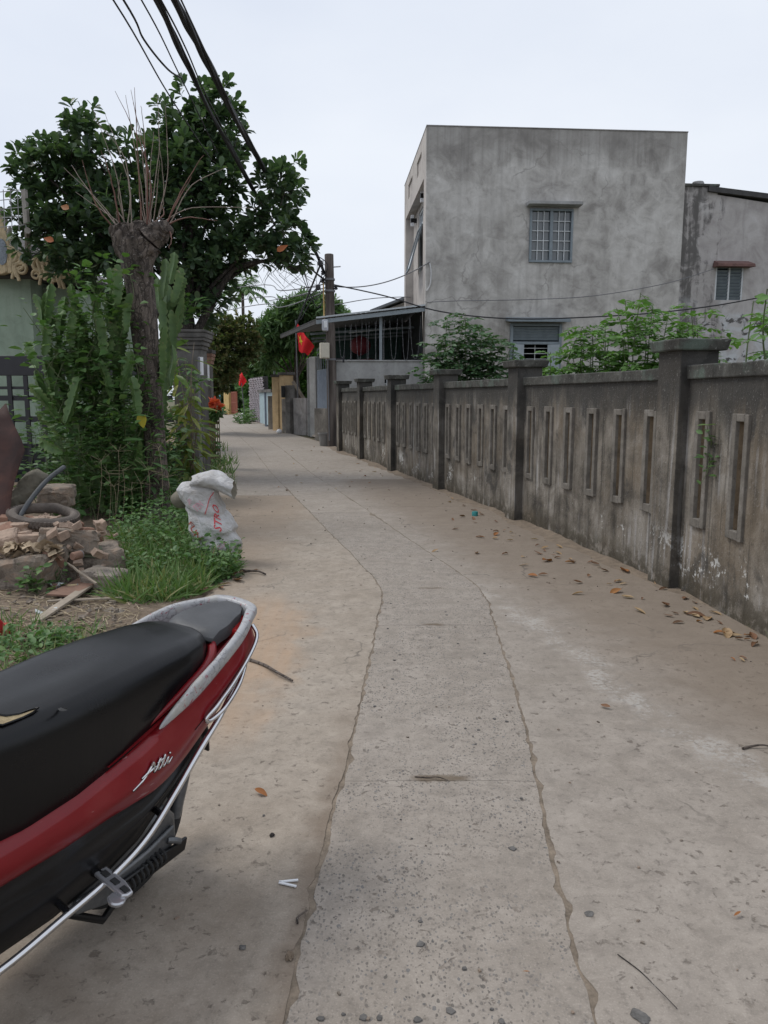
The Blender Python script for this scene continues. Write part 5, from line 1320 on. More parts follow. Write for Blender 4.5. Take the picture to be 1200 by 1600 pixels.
# ------------------------------------------------------------------ plants: tools
def leafy_tree(name, lab, cat, base, trunk_pts, trunk_r, lobes, n_clump, per, size, kind, mat, bark_m, seed, group=None, rosette=.7, limbs=True, leaf_parts=0, shell=.55, extra=None, droop=0.0):
    """a trunk, limbs to each lobe of the crown, twigs, and leaves in rosettes at the twig tips"""
    g = np.random.default_rng(seed)
    e = empty(name, base, label=lab, cat=cat, group=group)
    mb = MB(); mb.tube(spline(trunk_pts, 4), np.interp(np.linspace(0, 1, len(trunk_pts) * 4 - 3), np.linspace(0, 1, len(trunk_r)), trunk_r).tolist(), 9)
    tr = mb.build('trunk', bark_m, e, smooth=70)
    top = Vector(trunk_pts[-1]); P = []; D = []; mbl = MB(); mbt = MB()
    tot = sum(l[1][0] * l[1][2] for l in lobes)
    for c, r in lobes:
        c = Vector(c); k = max(6, int(n_clump * r[0] * r[2] / tot))
        if limbs:
            mid = top.lerp(c, .5) + Vector((g.normal(0, .12), g.normal(0, .12), g.normal(0, .1)))
            pts = spline([top - Vector((0, 0, .25)), mid, c], 5); mbl.tube(pts, np.linspace(trunk_r[-1] * .42, .02, len(pts)).tolist(), 6)
        for i in range(k):
            d = g.normal(0, 1, 3); d /= np.linalg.norm(d); rad = shell + (1 - shell) * g.random()
            lump = 1 + .22 * mnoise.noise(Vector((d * 1.9 + np.array([seed, 0, c.x])).tolist()))
            p = np.array(c) + d * np.array(r) * rad * lump
            out = d * np.array([1, 1, .6]) + np.array([0, 0, .45 - droop]) + g.normal(0, .25, 3); out /= np.linalg.norm(out)
            a = np.cross(out, [.3, .2, .9]); a /= np.linalg.norm(a); b = np.cross(out, a)
            for q in range(per):
                an = q * 2.4 + g.random() * .6; til = rosette * (.55 + .7 * g.random())
                dd = out * math.cos(til) + (a * math.cos(an) + b * math.sin(an)) * math.sin(til)
                P.append(p - out * size * .25 * q / per * 2); D.append(dd + np.array([0, 0, -.18 * g.random() - droop]))
            if i % 3 == 0: mbt.tube([Vector((np.array(c) * .55 + p * .45).tolist()), Vector(p.tolist())], [.012, .005], 4, cap=False)
    if limbs: mbl.build('limbs', bark_m, e, smooth=70)
    if mbt.f: tag(mbt.build('twigs', bark_m, e), kind='stuff')
    P = np.array(P); D = np.array(D); S = size * g.uniform(.6, 1.25, len(P))
    if leaf_parts:
        # leaves nearest the viewer become parts of their own
        dist = np.linalg.norm(P - np.array([0, 0, EYE]), axis=1) / S; idx = np.argsort(dist)[:leaf_parts]; me = leaf_mesh(kind, mat)
        for i in idx:
            o = link('leaf', me); place(o, e, frame_matrix(P[i], D[i], S[i]))
        keep = np.ones(len(P), bool); keep[idx] = False; P, D, S = P[keep], D[keep], S[keep]
    fo = link('foliage', quads_mesh('foliage', [leaves_arrays(kind, P, D, S)], mat, 180), e); fo['kind'] = 'stuff'
    return e
def px_lobe(px, py, Y, rx, ry, rd):
    c = at(px, py, Y); s = Y / 1200.0
    return (c, (rx * s, rd, ry * s))

# big dark tree with leathery leaves
BT = 15.8
base = Vector((at(300, 560, BT).x, BT, 0))
tp = [base, base + Vector((.05, 0, 1.2)), base + Vector((-.03, .05, 2.4)), base + Vector((-.1, 0, 3.4))]
lobes = [px_lobe(75, 320, BT - .2, 50, 60, .9), px_lobe(140, 410, BT, 60, 36, 1.0), px_lobe(330, 390, BT, 60, 60, 1.0), px_lobe(180, 350, BT - .4, 70, 80, .9), px_lobe(290, 270, BT - .5, 60, 70, .8), px_lobe(300, 480, BT + .2, 50, 40, .8), px_lobe(322, 205, BT, 62, 78, 1.0), px_lobe(335, 165, BT, 40, 45, .7), px_lobe(275, 205, BT + .3, 45, 50, .8), px_lobe(352, 265, BT - .3, 34, 62, .8), px_lobe(130, 215, BT, 42, 52, .8), px_lobe(110, 270, BT, 75, 62, 1.0),
         px_lobe(58, 262, BT - .3, 38, 38, .7), px_lobe(95, 370, BT - .2, 72, 62, 1.0), px_lobe(215, 300, BT + .2, 90, 85, 1.2), px_lobe(215, 400, BT + .3, 90, 65, 1.2), px_lobe(300, 330, BT, 85, 75, 1.2),
         px_lobe(300, 430, BT + .3, 62, 58, 1.0), px_lobe(440, 290, BT, 46, 50, .8), px_lobe(430, 350, BT - .2, 66, 52, .9), px_lobe(455, 395, BT, 42, 36, .7), px_lobe(378, 390, BT + .1, 50, 40, .8), px_lobe(35, 350, BT, 22, 36, .5), px_lobe(345, 458, BT + .2, 28, 26, .5)]
big = leafy_tree('broadleaf_tree', 'big dark tree with dense leathery leaves rising behind the pollarded trunk', 'tree', base, tp, [.2, .17, .15, .13], lobes, 1800, 9, .20, 'obovate', M['leaf_dark'], M['bark_dark'], 3, leaf_parts=220, shell=.3, rosette=.95)
mb = MB(); a = base + Vector((-.05, 0, 2.6))
mb.tube(spline([a, at(352, 436, BT), at(378, 415, BT), at(430, 408, BT), at(470, 425, BT - .1)], 5), np.linspace(.1, .012, 21).tolist(), 6); mb.build('branch', M['bark_dark'], big, smooth=70)
mb = MB()
for k in range(26):
    p = at(rnd.uniform(380, 490), rnd.uniform(395, 430), BT + rnd.uniform(-.5, .5)); mb.tube([p, p + Vector((rnd.uniform(-.2, .3), 0, -.15)), p + Vector((rnd.uniform(-.2, .45), rnd.uniform(-.1, .1), -rnd.uniform(.3, .6)))], [.008, .006, .003], 4, cap=False)
tag(mb.build('bare_twigs', M['bark_dark'], big), kind='stuff')
me = leaf_mesh('obovate', M['leaf_rust'])
for px, py in ((95, 322), (68, 372), (450, 383)):
    o = link('rusty_leaf', me); place(o, big, frame_matrix(at(px, py, BT - 1.35), (rnd.uniform(-1, 1), -.4, rnd.uniform(-.6, .2)), .24, (0, -1, .3)))
# pollarded trunk with bare shoots
PYd = 9.7
def tp_(px, py, dy=0): return at(px, py, PYd + dy)
pt = empty('pollarded_tree', gp(245, 815), label='leaning bare trunk cut back to a knob with a spray of thin leafless shoots', cat='tree')
prof = [(246, 850, 22), (245, 810, 20), (245, 760, 18.5), (243, 700, 17), (238, 640, 17), (232, 580, 18), (226, 520, 19.5), (219, 460, 21), (214, 420, 22), (212, 395, 24), (214, 378, 25)]
mb = MB(); P = []; s_ = PYd / 1200
for k in range(len(prof) * 3 - 2):
    i = min(k // 3, len(prof) - 2); t = k / 3 - i; px, py, r = [prof[i][j] * (1 - t) + prof[i + 1][j] * t for j in range(3)]
    c = tp_(px, py); P.append([c + Vector((math.cos(a), math.sin(a), 0)) * r * s_ * (1 + .12 * nz(math.cos(a) * 1.2, math.sin(a) * 1.2 + c.z * .9, 1, 3) + .09 * nz(math.cos(a) * 3, math.sin(a) * 3 + c.z * 2, 1, 8)) for a in np.linspace(0, 2 * math.pi, 30, endpoint=False)])
mb.grid(P, close_v=True); mb.build('trunk', M['bark'], pt, smooth=80)
def knob(name, pts, rr, seed):
    mb = MB(); P = []; q = spline(pts, 7); rad = np.interp(np.linspace(0, 1, len(q)), np.linspace(0, 1, len(rr)), rr)
    for i, c in enumerate(q):
        t = (q[min(i + 1, len(q) - 1)] - q[max(i - 1, 0)]).normalized(); a_ = t.orthogonal().normalized(); b_ = t.cross(a_)
        P.append([c + (a_ * math.cos(a) + b_ * math.sin(a)) * rad[i] * (1 + .32 * nz(math.cos(a) * 1.6, math.sin(a) * 1.6 + i * .35, 1, seed) + .2 * nz(math.cos(a) * 4, math.sin(a) * 4 + i * .9, 1, seed)) for a in np.linspace(0, 2 * math.pi, 30, endpoint=False)])
    mb.grid(P, close_v=True); mb.add(P[-1], [tuple(range(30))]); mb.add(P[0], [tuple(reversed(range(30)))]); return mb.build(name, M['bark'], pt, smooth=75)
knob('knob', [tp_(212, 415), tp_(200, 385), tp_(188, 362), tp_(184, 352)], [.13, .15, .13, .1], 2)
knob('knob', [tp_(216, 420), tp_(228, 385), tp_(246, 365), tp_(258, 358), tp_(266, 352)], [.14, .16, .13, .1, .06], 5)
knob('knob', [tp_(210, 410), tp_(215, 375), tp_(218, 355), tp_(219, 345)], [.15, .14, .11, .05], 9)
sh_pts = [((180, 360), (150, 318), (128, 250), 1), ((185, 355), (140, 300), (112, 258), 0), ((188, 352), (172, 275), (158, 235), 1), ((196, 352), (185, 300), (190, 270), 0), ((222, 350), (217, 270), (210, 136), 1), ((230, 352), (228, 250), (208, 160), 1), ((233, 350), (232, 262), (180, 142), 1),
          ((234, 352), (222, 240), (205, 140), 0), ((236, 352), (234, 285), (240, 205), 0), ((240, 350), (245, 300), (250, 250), 0), ((242, 352), (256, 310), (250, 230), 0), ((226, 350), (220, 320), (218, 300), 0), ((256, 358), (275, 320), (300, 275), 1), ((258, 356), (282, 300), (318, 242), 1), ((262, 356), (300, 290), (355, 262), 0),
          ((250, 352), (300, 325), (400, 325), 0), ((262, 352), (290, 340), (340, 345), 1), ((262, 358), (268, 370), (264, 388), 1), ((250, 356), (243, 372), (232, 345), 0), ((190, 352), (165, 332), (118, 300), 0), ((184, 356), (160, 320), (100, 262), 0), ((195, 350), (180, 265), (145, 170), 0), ((200, 352), (200, 280), (165, 180), 0), ((206, 350), (196, 250), (150, 190), 0),
          ((196, 350), (183, 330), (182, 345), 0), ((238, 350), (256, 335), (252, 320), 1), ((228, 350), (214, 250), (196, 148), 0), ((244, 352), (262, 270), (258, 165), 0), ((232, 352), (248, 240), (246, 150), 0), ((230, 350), (226, 220), (220, 165), 0)]
for k, (a, b, c, red) in enumerate(sh_pts):
    dy = rnd.uniform(-.45, .3); mb = MB(); q = spline([tp_(*a), tp_(*b, dy * .5), tp_(*c, dy)], 6)
    q = [p + Vector((.012 * nz(i, k, .9, 1), 0, .012 * nz(i, k, .9, 6))) for i, p in enumerate(q)]
    mb.tube(q, np.linspace(.012 if red else .008, .0025, len(q)).tolist(), 5); mb.build('shoot', M['twig'] if red else M['twig_grey'], pt, smooth=80)
# root flare
knob('root', [tp_(244, 790), tp_(247, 812), gp(252, 838)], [.15, .19, .24], 4)

# ------------------------------------------------------------------ tall scalloped cactus
def cactus_stem(L, w, seed):
    """three-winged stem with scalloped edges, base at the origin, up along z"""
    n = int(L / .026); P = []
    for i in range(n + 1):
        t = i / n; z = L * t
        env = min(1, .45 + t * 3) * min(1, math.sqrt(max(0, 1 - t)) * 2.4 + .12)
        sc = (.66, .9, 1.0, .84)[i % 4]
        cx, cy = .03 * nz(0, z, 2, seed), .03 * nz(5, z, 2, seed); row = []
        for k in range(3):
            a = k * 2.094 + .12 * t + seed
            for da, rr in ((-.16, .42), (0, 1.0), (.16, .42), (1.047, .2)):
                r = w * env * (rr * sc if rr == 1.0 else rr * (.9 if rr < .3 else .8))
                row.append((cx + r * math.cos(a + da), cy + r * math.sin(a + da), z))
        P.append(row)
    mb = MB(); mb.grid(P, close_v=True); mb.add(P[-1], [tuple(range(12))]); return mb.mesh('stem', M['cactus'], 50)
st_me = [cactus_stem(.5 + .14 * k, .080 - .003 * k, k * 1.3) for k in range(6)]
cac = empty('cactus', gp(150, 812) + Vector((0, 1.3, 0)), label='tall branching green cactus with scalloped three-winged stems behind the rubble', cat='cactus')
def stem(p, d, L, k=None):
    k = rnd.randrange(6) if k is None else k; o = link('stem', st_me[k])
    q = Vector(d).normalized().to_track_quat('Z', 'Y').to_matrix().to_4x4() @ Matrix.Rotation(rnd.uniform(0, 6.28), 4, 'Z')
    place(o, cac, Matrix.Translation(p) @ q @ Matrix.Diagonal((1.0, 1.0, L / (.5 + .14 * k), 1)) ); return o
CY = 9.6
limbs_ = [((165, 800), (150, 720), (125, 650)), ((175, 800), (165, 700), (150, 620), (145, 560)), ((185, 800), (190, 690), (185, 600), (180, 520)), ((150, 790), (110, 730), (85, 690)), ((195, 800), (215, 700), (212, 600)), ((120, 650), (95, 600), (80, 560)), ((150, 620), (120, 560), (105, 510)), ((180, 560), (190, 480), (180, 440)), ((225, 700), (250, 600), (255, 520))]
for L in limbs_:
    for a, b in zip(L[:-1], L[1:]):
        pa, pb = at(*a, CY + .1), at(*b, CY + rnd.uniform(-.15, .25)); stem(pa, pb - pa, (pb - pa).length * 1.12)
tips = [(45, 545, -20), (60, 500, -10), (75, 520, 5), (52, 590, -25), (95, 545, 8), (110, 500, 0), (68, 470, -8), (82, 455, 8), (100, 560, -12), (125, 520, 10), (140, 540, -5), (160, 510, 4), (172, 540, 12), (150, 470, 0), (190, 520, 6), (75, 620, -30), (60, 655, -45), (105, 640, -20), (125, 600, 18), (85, 690, -60), (120, 690, -50), (60, 700, -70), (170, 610, 20), (190, 640, 15), (205, 600, -8), (186, 425, 4), (178, 450, -8), (196, 455, 6), (165, 470, -5), (205, 560, 10), (160, 575, -10), (175, 505, 2), (100, 475, 12), (112, 455, -6), (136, 560, 8), (55, 470, -15), (90, 500, 4), (118, 480, 6), (150, 500, -6), (70, 575, -14), (88, 570, 10), (115, 560, -4), (130, 500, 4), (165, 560, 8), (182, 480, 6), (200, 500, 12), (145, 600, 10), (48, 610, -40), (98, 600, -8), (192, 575, 4), (205, 470, 8), (172, 430, -6)]
for px, py, a in tips:
    y = CY + rnd.uniform(-.45, .25); L = rnd.uniform(.36, .58); top = at(px, py - 12, y); d = Vector((math.sin(R(a)), rnd.uniform(-.3, .3), math.cos(R(a)))).normalized()
    stem(top - d * L, d, L)
for px, py, a in ((258, 410, 5), (272, 400, 10), (285, 425, 14), (262, 450, 0), (278, 455, 6), (290, 440, 25), (252, 475, -5), (268, 490, 4), (282, 478, 12), (258, 530, -4), (270, 545, 6), (246, 440, -6)):
    y = 10.4 + rnd.uniform(-.2, .35); L = rnd.uniform(.4, .62); top = at(px, py - 6, y); d = Vector((math.sin(R(a)), rnd.uniform(-.2, .3), math.cos(R(a)))).normalized(); stem(top - d * L, d, L)
for a, b in (((250, 700), (255, 620)), ((255, 620), (258, 545)), ((258, 560), (266, 480)), ((265, 520), (282, 460))):
    pa, pb = at(*a, 10.5), at(*b, 10.5); stem(pa, pb - pa, (pb - pa).length * 1.15)

# ------------------------------------------------------------------ climbers, undergrowth, weeds
def leaf_plant(name, lab, cat, base, stems, n_per, size, kind, mat, seed, parts=0, group=None, stem_m='stem', r=.008, spread=.12, droop=.2, jitter=.05):
    g = np.random.default_rng(seed); e = empty(name, base, label=lab, cat=cat, group=group); P = []; D = []; mb = MB()
    for s in stems:
        q = spline(s, 6); mb.tube(q, np.linspace(r, r * .4, len(q)).tolist(), 5, cap=False)
        for i in range(n_per):
            t = .12 + .88 * (i + g.random()) / n_per; k = min(len(q) - 1.001, t * (len(q) - 1)); j = int(k); p = q[j].lerp(q[j + 1], k - j)
            a = i * 2.4 + g.random(); d = np.array([math.cos(a), math.sin(a), .35 - droop + g.normal(0, .25)])
            P.append(np.array(p) + d * spread * g.random() + g.normal(0, jitter, 3)); D.append(d)
    mb.build('stems', M[stem_m], e)
    P = np.array(P); D = np.array(D); S = size * g.uniform(.6, 1.3, len(P)); me = leaf_mesh(kind, mat)
    if parts:
        idx = g.permutation(len(P))[:parts]
        for i in idx: o = link('leaf', me); place(o, e, frame_matrix(P[i], D[i], S[i], (g.normal(0, .3), g.normal(0, .3), 1)))
        keep = np.ones(len(P), bool); keep[idx] = False; P, D, S = P[keep], D[keep], S[keep]
    if len(P): fo = link('foliage', quads_mesh('foliage', [leaves_arrays(kind, P, D, S)], mat, 180), e); fo['kind'] = 'stuff'
    return e
def wander(p0, p1, w, k=4):
    p0, p1 = Vector(p0), Vector(p1)
    return [p0.lerp(p1, i / k) + (Vector((rnd.uniform(-w, w), rnd.uniform(-w, w), rnd.uniform(-w, w))) if 0 < i else Vector()) for i in range(k + 1)]
# vine over the cactus
st = []
for px, py in ((120, 430), (150, 440), (140, 415), (100, 470), (70, 480), (170, 460), (180, 430), (90, 500), (125, 470), (160, 500), (65, 520), (200, 440), (140, 520), (110, 540), (180, 500), (200, 400), (155, 455), (135, 480)):
    st.append(wander(at(rnd.uniform(90, 210), rnd.uniform(600, 700), CY - .1), at(px, py, CY - .3), .22, 5))
leaf_plant('climbing_vine', 'climbing vine with small bright leaves woven through the cactus top', 'vine', gp(150, 810) + Vector((0, 1.5, 0)), st, 50, .10, 'heart', M['leaf_mid'], 21, 160, spread=.2, jitter=.09)
st = []
for px, py in ((95, 520), (150, 560), (120, 580), (180, 560), (200, 620), (80, 600), (160, 620), (110, 640), (190, 660), (140, 680), (70, 650), (215, 560), (60, 560), (175, 600), (225, 640), (240, 560)):
    st.append(wander(at(rnd.uniform(100, 220), rnd.uniform(690, 760), CY - .15), at(px, py, CY - .3), .22, 5))
leaf_plant('climbing_vine', 'shaded climbing vine covering the lower stems of the cactus', 'vine', gp(160, 812) + Vector((0, .6, 0)), st, 55, .12, 'ovate', M['leaf_mid'], 29, 60, spread=.22, jitter=.1)
st = []
for k in range(60):
    px = rnd.uniform(75, 245); b = Vector((at(px, 600, 11.4).x, 11.2 + rnd.uniform(-.5, .9), 0)); st.append(wander(b, b + Vector((rnd.uniform(-.2, .2), rnd.uniform(-.2, .2), rnd.uniform(.8, 1.8))), .12, 4))
leaf_plant('hedge_shrub', 'dark shrubs standing behind the cactus in front of the black gate', 'shrub', Vector((-4.6, 11.4, 0)), st, 60, .14, 'ovate', M['leaf_under'], 30, 0, spread=.3, jitter=.14)
# papaya-like and broad weeds in front, yellow leaf on the trunk
st = [wander(gp(200, 815) + Vector((0, .6, 0)), at(px, py, 9.0), .08, 4) for px, py in ((170, 660), (190, 650), (215, 700), (150, 680), (130, 740), (240, 680), (255, 690), (222, 790), (205, 740), (270, 720))]
leaf_plant('leafy_weed', 'leafy green weeds with long pointed leaves crowding the foot of the pollarded trunk', 'weed', gp(200, 815) + Vector((0, .6, 0)), st, 30, .19, 'lance', M['leaf_mid'], 22, 120, spread=.16)
st = []
for k in range(70):
    px = rnd.uniform(60, 240); b = gp(px, rnd.uniform(800, 835)) + Vector((0, rnd.uniform(.1, 1.2), 0)); st.append(wander(b, b + Vector((rnd.uniform(-.15, .15), rnd.uniform(-.15, .05), rnd.uniform(.5, 1.5))), .07, 3))
leaf_plant('undergrowth', 'dark tangle of undergrowth between the rubble and the pollarded trunk', 'bushes', gp(150, 815) + Vector((0, .8, 0)), st, 34, .115, 'ovate', M['leaf_under'], 23, 60, spread=.22, jitter=.1)
st = [wander(gp(px, 812), gp(px, 812) + Vector((rnd.uniform(-.12, .12), rnd.uniform(-.1, .1), h)), .04, 3) for px, h in ((118, .95), (124, .7), (145, .55), (160, .8), (175, .6), (190, .75), (205, .5), (135, .6))]
leaf_plant('upright_weed', 'row of slim upright weeds with pale leaf whorls in front of the dark undergrowth', 'weeds', gp(155, 812), st, 20, .105, 'ovate', M['leaf_mid'], 24, 60, spread=.09)
# seed stalks
mb = MB(); g = empty('seed_grass', gp(185, 818), label='pale branching dry seed stalks beside the pollarded trunk', cat='grass')
for px, py in ((170, 740), (192, 735), (178, 760), (205, 765), (232, 735), (248, 700), (262, 745), (185, 705), (220, 755), (158, 720)):
    b = gp(px + rnd.uniform(-8, 8), 830); t = at(px, py, b.y - .05); mb.tube(spline([b, b.lerp(t, .6) + Vector((.03, 0, .05)), t], 4), .0022, 4, cap=False)
    for k in range(6): a = rnd.uniform(0, 6.28); mb.tube([t, t + Vector((math.cos(a) * .16, math.sin(a) * .1, rnd.uniform(-.04, .16)))], .0015, 4, cap=False)
mb.build('stalks', M['straw'], g)
# spike with long yellowing leaves between trunk and pillar
st = [wander(gp(300, 772), at(px, py, 11.6), .06, 4) for px, py in ((285, 560), (300, 580), (305, 650), (275, 520), (290, 640), (300, 690), (268, 580), (280, 610), (300, 540), (262, 500), (270, 640), (302, 600), (282, 700), (295, 620))]
leaf_plant('long_leaf_plant', 'slender plant with long drooping yellow-green leaves by the old gate pillar', 'plant', gp(300, 772), st, 15, .32, 'lance', M['leaf_yellow'], 25, 110, spread=.14, droop=.65, stem_m='twig_grey', r=.014)
st = [wander(at(px + rnd.uniform(-10, 10), 470 + k, 14.7), at(px, py, 14.6), .06, 2) for k, (px, py) in enumerate(((295, 480), (302, 488), (285, 492), (310, 498), (278, 500), (292, 505)))]
leaf_plant('cap_weed', 'small weeds sprouting on top of the nearer old gate pillar', 'weed', at(292, 514, 14.6), st, 12, .16, 'ovate', M['leaf_mid'], 26, 20, spread=.1)
st = [wander(at(300, 600, 12.6), at(px, py, 12.5), .1, 3) for px, py in ((300, 560), (308, 572), (300, 585), (306, 600), (290, 570), (305, 610))]
leaf_plant('shrub', 'dark green shrub leaves hanging in front of the nearer old gate pillar', 'shrub', gp(300, 765), st + [[gp(300, 765), at(300, 600, 12.6)]], 8, .2, 'lance', M['leaf_mid'], 27, 40, spread=.1)
g = empty('gold_leaf', at(220, 657, 9.1), label='single bright golden leaf in front of the pollarded trunk', cat='leaf')
mb = leaf_mesh('heart', M['leaf_gold']); o = link('blade', mb); place(o, g, frame_matrix(at(221, 648, 9.1), (.1, -.1, -1), .16, (0, -1, 0)))
# orange flowers
fl = empty('flowering_shrub', at(332, 690, 17.2), label='small shrub with orange-red flower heads beside the slim green post', cat='shrub')
mb = MB(); P = []; D = []
for k in range(60):
    c = at(rnd.choice([336, 341, 331]), rnd.choice([632, 636, 630]), 17.0); d = Vector((rnd.gauss(0, 1), rnd.gauss(0, 1), rnd.gauss(.3, 1))).normalized(); P.append(c + d * .05); D.append(d)
o = link('flower_head', quads_mesh('flower_head', [leaves_arrays('heart', np.array(P), np.array(D), np.full(60, .12))], M['flower'], 180), fl)
P = []; D = []
for k in range(220):
    c = at(rnd.uniform(326, 346), rnd.uniform(640, 655) if k % 3 else rnd.uniform(690, 735), 17.2 + rnd.uniform(-.3, .3)); P.append(c); D.append(Vector((rnd.gauss(0, 1), rnd.gauss(0, 1), rnd.gauss(0, .6))))
o = link('foliage', quads_mesh('foliage', [leaves_arrays('ovate', np.array(P), np.array(D), rng.uniform(.08, .16, 220))], M['leaf_under'], 180), fl); o['kind'] = 'stuff'
mb = MB(); 
for k in range(5): mb.tube([gp(333, 735) + Vector((.05 * k - .1, .3, 0)), at(330 + 3 * k, 645, 17.2)], .012, 5)
mb.build('stems', M['stem'], fl)

# grass and low weeds
def grass_patch(name, lab, pts, n, h0, h1, seed, mat='grass', lean=.5):
    g = np.random.default_rng(seed); P = []; D = []; S = []
    for i in range(n):
        c, r = pts[g.integers(len(pts))]; a = g.random() * 6.28; q = r * math.sqrt(g.random()); x, y = c[0] + q * math.cos(a), c[1] + q * math.sin(a)
        P.append((x, y, max(-.01, verge_z(x, y)) - .01)); D.append((g.normal(0, lean), g.normal(0, lean), 1)); S.append(g.uniform(h0, h1))
    o = link(name, quads_mesh(name, [leaves_arrays('blade', np.array(P), np.array(D), np.array(S), np.tile(np.array([0, -1.0, .2]), (n, 1)) + g.normal(0, .6, (n, 3)))], M[mat], 180)); tag(o, lab, 'grass', kind='stuff'); return o
gpts = [(gp(px, py), r) for px, py, r in ((230, 930, .3), (265, 920, .33), (298, 900, .32), (325, 895, .2), (250, 880, .35), (285, 865, .34), (305, 880, .28), (235, 850, .4), (280, 835, .4), (215, 890, .3), (265, 810, .4))]
grass_patch('grass', 'lush green grass around the foot of the sack and trunk', gpts, 6500, .06, .3, 31, 'grass', .95)
grass_patch('sparse_grass', 'sparse dry grass and weeds on the dirt left of the scooter', [(gp(60, 1020), .3), (gp(20, 1040), .35), (gp(110, 1000), .25), (gp(0, 990), .3)], 420, .05, .16, 32)
grass_patch('verge_grass', 'thin grass along the left verge by the old gate pillars', [(gp(335, 740), .4), (gp(325, 760), .5), (gp(345, 725), .4), (gp(330, 705), .5)], 500, .1, .4, 33)
def weed_carpet(name, lab, pts, n, size, seed, mat):
    g = np.random.default_rng(seed); P = []; D = []
    for i in range(n):
        c, r, h = pts[g.integers(len(pts))]; a = g.random() * 6.28; q = r * math.sqrt(g.random()); x, y = c[0] + q * math.cos(a), c[1] + q * math.sin(a)
        P.append((x, y, max(0, verge_z(x, y)) + h * g.random() ** 1.3)); b = g.random() * 6.28; D.append((math.cos(b), math.sin(b), g.normal(.15, .35)))
    o = link(name, quads_mesh(name, [leaves_arrays('ovate', np.array(P), np.array(D), size * g.uniform(.5, 1.3, n))], M[mat], 180)); tag(o, lab, 'weeds', kind='stuff'); return o
weed_carpet('weeds', 'low leafy weeds growing through the grass by the sack', [(gp(px, py), r, h) for px, py, r, h in ((300, 880, .4, .35), (330, 885, .3, .28), (270, 860, .4, .42), (240, 840, .4, .45), (290, 830, .4, .5), (255, 900, .35, .25), (225, 870, .35, .35), (340, 900, .22, .2))], 4200, .055, 34, 'leaf_mid')
weed_carpet('weeds', 'small patch of leafy weeds at the left edge beside the scooter seat', [(gp(55, 1010), .24, .1), (gp(25, 1035), .26, .1), (gp(85, 1010), .16, .08)], 420, .055, 35, 'leaf_mid')
# tufts along the foot of the right wall and on the panel slots
grass_patch('wall_moss', 'brown dry moss and grass along the foot of the near wall panel', [(Vector((2.62, 6.1 - .3 * k, 0)), .07) for k in range(10)], 500, .03, .1, 36, 'grass')
# ------------------------------------------------------------------ shrubs behind the wall, background trees
def pinnate(name, lab, cat, base, stems, fronds, flen, lsize, mat, seed, group=None, parts=0):
    """slender stems with feather-shaped compound leaves"""
    g = np.random.default_rng(seed); e = empty(name, base, label=lab, cat=cat, group=group); mb = MB(); P = []; D = []
    for s in stems:
        q = spline(s, 6); mb.tube(q, np.linspace(.02, .006, len(q)).tolist(), 5, cap=False)
        for i in range(fronds):
            t = .25 + .75 * (i + g.random()) / fronds; k = min(len(q) - 1.001, t * (len(q) - 1)); j = int(k); p = np.array(q[j].lerp(q[j + 1], k - j))
            a = i * 2.4 + g.random() * .8; d = np.array([math.cos(a), math.sin(a), .35 + g.normal(0, .25)]); d /= np.linalg.norm(d); L = flen * g.uniform(.7, 1.2) * (1.1 - .35 * t)
            pts = [p + d * L * u - np.array([0, 0, .35 * L * u * u]) for u in np.linspace(0, 1, 8)]
            mb.tube([Vector(x.tolist()) for x in pts], .004, 3, cap=False)
            side = np.cross(d, [0, 0, 1]); side /= np.linalg.norm(side)
            for m_ in range(1, 8):
                tg = pts[m_] - pts[m_ - 1]; tg /= np.linalg.norm(tg)
                for sgn in (-1, 1):
                    if g.random() < .12: continue
                    P.append(pts[m_]); D.append(tg * .55 + side * sgn * .9 + np.array([0, 0, g.normal(-.1, .2)]))
            P.append(pts[-1]); D.append(d - np.array([0, 0, .5]))
    mb.build('stems', M['stem'], e)
    P = np.array(P); D = np.array(D); S = lsize * g.uniform(.65, 1.25, len(P))
    fo = link('foliage', quads_mesh('foliage', [leaves_arrays('leaflet', P, D, S)], M[mat], 180), e); fo['kind'] = 'stuff'; return e
def shrub_stems(bx, by, tops, Y, w=.12):
    return [wander(Vector((at(px, 600, Y).x * .6 + bx * .4, by + rnd.uniform(-.3, .3), 0)), at(px, py, Y + rnd.uniform(-.5, .5)), w, 4) for px, py in tops]
Y = 17.8; b = Vector((at(730, 600, Y).x, Y, 0))
pinnate('feathery_shrub', 'rounded blue-green feathery shrub behind the wall, below the left corner of the house', 'shrub', b, shrub_stems(b.x, Y, [(700, 505), (720, 498), (745, 512), (765, 520), (780, 535), (690, 525), (682, 548), (735, 505), (755, 530), (795, 548), (675, 560), (710, 530), (728, 540), (770, 545), (660, 585), (690, 570), (745, 555), (705, 560), (725, 570), (760, 565), (715, 510), (755, 512), (740, 530), (775, 570), (685, 555)], Y), 26, .6, .135, 'leaf_bluegreen', 41, 'shrubs behind the wall')
Y = 13.2; b = Vector((at(985, 600, Y).x, Y, 0))
pinnate('feathery_shrub', 'tall bright green feathery shrub behind the wall, in front of the house\'s right corner', 'shrub', b, shrub_stems(b.x, Y, [(985, 462), (1000, 470), (1020, 478), (970, 490), (1045, 492), (1060, 505), (1085, 492), (1030, 510), (955, 505), (945, 520), (1005, 500), (985, 515), (1075, 520), (1095, 500)], Y), 22, .62, .14, 'leaf_bright', 42, 'shrubs behind the wall')
Y = 14.0; b = Vector((at(890, 600, Y).x, Y, 0))
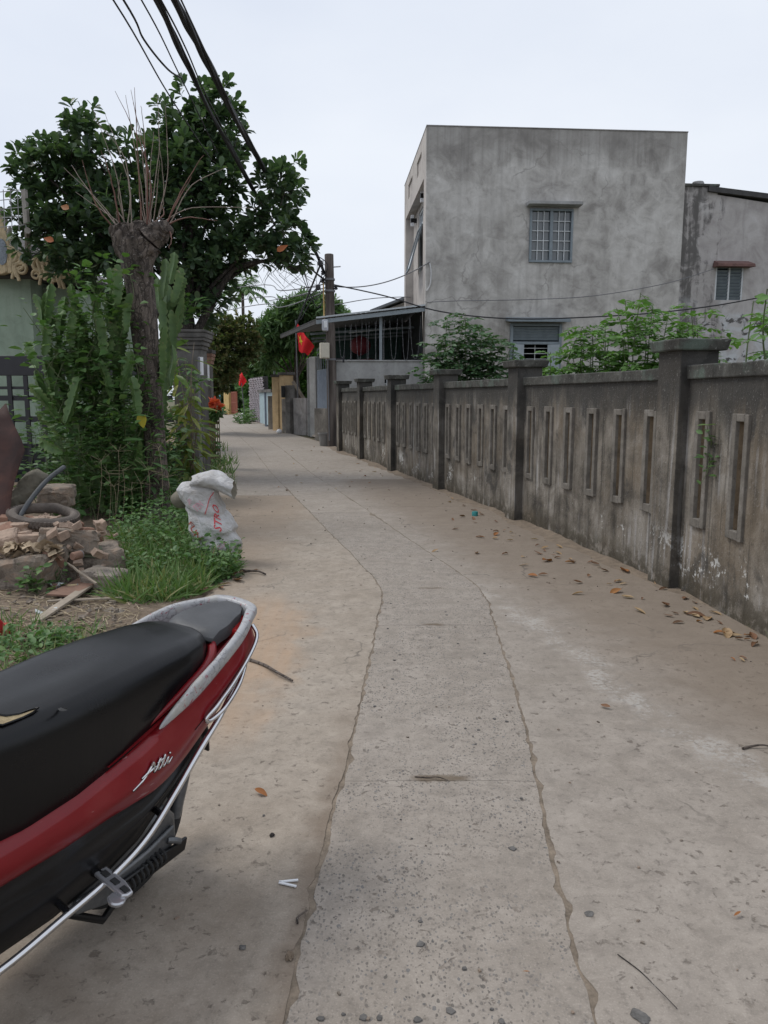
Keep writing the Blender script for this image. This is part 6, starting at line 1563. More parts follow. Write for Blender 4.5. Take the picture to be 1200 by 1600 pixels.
pinnate('feathery_shrub', 'lower bright green feathery shrub behind the wall, below the barred lower window', 'shrub', b, shrub_stems(b.x, Y, [(900, 510), (920, 505), (935, 515), (885, 540), (870, 550), (910, 540), (945, 530), (860, 570), (895, 560), (925, 545), (840, 575), (955, 550), (980, 560), (820, 580)], Y), 20, .55, .13, 'leaf_bright', 43, 'shrubs behind the wall')
Y = 8.2; b = Vector((at(1245, 600, Y).x, Y, 0))
pinnate('feathery_shrub', 'fresh green sprays of a shrub reaching in over the wall at the right edge', 'shrub', b, shrub_stems(b.x, Y, [(1200, 445), (1215, 470), (1235, 440), (1260, 430), (1185, 480), (1225, 490)], Y), 14, .5, .12, 'leaf_bright', 44, 'shrubs behind the wall')
st = [wander(Vector((at(690, 640, 15.3).x + .1, 15.1, .6)), at(px, py, 14.9), .05, 3) for px, py in ((672, 690), (678, 702), (684, 696))]
leaf_plant('wall_weed', 'small green weed hanging out of a slot of the wall near its third pillar', 'weed', at(680, 700, 15), st, 10, .1, 'ovate', M['leaf_mid'], 45, 12)
st = [wander(at(1112, 700, 5.95), at(px, py, 5.75), .03, 3) for px, py in ((1098, 680), (1106, 720), (1095, 760), (1110, 660), (1100, 740))]
leaf_plant('wall_weed', 'small green climber growing out of the first slot of the nearest wall panel', 'weed', at(1105, 720, 5.9), st, 7, .07, 'ovate', M['leaf_mid'], 46, 25, r=.004, spread=.04, jitter=.015)
# --- trees beyond
def lobes_px(L, Y, rd=1.2): return [px_lobe(px, py, Y + dy, rx, ry, rd) for px, py, rx, ry, dy in L]
Y = 33.0; b = Vector((at(312, 640, Y).x, Y, 0))
leafy_tree('olive_tree', 'brownish olive-green small-leaved tree behind the brick-capped gate pillar', 'tree', b, [b, b + Vector((.1, 0, 1.5)), b + Vector((.2, 0, 2.8))], [.16, .13, .09], lobes_px([(345, 522, 34, 34, 0), (372, 518, 32, 32, .5), (352, 562, 36, 40, 0), (388, 540, 24, 26, 1), (340, 560, 22, 40, -.5), (376, 560, 16, 22, 1), (342, 602, 16, 22, 1), (330, 620, 12, 24, 2), (314, 600, 20, 40, 1), (310, 550, 30, 40, 0)], Y), 1900, 8, .19, 'ovate', M['leaf_olive'], M['bark_dark'], 51, 'trees down the lane', shell=.3)
Y = 37.0; b = Vector((at(462, 640, Y).x, Y, 0))
leafy_tree('frangipani_tree', 'round light green tree with long leaf rosettes behind the flag', 'tree', b, [b, b + Vector((.1, 0, 1.5)), b + Vector((0, 0, 2.6))], [.22, .18, .14], lobes_px([(440, 500, 34, 26, 0), (475, 482, 40, 26, 0), (500, 480, 32, 24, 0), (520, 490, 24, 20, .5), (420, 520, 26, 24, 0), (455, 530, 38, 26, .5), (490, 520, 34, 28, 1), (415, 555, 20, 22, 0), (535, 500, 10, 10, 0)], Y, 1.6), 900, 13, .42, 'lance', M['leaf_far'], M['bark'], 52, 'trees down the lane', rosette=1.25, shell=.45)
Y = 42; b = Vector((at(470, 640, Y).x, Y, 0))
leafy_tree('yard_tree', 'bright yellow-green shrub lit behind the flag pole and patched wall', 'shrub', b, [b, b + Vector((0, 0, 1)), b + Vector((0, 0, 1.8))], [.12, .1, .08], lobes_px([(470, 580, 26, 24, 0), (450, 570, 24, 24, 0), (485, 600, 18, 26, 0), (465, 610, 26, 18, 0), (500, 560, 20, 30, 0)], Y, 1.2), 900, 8, .3, 'ovate', M['leaf_bright'], M['bark_dark'], 53, 'trees down the lane', shell=.3)
Y = 58; b = Vector((at(400, 640, Y).x, Y, 0))
leafy_tree('roadside_tree', 'mid green leafy tree hanging over the lane behind the far red flag', 'tree', b, [b, b + Vector((0, 0, 1.5)), b + Vector((0, 0, 3))], [.25, .2, .15], lobes_px([(400, 590, 20, 26, 0), (410, 570, 30, 20, 0), (392, 615, 12, 24, -1), (385, 600, 14, 20, 0), (420, 600, 20, 20, 0), (395, 640, 10, 16, -3)], Y, 1.8), 1200, 8, .38, 'ovate', M['leaf_mid'], M['bark_dark'], 54, 'trees down the lane', shell=.3)
Y = 82; b = Vector((at(352, 640, Y).x, Y, 0))
leafy_tree('far_tree', 'dark dense trees closing the far end of the lane', 'tree', b, [b, b + Vector((0, 0, 2)), b + Vector((0, 0, 4))], [.3, .25, .2], lobes_px([(345, 600, 30, 32, 0), (370, 585, 30, 35, 0), (330, 570, 30, 40, 0), (375, 615, 16, 22, 0), (345, 630, 20, 14, 0), (310, 600, 25, 40, 0), (400, 590, 25, 40, 4), (355, 640, 22, 12, 2), (335, 640, 22, 14, 0), (375, 635, 10, 16, 6), (390, 625, 14, 24, 6)], Y, 3), 2000, 8, .6, 'ovate', M['leaf_fardark'], M['bark_dark'], 55, 'trees down the lane', shell=.2)
Y = 70; b = Vector((at(555, 640, Y).x, Y, 0))
leafy_tree('far_tree', 'pale green treetops showing behind the porch and utility pole', 'tree', b, [b, b + Vector((0, 0, 2)), b + Vector((0, 0, 4))], [.3, .25, .2], lobes_px([(540, 520, 40, 30, 0), (500, 545, 50, 30, 0), (450, 545, 50, 24, 0), (580, 545, 50, 35, 0), (430, 590, 50, 40, 0)], Y, 3), 1700, 8, .6, 'ovate', M['leaf_far'], M['bark_dark'], 56, 'trees down the lane', shell=.2)
# trees to the far left behind the green house and beyond the frame, so that the sky line goes on
for k, (x, y, h) in enumerate(((-16, 34, 5), (-24, 46, 6), (14, 52, 6), (26, 60, 7))):
    b = Vector((x, y, 0)); lab = ['dark tree behind the green house at the left edge', 'far tree left of the green house', 'tree hidden behind the annex', 'far tree right of the annex'][k]
    leafy_tree('yard_tree', lab, 'tree', b, [b, b + Vector((0, 0, h * .35)), b + Vector((0, 0, h * .55))], [.25, .2, .15], [(b + Vector((dx, dy, h * .7)), (1.8, 1.8, 1.3)) for dx, dy in ((-1.2, 0), (1.2, .5), (0, -.8))], 200, 7, .4, 'ovate', M['leaf_fardark'], M['bark_dark'], 60 + k, 'trees around the lane', shell=.3)
# palm
Y = 96; b = Vector((at(378, 640, Y).x, Y, 0)); hub = at(379, 452, Y)
palm = empty('areca_palm', b, label='slim palm with a feathery head showing under the big tree\'s right branch', cat='palm')
mb = MB(); mb.tube(spline([b, b.lerp(hub, .5) + Vector((.16, 0, 0)), hub + Vector((0, 0, -.5))], 6), np.linspace(.26, .17, 13).tolist(), 8); mb.build('trunk', M['bark'], palm, smooth=70)
for k in range(15):
    a = k * 2.4; el = R(75 - 75 * (k / 14)); L = 3.1 + .5 * rnd.random(); d = Vector((math.cos(a) * math.cos(el), math.sin(a) * math.cos(el), math.sin(el)))
    pts = [hub + d * L * u - Vector((0, 0, .85 * u * u * math.cos(el) * L * .7)) for u in np.linspace(0, 1, 9)]
    P = []; D = []; side = d.cross(Vector((0, 0, 1))); side = side.normalized() if side.length > .05 else Vector((1, 0, 0))
    for m_ in range(1, 9):
        for sub in (0, .5):
            p = pts[m_ - 1].lerp(pts[m_], sub); tg = (pts[m_] - pts[m_ - 1]).normalized()
            for s in (-1, 1): P.append(np.array(p)); D.append(np.array(tg * .6 + side * s + Vector((0, 0, -.45))))
    o = link('frond', quads_mesh('frond', [leaves_arrays('lance', np.array(P), np.array(D), np.full(len(P), .95))], M['leaf_far'], 180), palm)
# hedge / weeds at the far right lane edge
weed_carpet('weeds', 'clump of weeds at the lane edge in front of the stone-clad wall', [(gp(385, 662), .7, .9), (gp(392, 659), .5, .7), (gp(378, 660), .5, .5)], 500, .22, 71, 'leaf_mid')
weed_carpet('weeds', 'low weeds at the far end of the lane beside the small ochre gate', [(Vector((at(345, 640, 74).x, 74, 0)), 1.4, 1.0), (Vector((at(336, 640, 70).x, 70, 0)), 1.2, .8)], 500, .3, 72, 'leaf_under')
# ------------------------------------------------------------------ sack with printing
def text_mesh(s, size):
    cu = bpy.data.curves.new('lettering', 'FONT'); cu.body = s; cu.size = size; cu.align_x = 'CENTER'; cu.align_y = 'CENTER'; cu.offset = .012 * size; cu.resolution_u = 2
    o = bpy.data.objects.new('lettering', cu); COL.objects.link(o); dg = bpy.context.evaluated_depsgraph_get(); dg.update()
    me = bpy.data.meshes.new_from_object(o.evaluated_get(dg)); bpy.data.objects.remove(o)
    bm = bmesh.new(); bm.from_mesh(me); bmesh.ops.triangulate(bm, faces=bm.faces); 
    for _ in range(2):
        long_e = [e for e in bm.edges if e.calc_length() > size * .12]
        if long_e: bmesh.ops.subdivide_edges(bm, edges=long_e, cuts=1); bmesh.ops.triangulate(bm, faces=bm.faces)
    v = [tuple(x.co) for x in bm.verts]; f = [tuple(y.index for y in x.verts) for x in bm.faces]; bm.free(); return v, f
SB = gp(330, 880)
sack = empty('woven_sack', SB, label='bulging white woven sack with red lettering standing in the grass at the lane edge', cat='sack')
axis = [SB + Vector((.06, .05, -.02)), SB + Vector((.06, .05, .2)), SB + Vector((-.01, .08, .42)), SB + Vector((-.12, .1, .64)), SB + Vector((-.16, .12, .78))]
ax = spline(axis, 8); NA = len(ax) - 1
def sackS(u, v):
    """v 0 bottom .. 1 neck, u angle (0 towards the camera, growing to the right)"""
    k = min(NA - 1e-3, max(0, v * NA)); i = int(k); c = ax[i].lerp(ax[i + 1], k - i)
    r = lerp([0, .06, .2, .4, .55, .7, .85, 1], [.155, .185, .2, .2, .172, .16, .165, .1], v)
    a = -math.pi / 2 + u
    wr = 1 + .05 * abs(nz(math.cos(a) * 2.6 + v * 2, math.sin(a) * 2.6 - v * 5, 1, 6)) + .02 * nz(math.cos(a) * 9, math.sin(a) * 9 + v * 14, 1, 3) + .13 * nz(math.cos(a) * 1.6 + 5, math.sin(a) * 1.6 + v * 3.2, 1, 4) + .06 * nz(math.cos(a) * 4, math.sin(a) * 4 + v * 7, 1, 2)
    crease = -.03 * math.exp(-((v - .30 - .06 * math.sin(u)) / .035) ** 2) - .02 * math.exp(-((v - .62 + .08 * math.sin(u + 1)) / .03) ** 2)
    fold = .012 * math.sin(v * 30 + u * 4) * max(0, math.cos((v - .25) * 6)) * (v < .5)
    rr = r * wr + crease + fold
    return c + Vector((math.cos(a) * rr * 1.12, math.sin(a) * rr * .95, 0))
mb = MB(); P = [[sackS(u, v) for u in np.linspace(0, 2 * math.pi, 56, endpoint=False)] for v in np.linspace(0, 1, 60)]
mb.grid(P, close_v=True); mb.add(P[-1], [tuple(range(56))]); mb.build('body', M['sack'], sack, smooth=180)
# mouth flopped over to the right
mb = MB(); P = []; c0 = SB + Vector((-.17, .1, .78))
for i in range(15):
    t = i / 14; c = c0 + Vector((.40 * t, -.03 * t, .07 * math.sin(t * 3.0) - .05 * t)); ry = .12 + .05 * math.sin(t * 2.6); rz = .06 + .03 * math.sin(t * 2.2)
    P.append([c + Vector((.03 * nz(a, t * 4, 1, 3), math.cos(a) * ry * (1 + .25 * nz(a * 2, t * 5, 1, 2)), math.sin(a) * rz * (1 + .3 * nz(a * 2, t * 5, 1, 7)) - .035 * t)) for a in np.linspace(0, 2 * math.pi, 26, endpoint=False)])
mb.grid(P, close_v=True); mb.add(P[0], [tuple(range(26))]); mb.build('flopped_mouth', M['sack'], sack, smooth=180)
mb = MB(); e_ = P[-1]; cc = sum((Vector(p) for p in e_), Vector()) / len(e_); mb.add([cc - Vector((.05, 0, 0))] + e_, [(0, 1 + k, 1 + (k + 1) % 26) for k in range(26)]); mb.build('mouth_inside', M['tarp'], sack, smooth=180)
def print_on(text, u0, v0, size, rot, m, name='lettering'):
    v, f = text_mesh(text, size); out = []
    for x, y, z in v:
        X = x * math.cos(rot) - y * math.sin(rot); Y_ = x * math.sin(rot) + y * math.cos(rot)
        u = u0 + X / .24; w = v0 + Y_ / .82; p = sackS(u, w); e = 1e-3
        n = (sackS(u + e, w) - p).cross(sackS(u, w + e) - p).normalized()
        if n.dot(p - ax[min(NA, max(0, int(w * NA)))]) < 0: n = -n
        out.append(p + n * .004)
    mb = MB(); mb.add(out, f); return mb.build(name, M[m], sack)
print_on('STRO', .62, .54, .10, R(58), 'ink_red')
print_on('FUN', -.72, .40, .09, R(-62), 'ink_brown')
print_on('TEN', -.02, .66, .075, R(25), 'ink_pink')
print_on('SPI', -.4, .71, .06, R(25), 'ink_pink')
print_on('CLUB', .35, .245, .045, R(25), 'ink_pink')
mb = MB(); P = [sackS(.1 + .09 * k, .58 + .022 * k) for k in range(12)]; mb.tube([p + Vector((0, -.006, 0)) for p in P], .004, 4); mb.build('printed_line', M['ink_red'], sack)
# small brown cloth heap behind the sack
bag('cloth_bundle', 'tan crumpled cloth bundle between the sack and the pollarded trunk', SB + Vector((-.34, .35, .5)), (.12, .12, .2), M['tarp'], None, 9)

# ------------------------------------------------------------------ rubble heap
def lump(name, lab, c, s, rz, m, tilt=(0, 0), cat='rubble', group='broken masonry lumps in the rubble heap', rough=.075, seed=0, cuts=11, bev=0, round_=0.0):
    bm = bmesh.new(); bmesh.ops.create_cube(bm, size=1.0); bmesh.ops.subdivide_edges(bm, edges=bm.edges, cuts=cuts, use_grid_fill=True)
    for v in bm.verts:
        p = v.co.copy(); q = p * 2.1 + Vector((seed, seed * 2, 0))
        n = mnoise.noise_vector(q) * rough + mnoise.noise_vector(q * 3.1) * rough * .5 + mnoise.noise_vector(q * 8.3) * rough * .35
        edge = sorted(abs(x) for x in p)
        rnd_ = .93 if edge[1] > .45 else 1.0
        if round_: p = p.lerp(p.normalized() * .5, round_)
        v.co = Vector(((p.x * rnd_ + n.x) * s[0], (p.y * rnd_ + n.y) * s[1], (p.z * rnd_ + n.z) * s[2]))
    me = bpy.data.meshes.new(name); bm.to_mesh(me); bm.free(); finish(me, m, 16 if not round_ else 60)
    o = bpy.data.objects.new(name, me); COL.objects.link(o); o.location = c; o.rotation_euler = (R(tilt[0]), R(tilt[1]), R(rz))
    if lab: tag(o, lab, cat, group)
    return o
def rz_at(px, py, Y): return at(px, py, Y)
L_ = [('large broken masonry block with a black side at the left edge of the heap', (35, 900), 6.35, (.62, .4, .4), -8, 'rubble', (4, -3)),
      ('large brown masonry block at the right end of the rubble heap', (148, 884), 6.75, (.5, .42, .32), 24, 'rubble', (3, -5)),
      ('tilted slab of mossy masonry lying on top of the right block', (108, 846), 6.6, (.46, .34, .2), 18, 'rubble', (-12, 6)),
      ('masonry lump standing upright between the left and right blocks', (75, 880), 6.4, (.26, .24, .34), 30, 'rubble', (6, 9)),
      ('flat masonry piece at the back of the heap below the rusty sheet', (25, 826), 6.9, (.46, .3, .16), -14, 'brick_pale', (6, -4)),
      ('low flat masonry lump with orange top in the middle of the heap', (52, 848), 6.62, (.44, .28, .17), 6, 'brick_pale', (-5, 2)),
      ('small masonry lump behind the tyre', (88, 775), 8.2, (.34, .3, .22), 10, 'rubble', (0, 0)),
      ('masonry lump at the left edge of the heap, above the black-sided block', (2, 852), 6.5, (.3, .3, .2), 20, 'brick_pale', (8, -10)),
      ('dusty lump in the dirt in front of the right block', (165, 908), 6.3, (.34, .26, .2), -20, 'rubble_grey', (0, 4)),
      ('small dusty lump under the boards near the scooter seat', (178, 962), 5.6, (.14, .12, .09), -20, 'rubble_grey', (0, 4))]
for k, (lab, (px, py), Y, s, rz, m, tl) in enumerate(L_):
    s = tuple(a * 1.0 for a in s)
    lump('masonry_lump', lab, at(px, py, Y), s, rz, M[m], tl, seed=k * 3.7)
o = lump('masonry_lump', 'flat mossy underside piece below the tilted slab', at(120, 862, 6.62), (.4, .3, .1), 18, M['green_face'], (-8, 4), seed=50)
# whole and half bricks
bl = [((12, 812), 6.9, 12, (8, 4), 'brick half lying at the left edge under the rusty sheet'), ((58, 815), 6.95, -18, (-12, 10), 'dark red tilted brick beside the tyre'), ((30, 838), 6.6, -8, (4, -8), 'dusty brick on top of the heap at left'), ((70, 840), 6.6, 4, (2, 3), 'dusty brick in the centre of the heap top'),
      ((100, 838), 6.55, 20, (-6, 8), 'pale brick on the tilted mossy slab'), ((128, 852), 6.8, 40, (20, 0), 'brick end leaning against the tilted slab'), ((84, 872), 6.3, 70, (10, 40), 'brick propped upright between the blocks'), ((134, 830), 7.1, 60, (4, 10), 'brick half at the back right of the heap'),
      ((118, 820), 7.3, -30, (0, 20), 'brick half in front of the tyre'), ((150, 842), 7.2, 15, (0, 0), 'brick half beside the thin board'), ((5, 830), 6.7, 50, (20, -20), 'tilted brick cut by the left edge')]
for k, ((px, py), Y, rz, tl, lab) in enumerate(bl):
    lump('brick', lab, at(px, py, Y), (.21 if 'half' not in lab else .13, .1, .075), rz, M['brick_pale'] if 'dusty' in lab or 'pale' in lab else M['brick'], tl, 'brick', 'loose bricks in the rubble heap', .05, k * 5.1, 3)
mb = MB()
for k in range(70):
    c = at(rnd.uniform(-10, 190), rnd.uniform(812, 925), 6.55 + rnd.uniform(-.3, .5)); c.z = max(c.z - .03, .02); s = rnd.uniform(.03, .085)
    if c.x > -2.35: continue
    mb.box(c, (s * rnd.uniform(.9, 1.7), s, s * rnd.uniform(.5, .9)), rot=Matrix.Rotation(rnd.uniform(0, 6), 3, 'Z') @ Matrix.Rotation(rnd.uniform(-.6, .6), 3, 'X') @ Matrix.Rotation(rnd.uniform(-.6, .6), 3, 'Y'), jit=s * .16)
o = mb.build('brick_fragments', M['brick_pale'], bevel=.004); tag(o, 'angular broken brick fragments filling the rubble heap', 'brick fragments', kind='stuff')
# crumpled paper / husk on the heap
mb = MB()
for k in range(90):
    c = at(rnd.uniform(0, 92), rnd.uniform(850, 876), 6.28 + rnd.uniform(-.1, .12)); s = rnd.uniform(.02, .055)
    m_ = Matrix.Rotation(rnd.uniform(0, 6.28), 3, 'Z') @ Matrix.Rotation(rnd.uniform(-.9, .9), 3, 'X') @ Matrix.Rotation(rnd.uniform(-.9, .9), 3, 'Y')
    mb.add([c + m_ @ Vector((x * s, y * s, .5 * s * nz(x, y, 1.3, k))) for y in (-1, -.3, .4, 1) for x in (-1, -.3, .3, 1)], [(a, a + 1, a + 5, a + 4) for r_ in range(3) for a in range(r_ * 4, r_ * 4 + 3)])
o = mb.build('husk_heap', simple('dry_husk', (.36, .28, .19), .95, .4, 14, .5)); tag(o, 'tan crumpled dry husks heaped on the black-sided block', 'husks', kind='stuff')
# worn tyre lying on the rubble
tc = at(68, 806, 7.05); rot = Matrix.Rotation(R(9), 3, 'Y') @ Matrix.Rotation(R(7), 3, 'X') @ Matrix.Rotation(R(20), 3, 'Z')
ty = empty('tyre', tc, label='old dusty motorbike tyre lying on the bricks', cat='tyre')
mb = MB(); P = []
for i in range(48):
    a = i / 48 * 2 * math.pi; ring = []
    for b in np.linspace(0, 2 * math.pi, 12, endpoint=False):
        if math.cos(b) < -.75: pass
        r = .235 + .052 * math.cos(b) * (1 if math.cos(b) > 0 else .55); z = .05 * math.sin(b) + .014 * nz(a * 2, 0, 1, 3)
        ring.append(tc + rot @ Vector((r * math.cos(a) * 1.08, r * math.sin(a) * (1 + .04 * math.sin(2 * a)), z)))
    P.append(ring)
mb.grid(P, close_u=True, close_v=True); mb.build('carcass', M['tyre'], ty, smooth=60)
mb = MB()
for i in range(60):
    a = i / 60 * 2 * math.pi
    for s in (-1, 1):
        q = tc + rot @ Vector((.284 * math.cos(a) * 1.08, .284 * math.sin(a), s * .018)); mb.box(q, (.012, .022, .026), rot=rot @ Matrix.Rotation(a + s * .4, 3, 'Z'))
mb.build('tread', M['tyre'], ty)
mb = MB()
for k in range(16):
    a = rnd.uniform(0, 6.28); r = rnd.uniform(0, .15); c = tc + Vector((r * math.cos(a), r * math.sin(a), -.02)); mb.box(c, (rnd.uniform(.03, .09), rnd.uniform(.03, .06), .03), rot=Matrix.Rotation(rnd.uniform(0, 3), 3, 'Z') @ Matrix.Rotation(rnd.uniform(-.5, .5), 3, 'X'), jit=.01)
o = mb.build('brick_chips', M['brick_pale']); tag(o, 'brick chips lying inside the old tyre', 'brick chips', kind='stuff')
# tilted rusty sheet at the left edge
sh0 = [(-60, 640), (2, 622), (24, 668), (40, 700), (20, 760), (14, 815), (-60, 830)]
Y = 6.95; mb = MB(); P0 = [at(px, py, Y + (830 - py) * .0012) for px, py in sh0]
nx_ = 8; rowsL = []
for i in range(13):
    t = i / 12; py = 640 + 190 * t
    xr = lerp([622, 668, 700, 760, 815, 832], [0, 24, 40, 20, 14, 8], py)
    rowsL.append([at(-70 + (xr + 70) * k / nx_, py - 10 * (k == nx_) * (i == 0), Y + .35 - .35 * t + .035 * nz(k * .5, i * .5, 1, 4)) for k in range(nx_ + 1)])
mb.grid(rowsL); o = mb.build('rusty_sheet', M['rust'], solid=.006, smooth=40); tag(o, 'dark rusty metal sheet leaning at the left edge above the rubble', 'metal sheet')
# grey pipe with a dirty tarp
mb = MB(); q = spline([at(22, 822, 6.9), at(45, 785, 7.15), at(72, 752, 7.4), at(100, 730, 7.7)], 6); mb.tube(q, .024, 10); o = mb.build('pipe', M['pipe'], smooth=60); tag(o, 'dark grey plastic pipe slanting up out of the rubble behind the tyre', 'pipe')
mb = MB(); P = []
for i in range(13):
    t = i / 12; a = at(24 + 52 * t, 806 - 62 * t, 7.25 + .2 * t); P.append([a + Vector((-.045 * k + .03 * nz(i, k, .9, 2), -.02 * k + .05 * nz(i, k, .8, 3), .07 * math.sin(k / 5 * 3.1) - .03 * k * (1 - t) + .035 * nz(i, k, 1.1, 5))) for k in range(6)])
mb.grid(P); o = mb.build('tarp', M['tarp'], smooth=60, solid=.006); tag(o, 'dirty crumpled tan tarp draped behind the pipe and tyre', 'tarp')
# boards
def board(name, lab, a, b, w, th, m, lift=.0, cat='board'):
    a, b = Vector(a), Vector(b); d = (b - a); L = d.length; q = d.normalized().to_track_quat('X', 'Z').to_matrix()
    o = MB(); n = 10
    P = []
    for i in range(n + 1):
        u = -L / 2 + L * i / n; bw = .006 * nz(i, L, .9, 2); P.append([(u, -w / 2 + bw, -th / 2), (u, -w / 2 + bw, th / 2), (u, w / 2 + bw, th / 2), (u, w / 2 + bw, -th / 2)])
    o.grid(P, close_v=True); o.add(P[0], [(0, 1, 2, 3)]); o.add(P[-1], [(3, 2, 1, 0)])
    r = o.build(name, m, bevel=.003); r.location = (a + b) / 2 + Vector((0, 0, lift)); r.rotation_euler = q.to_euler(); tag(r, lab, cat, 'old boards around the rubble'); return r
board('board', 'long grey wooden strip slanting across the dirt in front of the rubble', gp(55, 978) + Vector((0, 0, .03)), gp(203, 887) + Vector((0, 0, .09)), .075, .02, M['board'])
board('board', 'thin grey strip of wood running back between rubble and undergrowth', at(205, 898, 6.9) + Vector((0, 0, .02)), at(128, 830, 7.4), .05, .02, M['board'])
board('board', 'thin dark lath lying flat across the dirt under the slanting strip', gp(75, 946) + Vector((0, 0, .035)), gp(192, 941) + Vector((0, 0, .035)), .03, .014, M['board'])
board('plywood_piece', 'brown triangular scrap of plywood under the slanting wooden strip', gp(92, 940) + Vector((0, 0, .05)), gp(140, 920) + Vector((0, 0, .075)), .22, .014, M['board_red'])
board('board', 'thin stick of wood pointing into the right block', at(105, 880, 6.3), at(150, 912, 6.05), .018, .016, M['board'])
# small litter on the dirt
def scrap(name, lab, px, py, s, m, cat, rz=0.0, lift=.02, group=None, seed=0, flat=.35):
    c = gp(px, py); c.z = max(0, verge_z(c.x, c.y)) + lift if c.x < fLE(c.y) + .05 else lift
    mb = MB(); n = 5; P = []
    for i in range(n):
        P.append([(s[0] * (i / (n - 1) - .5), s[1] * (j / (n - 1) - .5), s[0] * flat * nz(i * .6, j * .6, 1, seed)) for j in range(n)])
    mb.grid(P); o = mb.build(name, m, solid=.002, smooth=50); o.location = c; o.rotation_euler = (0, 0, rz); tag(o, lab, cat, group); return o
scrap('paper_scrap', 'pale blue-green paper scrap on the dirt in front of the rubble', 73, 962, (.15, .07), M['paper'], 'paper', .5, seed=1)
scrap('paper_scrap', 'cream paper scrap beside the mossy weed at the heap', 70, 918, (.1, .09), M['foam'], 'paper', .2, seed=2, lift=.05)
scrap('paper_scrap', 'whitish crumpled scrap next to the plywood piece', 88, 924, (.13, .08), M['paper'], 'paper', -.3, seed=3, lift=.05)
for (px, py, Y, r, L, rz, lab) in ((120, 868, 6.2, .035, .1, 1.2, 'brown tin lying in the shade under the right block'), (114, 918, 6.15, .03, .09, .3, 'cream cup lying on its side in the dirt'), (88, 917, 6.2, .03, .08, -.4, 'small brown bottle lying by the green weed')):
    c = at(px, py, Y); e = empty('tin' if 'tin' in lab else 'cup' if 'cup' in lab else 'bottle', c, label=lab, cat='litter')
    m_ = Matrix.Rotation(rz, 3, 'Z') @ Matrix.Rotation(R(90), 3, 'Y'); mb = MB(); mb.lathe([(r * .85, -L / 2), (r, -L / 2 + .01), (r, L / 2), (r * .85, L / 2), (r * .8, L / 2 - .02)], 14, c, m_); mb.build('body', M['foam'] if 'cup' in lab else M['board_red'], e, smooth=40)
    mb = MB(); mb.lathe([(r * 1.04, L / 2 - .012), (r * 1.04, L / 2 - .004)], 14, c, m_); mb.build('rim', M['cable_grey'], e)
st = [wander(at(50, 925, 6.15), at(px, py, 6.05), .03, 3) for px, py in ((42, 895), (52, 885), (62, 900), (68, 910), (45, 910), (58, 915))]
leaf_plant('rubble_weed', 'small bright green weed growing at the foot of the rubble blocks', 'weed', at(50, 930, 6.2), st, 16, .065, 'ovate', M['leaf_mid'], 81, 30, spread=.06)
st = [wander(at(88, 912, 6.3), at(px, py, 6.25), .02, 3) for px, py in ((90, 888), (98, 893), (94, 900))]
leaf_plant('rubble_weed', 'tiny green sprig between the upright lump and the right block', 'weed', at(88, 912, 6.3), st, 8, .055, 'ovate', M['leaf_mid'], 82, 12, spread=.04)
# chips, straw on the dirt
mb = MB()
for k in range(420):
    px, py = rnd.uniform(-40, 215), rnd.uniform(915, 1030); c = gp(px, py); c.z = max(-.01, verge_z(c.x, c.y)) + .006
    if c.x > fLE(c.y) - .05: continue
    s = rnd.choice([.012, .02, .03, .045]) * rnd.uniform(.6, 1.1); mb.box(c, (s, s * rnd.uniform(.5, 1), s * .6), rot=Matrix.Rotation(rnd.uniform(0, 3), 3, 'Z') @ Matrix.Rotation(rnd.uniform(-.6, .6), 3, 'X'), jit=s * .2)
o = mb.build('rubble_chips', M['rubble']); tag(o, 'small chips of brick and mortar strewn on the dirt', 'chips', kind='stuff')
mb = MB()
for k in range(520):
    px, py = rnd.uniform(-40, 215), rnd.uniform(925, 1040); c = gp(px, py); c.z = max(-.01, verge_z(c.x, c.y)) + .008
    if c.x > fLE(c.y) - .02: continue
    a = rnd.uniform(0, 6.28); L = rnd.uniform(.05, .2); d = Vector((math.cos(a), math.sin(a), rnd.uniform(-.04, .12))) * L; mb.tube([c - d / 2, c + Vector((0, 0, .01)), c + d / 2], .0028, 3, cap=False)
o = mb.build('straw', M['straw']); tag(o, 'dry straw and twigs scattered on the dirt beside the scooter', 'straw', kind='stuff')
# red plastic crate corner at the left edge
c = gp(-12, 1000); c.z = .03
rc = empty('red_crate', c, label='broken red plastic crate corner sticking in at the left edge by the dirt', cat='crate')
mb = MB(Matrix.Translation(c) @ Matrix.Rotation(.5, 4, 'Z'))
mb.prism([(-.3, -.02, 0), (.12, -.02, 0), (.12, .0, 0), (-.3, .0, 0)], [(-.3, -.05, .2), (.03, -.05, .16), (.03, -.03, .16), (-.3, -.03, .2)]); mb.build('side', M['red_plastic'], rc, bevel=.004)
mb = MB(Matrix.Translation(c) @ Matrix.Rotation(.5, 4, 'Z')); mb.box((-.1, .1, .012), (.42, .24, .012)); mb.build('base', M['red_plastic'], rc)
mb = MB(Matrix.Translation(c) @ Matrix.Rotation(.5, 4, 'Z'))
for k in range(4): mb.box((-.25 + k * .08, -.045, .1), (.012, .015, .17))
mb.build('rib', M['red_plastic'], rc)
# ------------------------------------------------------------------ scooter
ST = Vector((-.625, 2.706, 0)); SROT = -R(28.4); LEAN = R(6.5)
sco = empty('scooter', ST, label='parked red and black motor scooter with a torn black seat and chrome side rail', cat='scooter', eul=(0, LEAN, SROT)); sco.scale = (.96, .96, .96)
def part(mb, name, m, smooth=None, bevel=0, seg=3, solid=0, parent=None):
    o = mb.build(name, m, parent or sco, smooth=smooth, bevel=bevel, seg=seg, world=False, solid=solid); return o
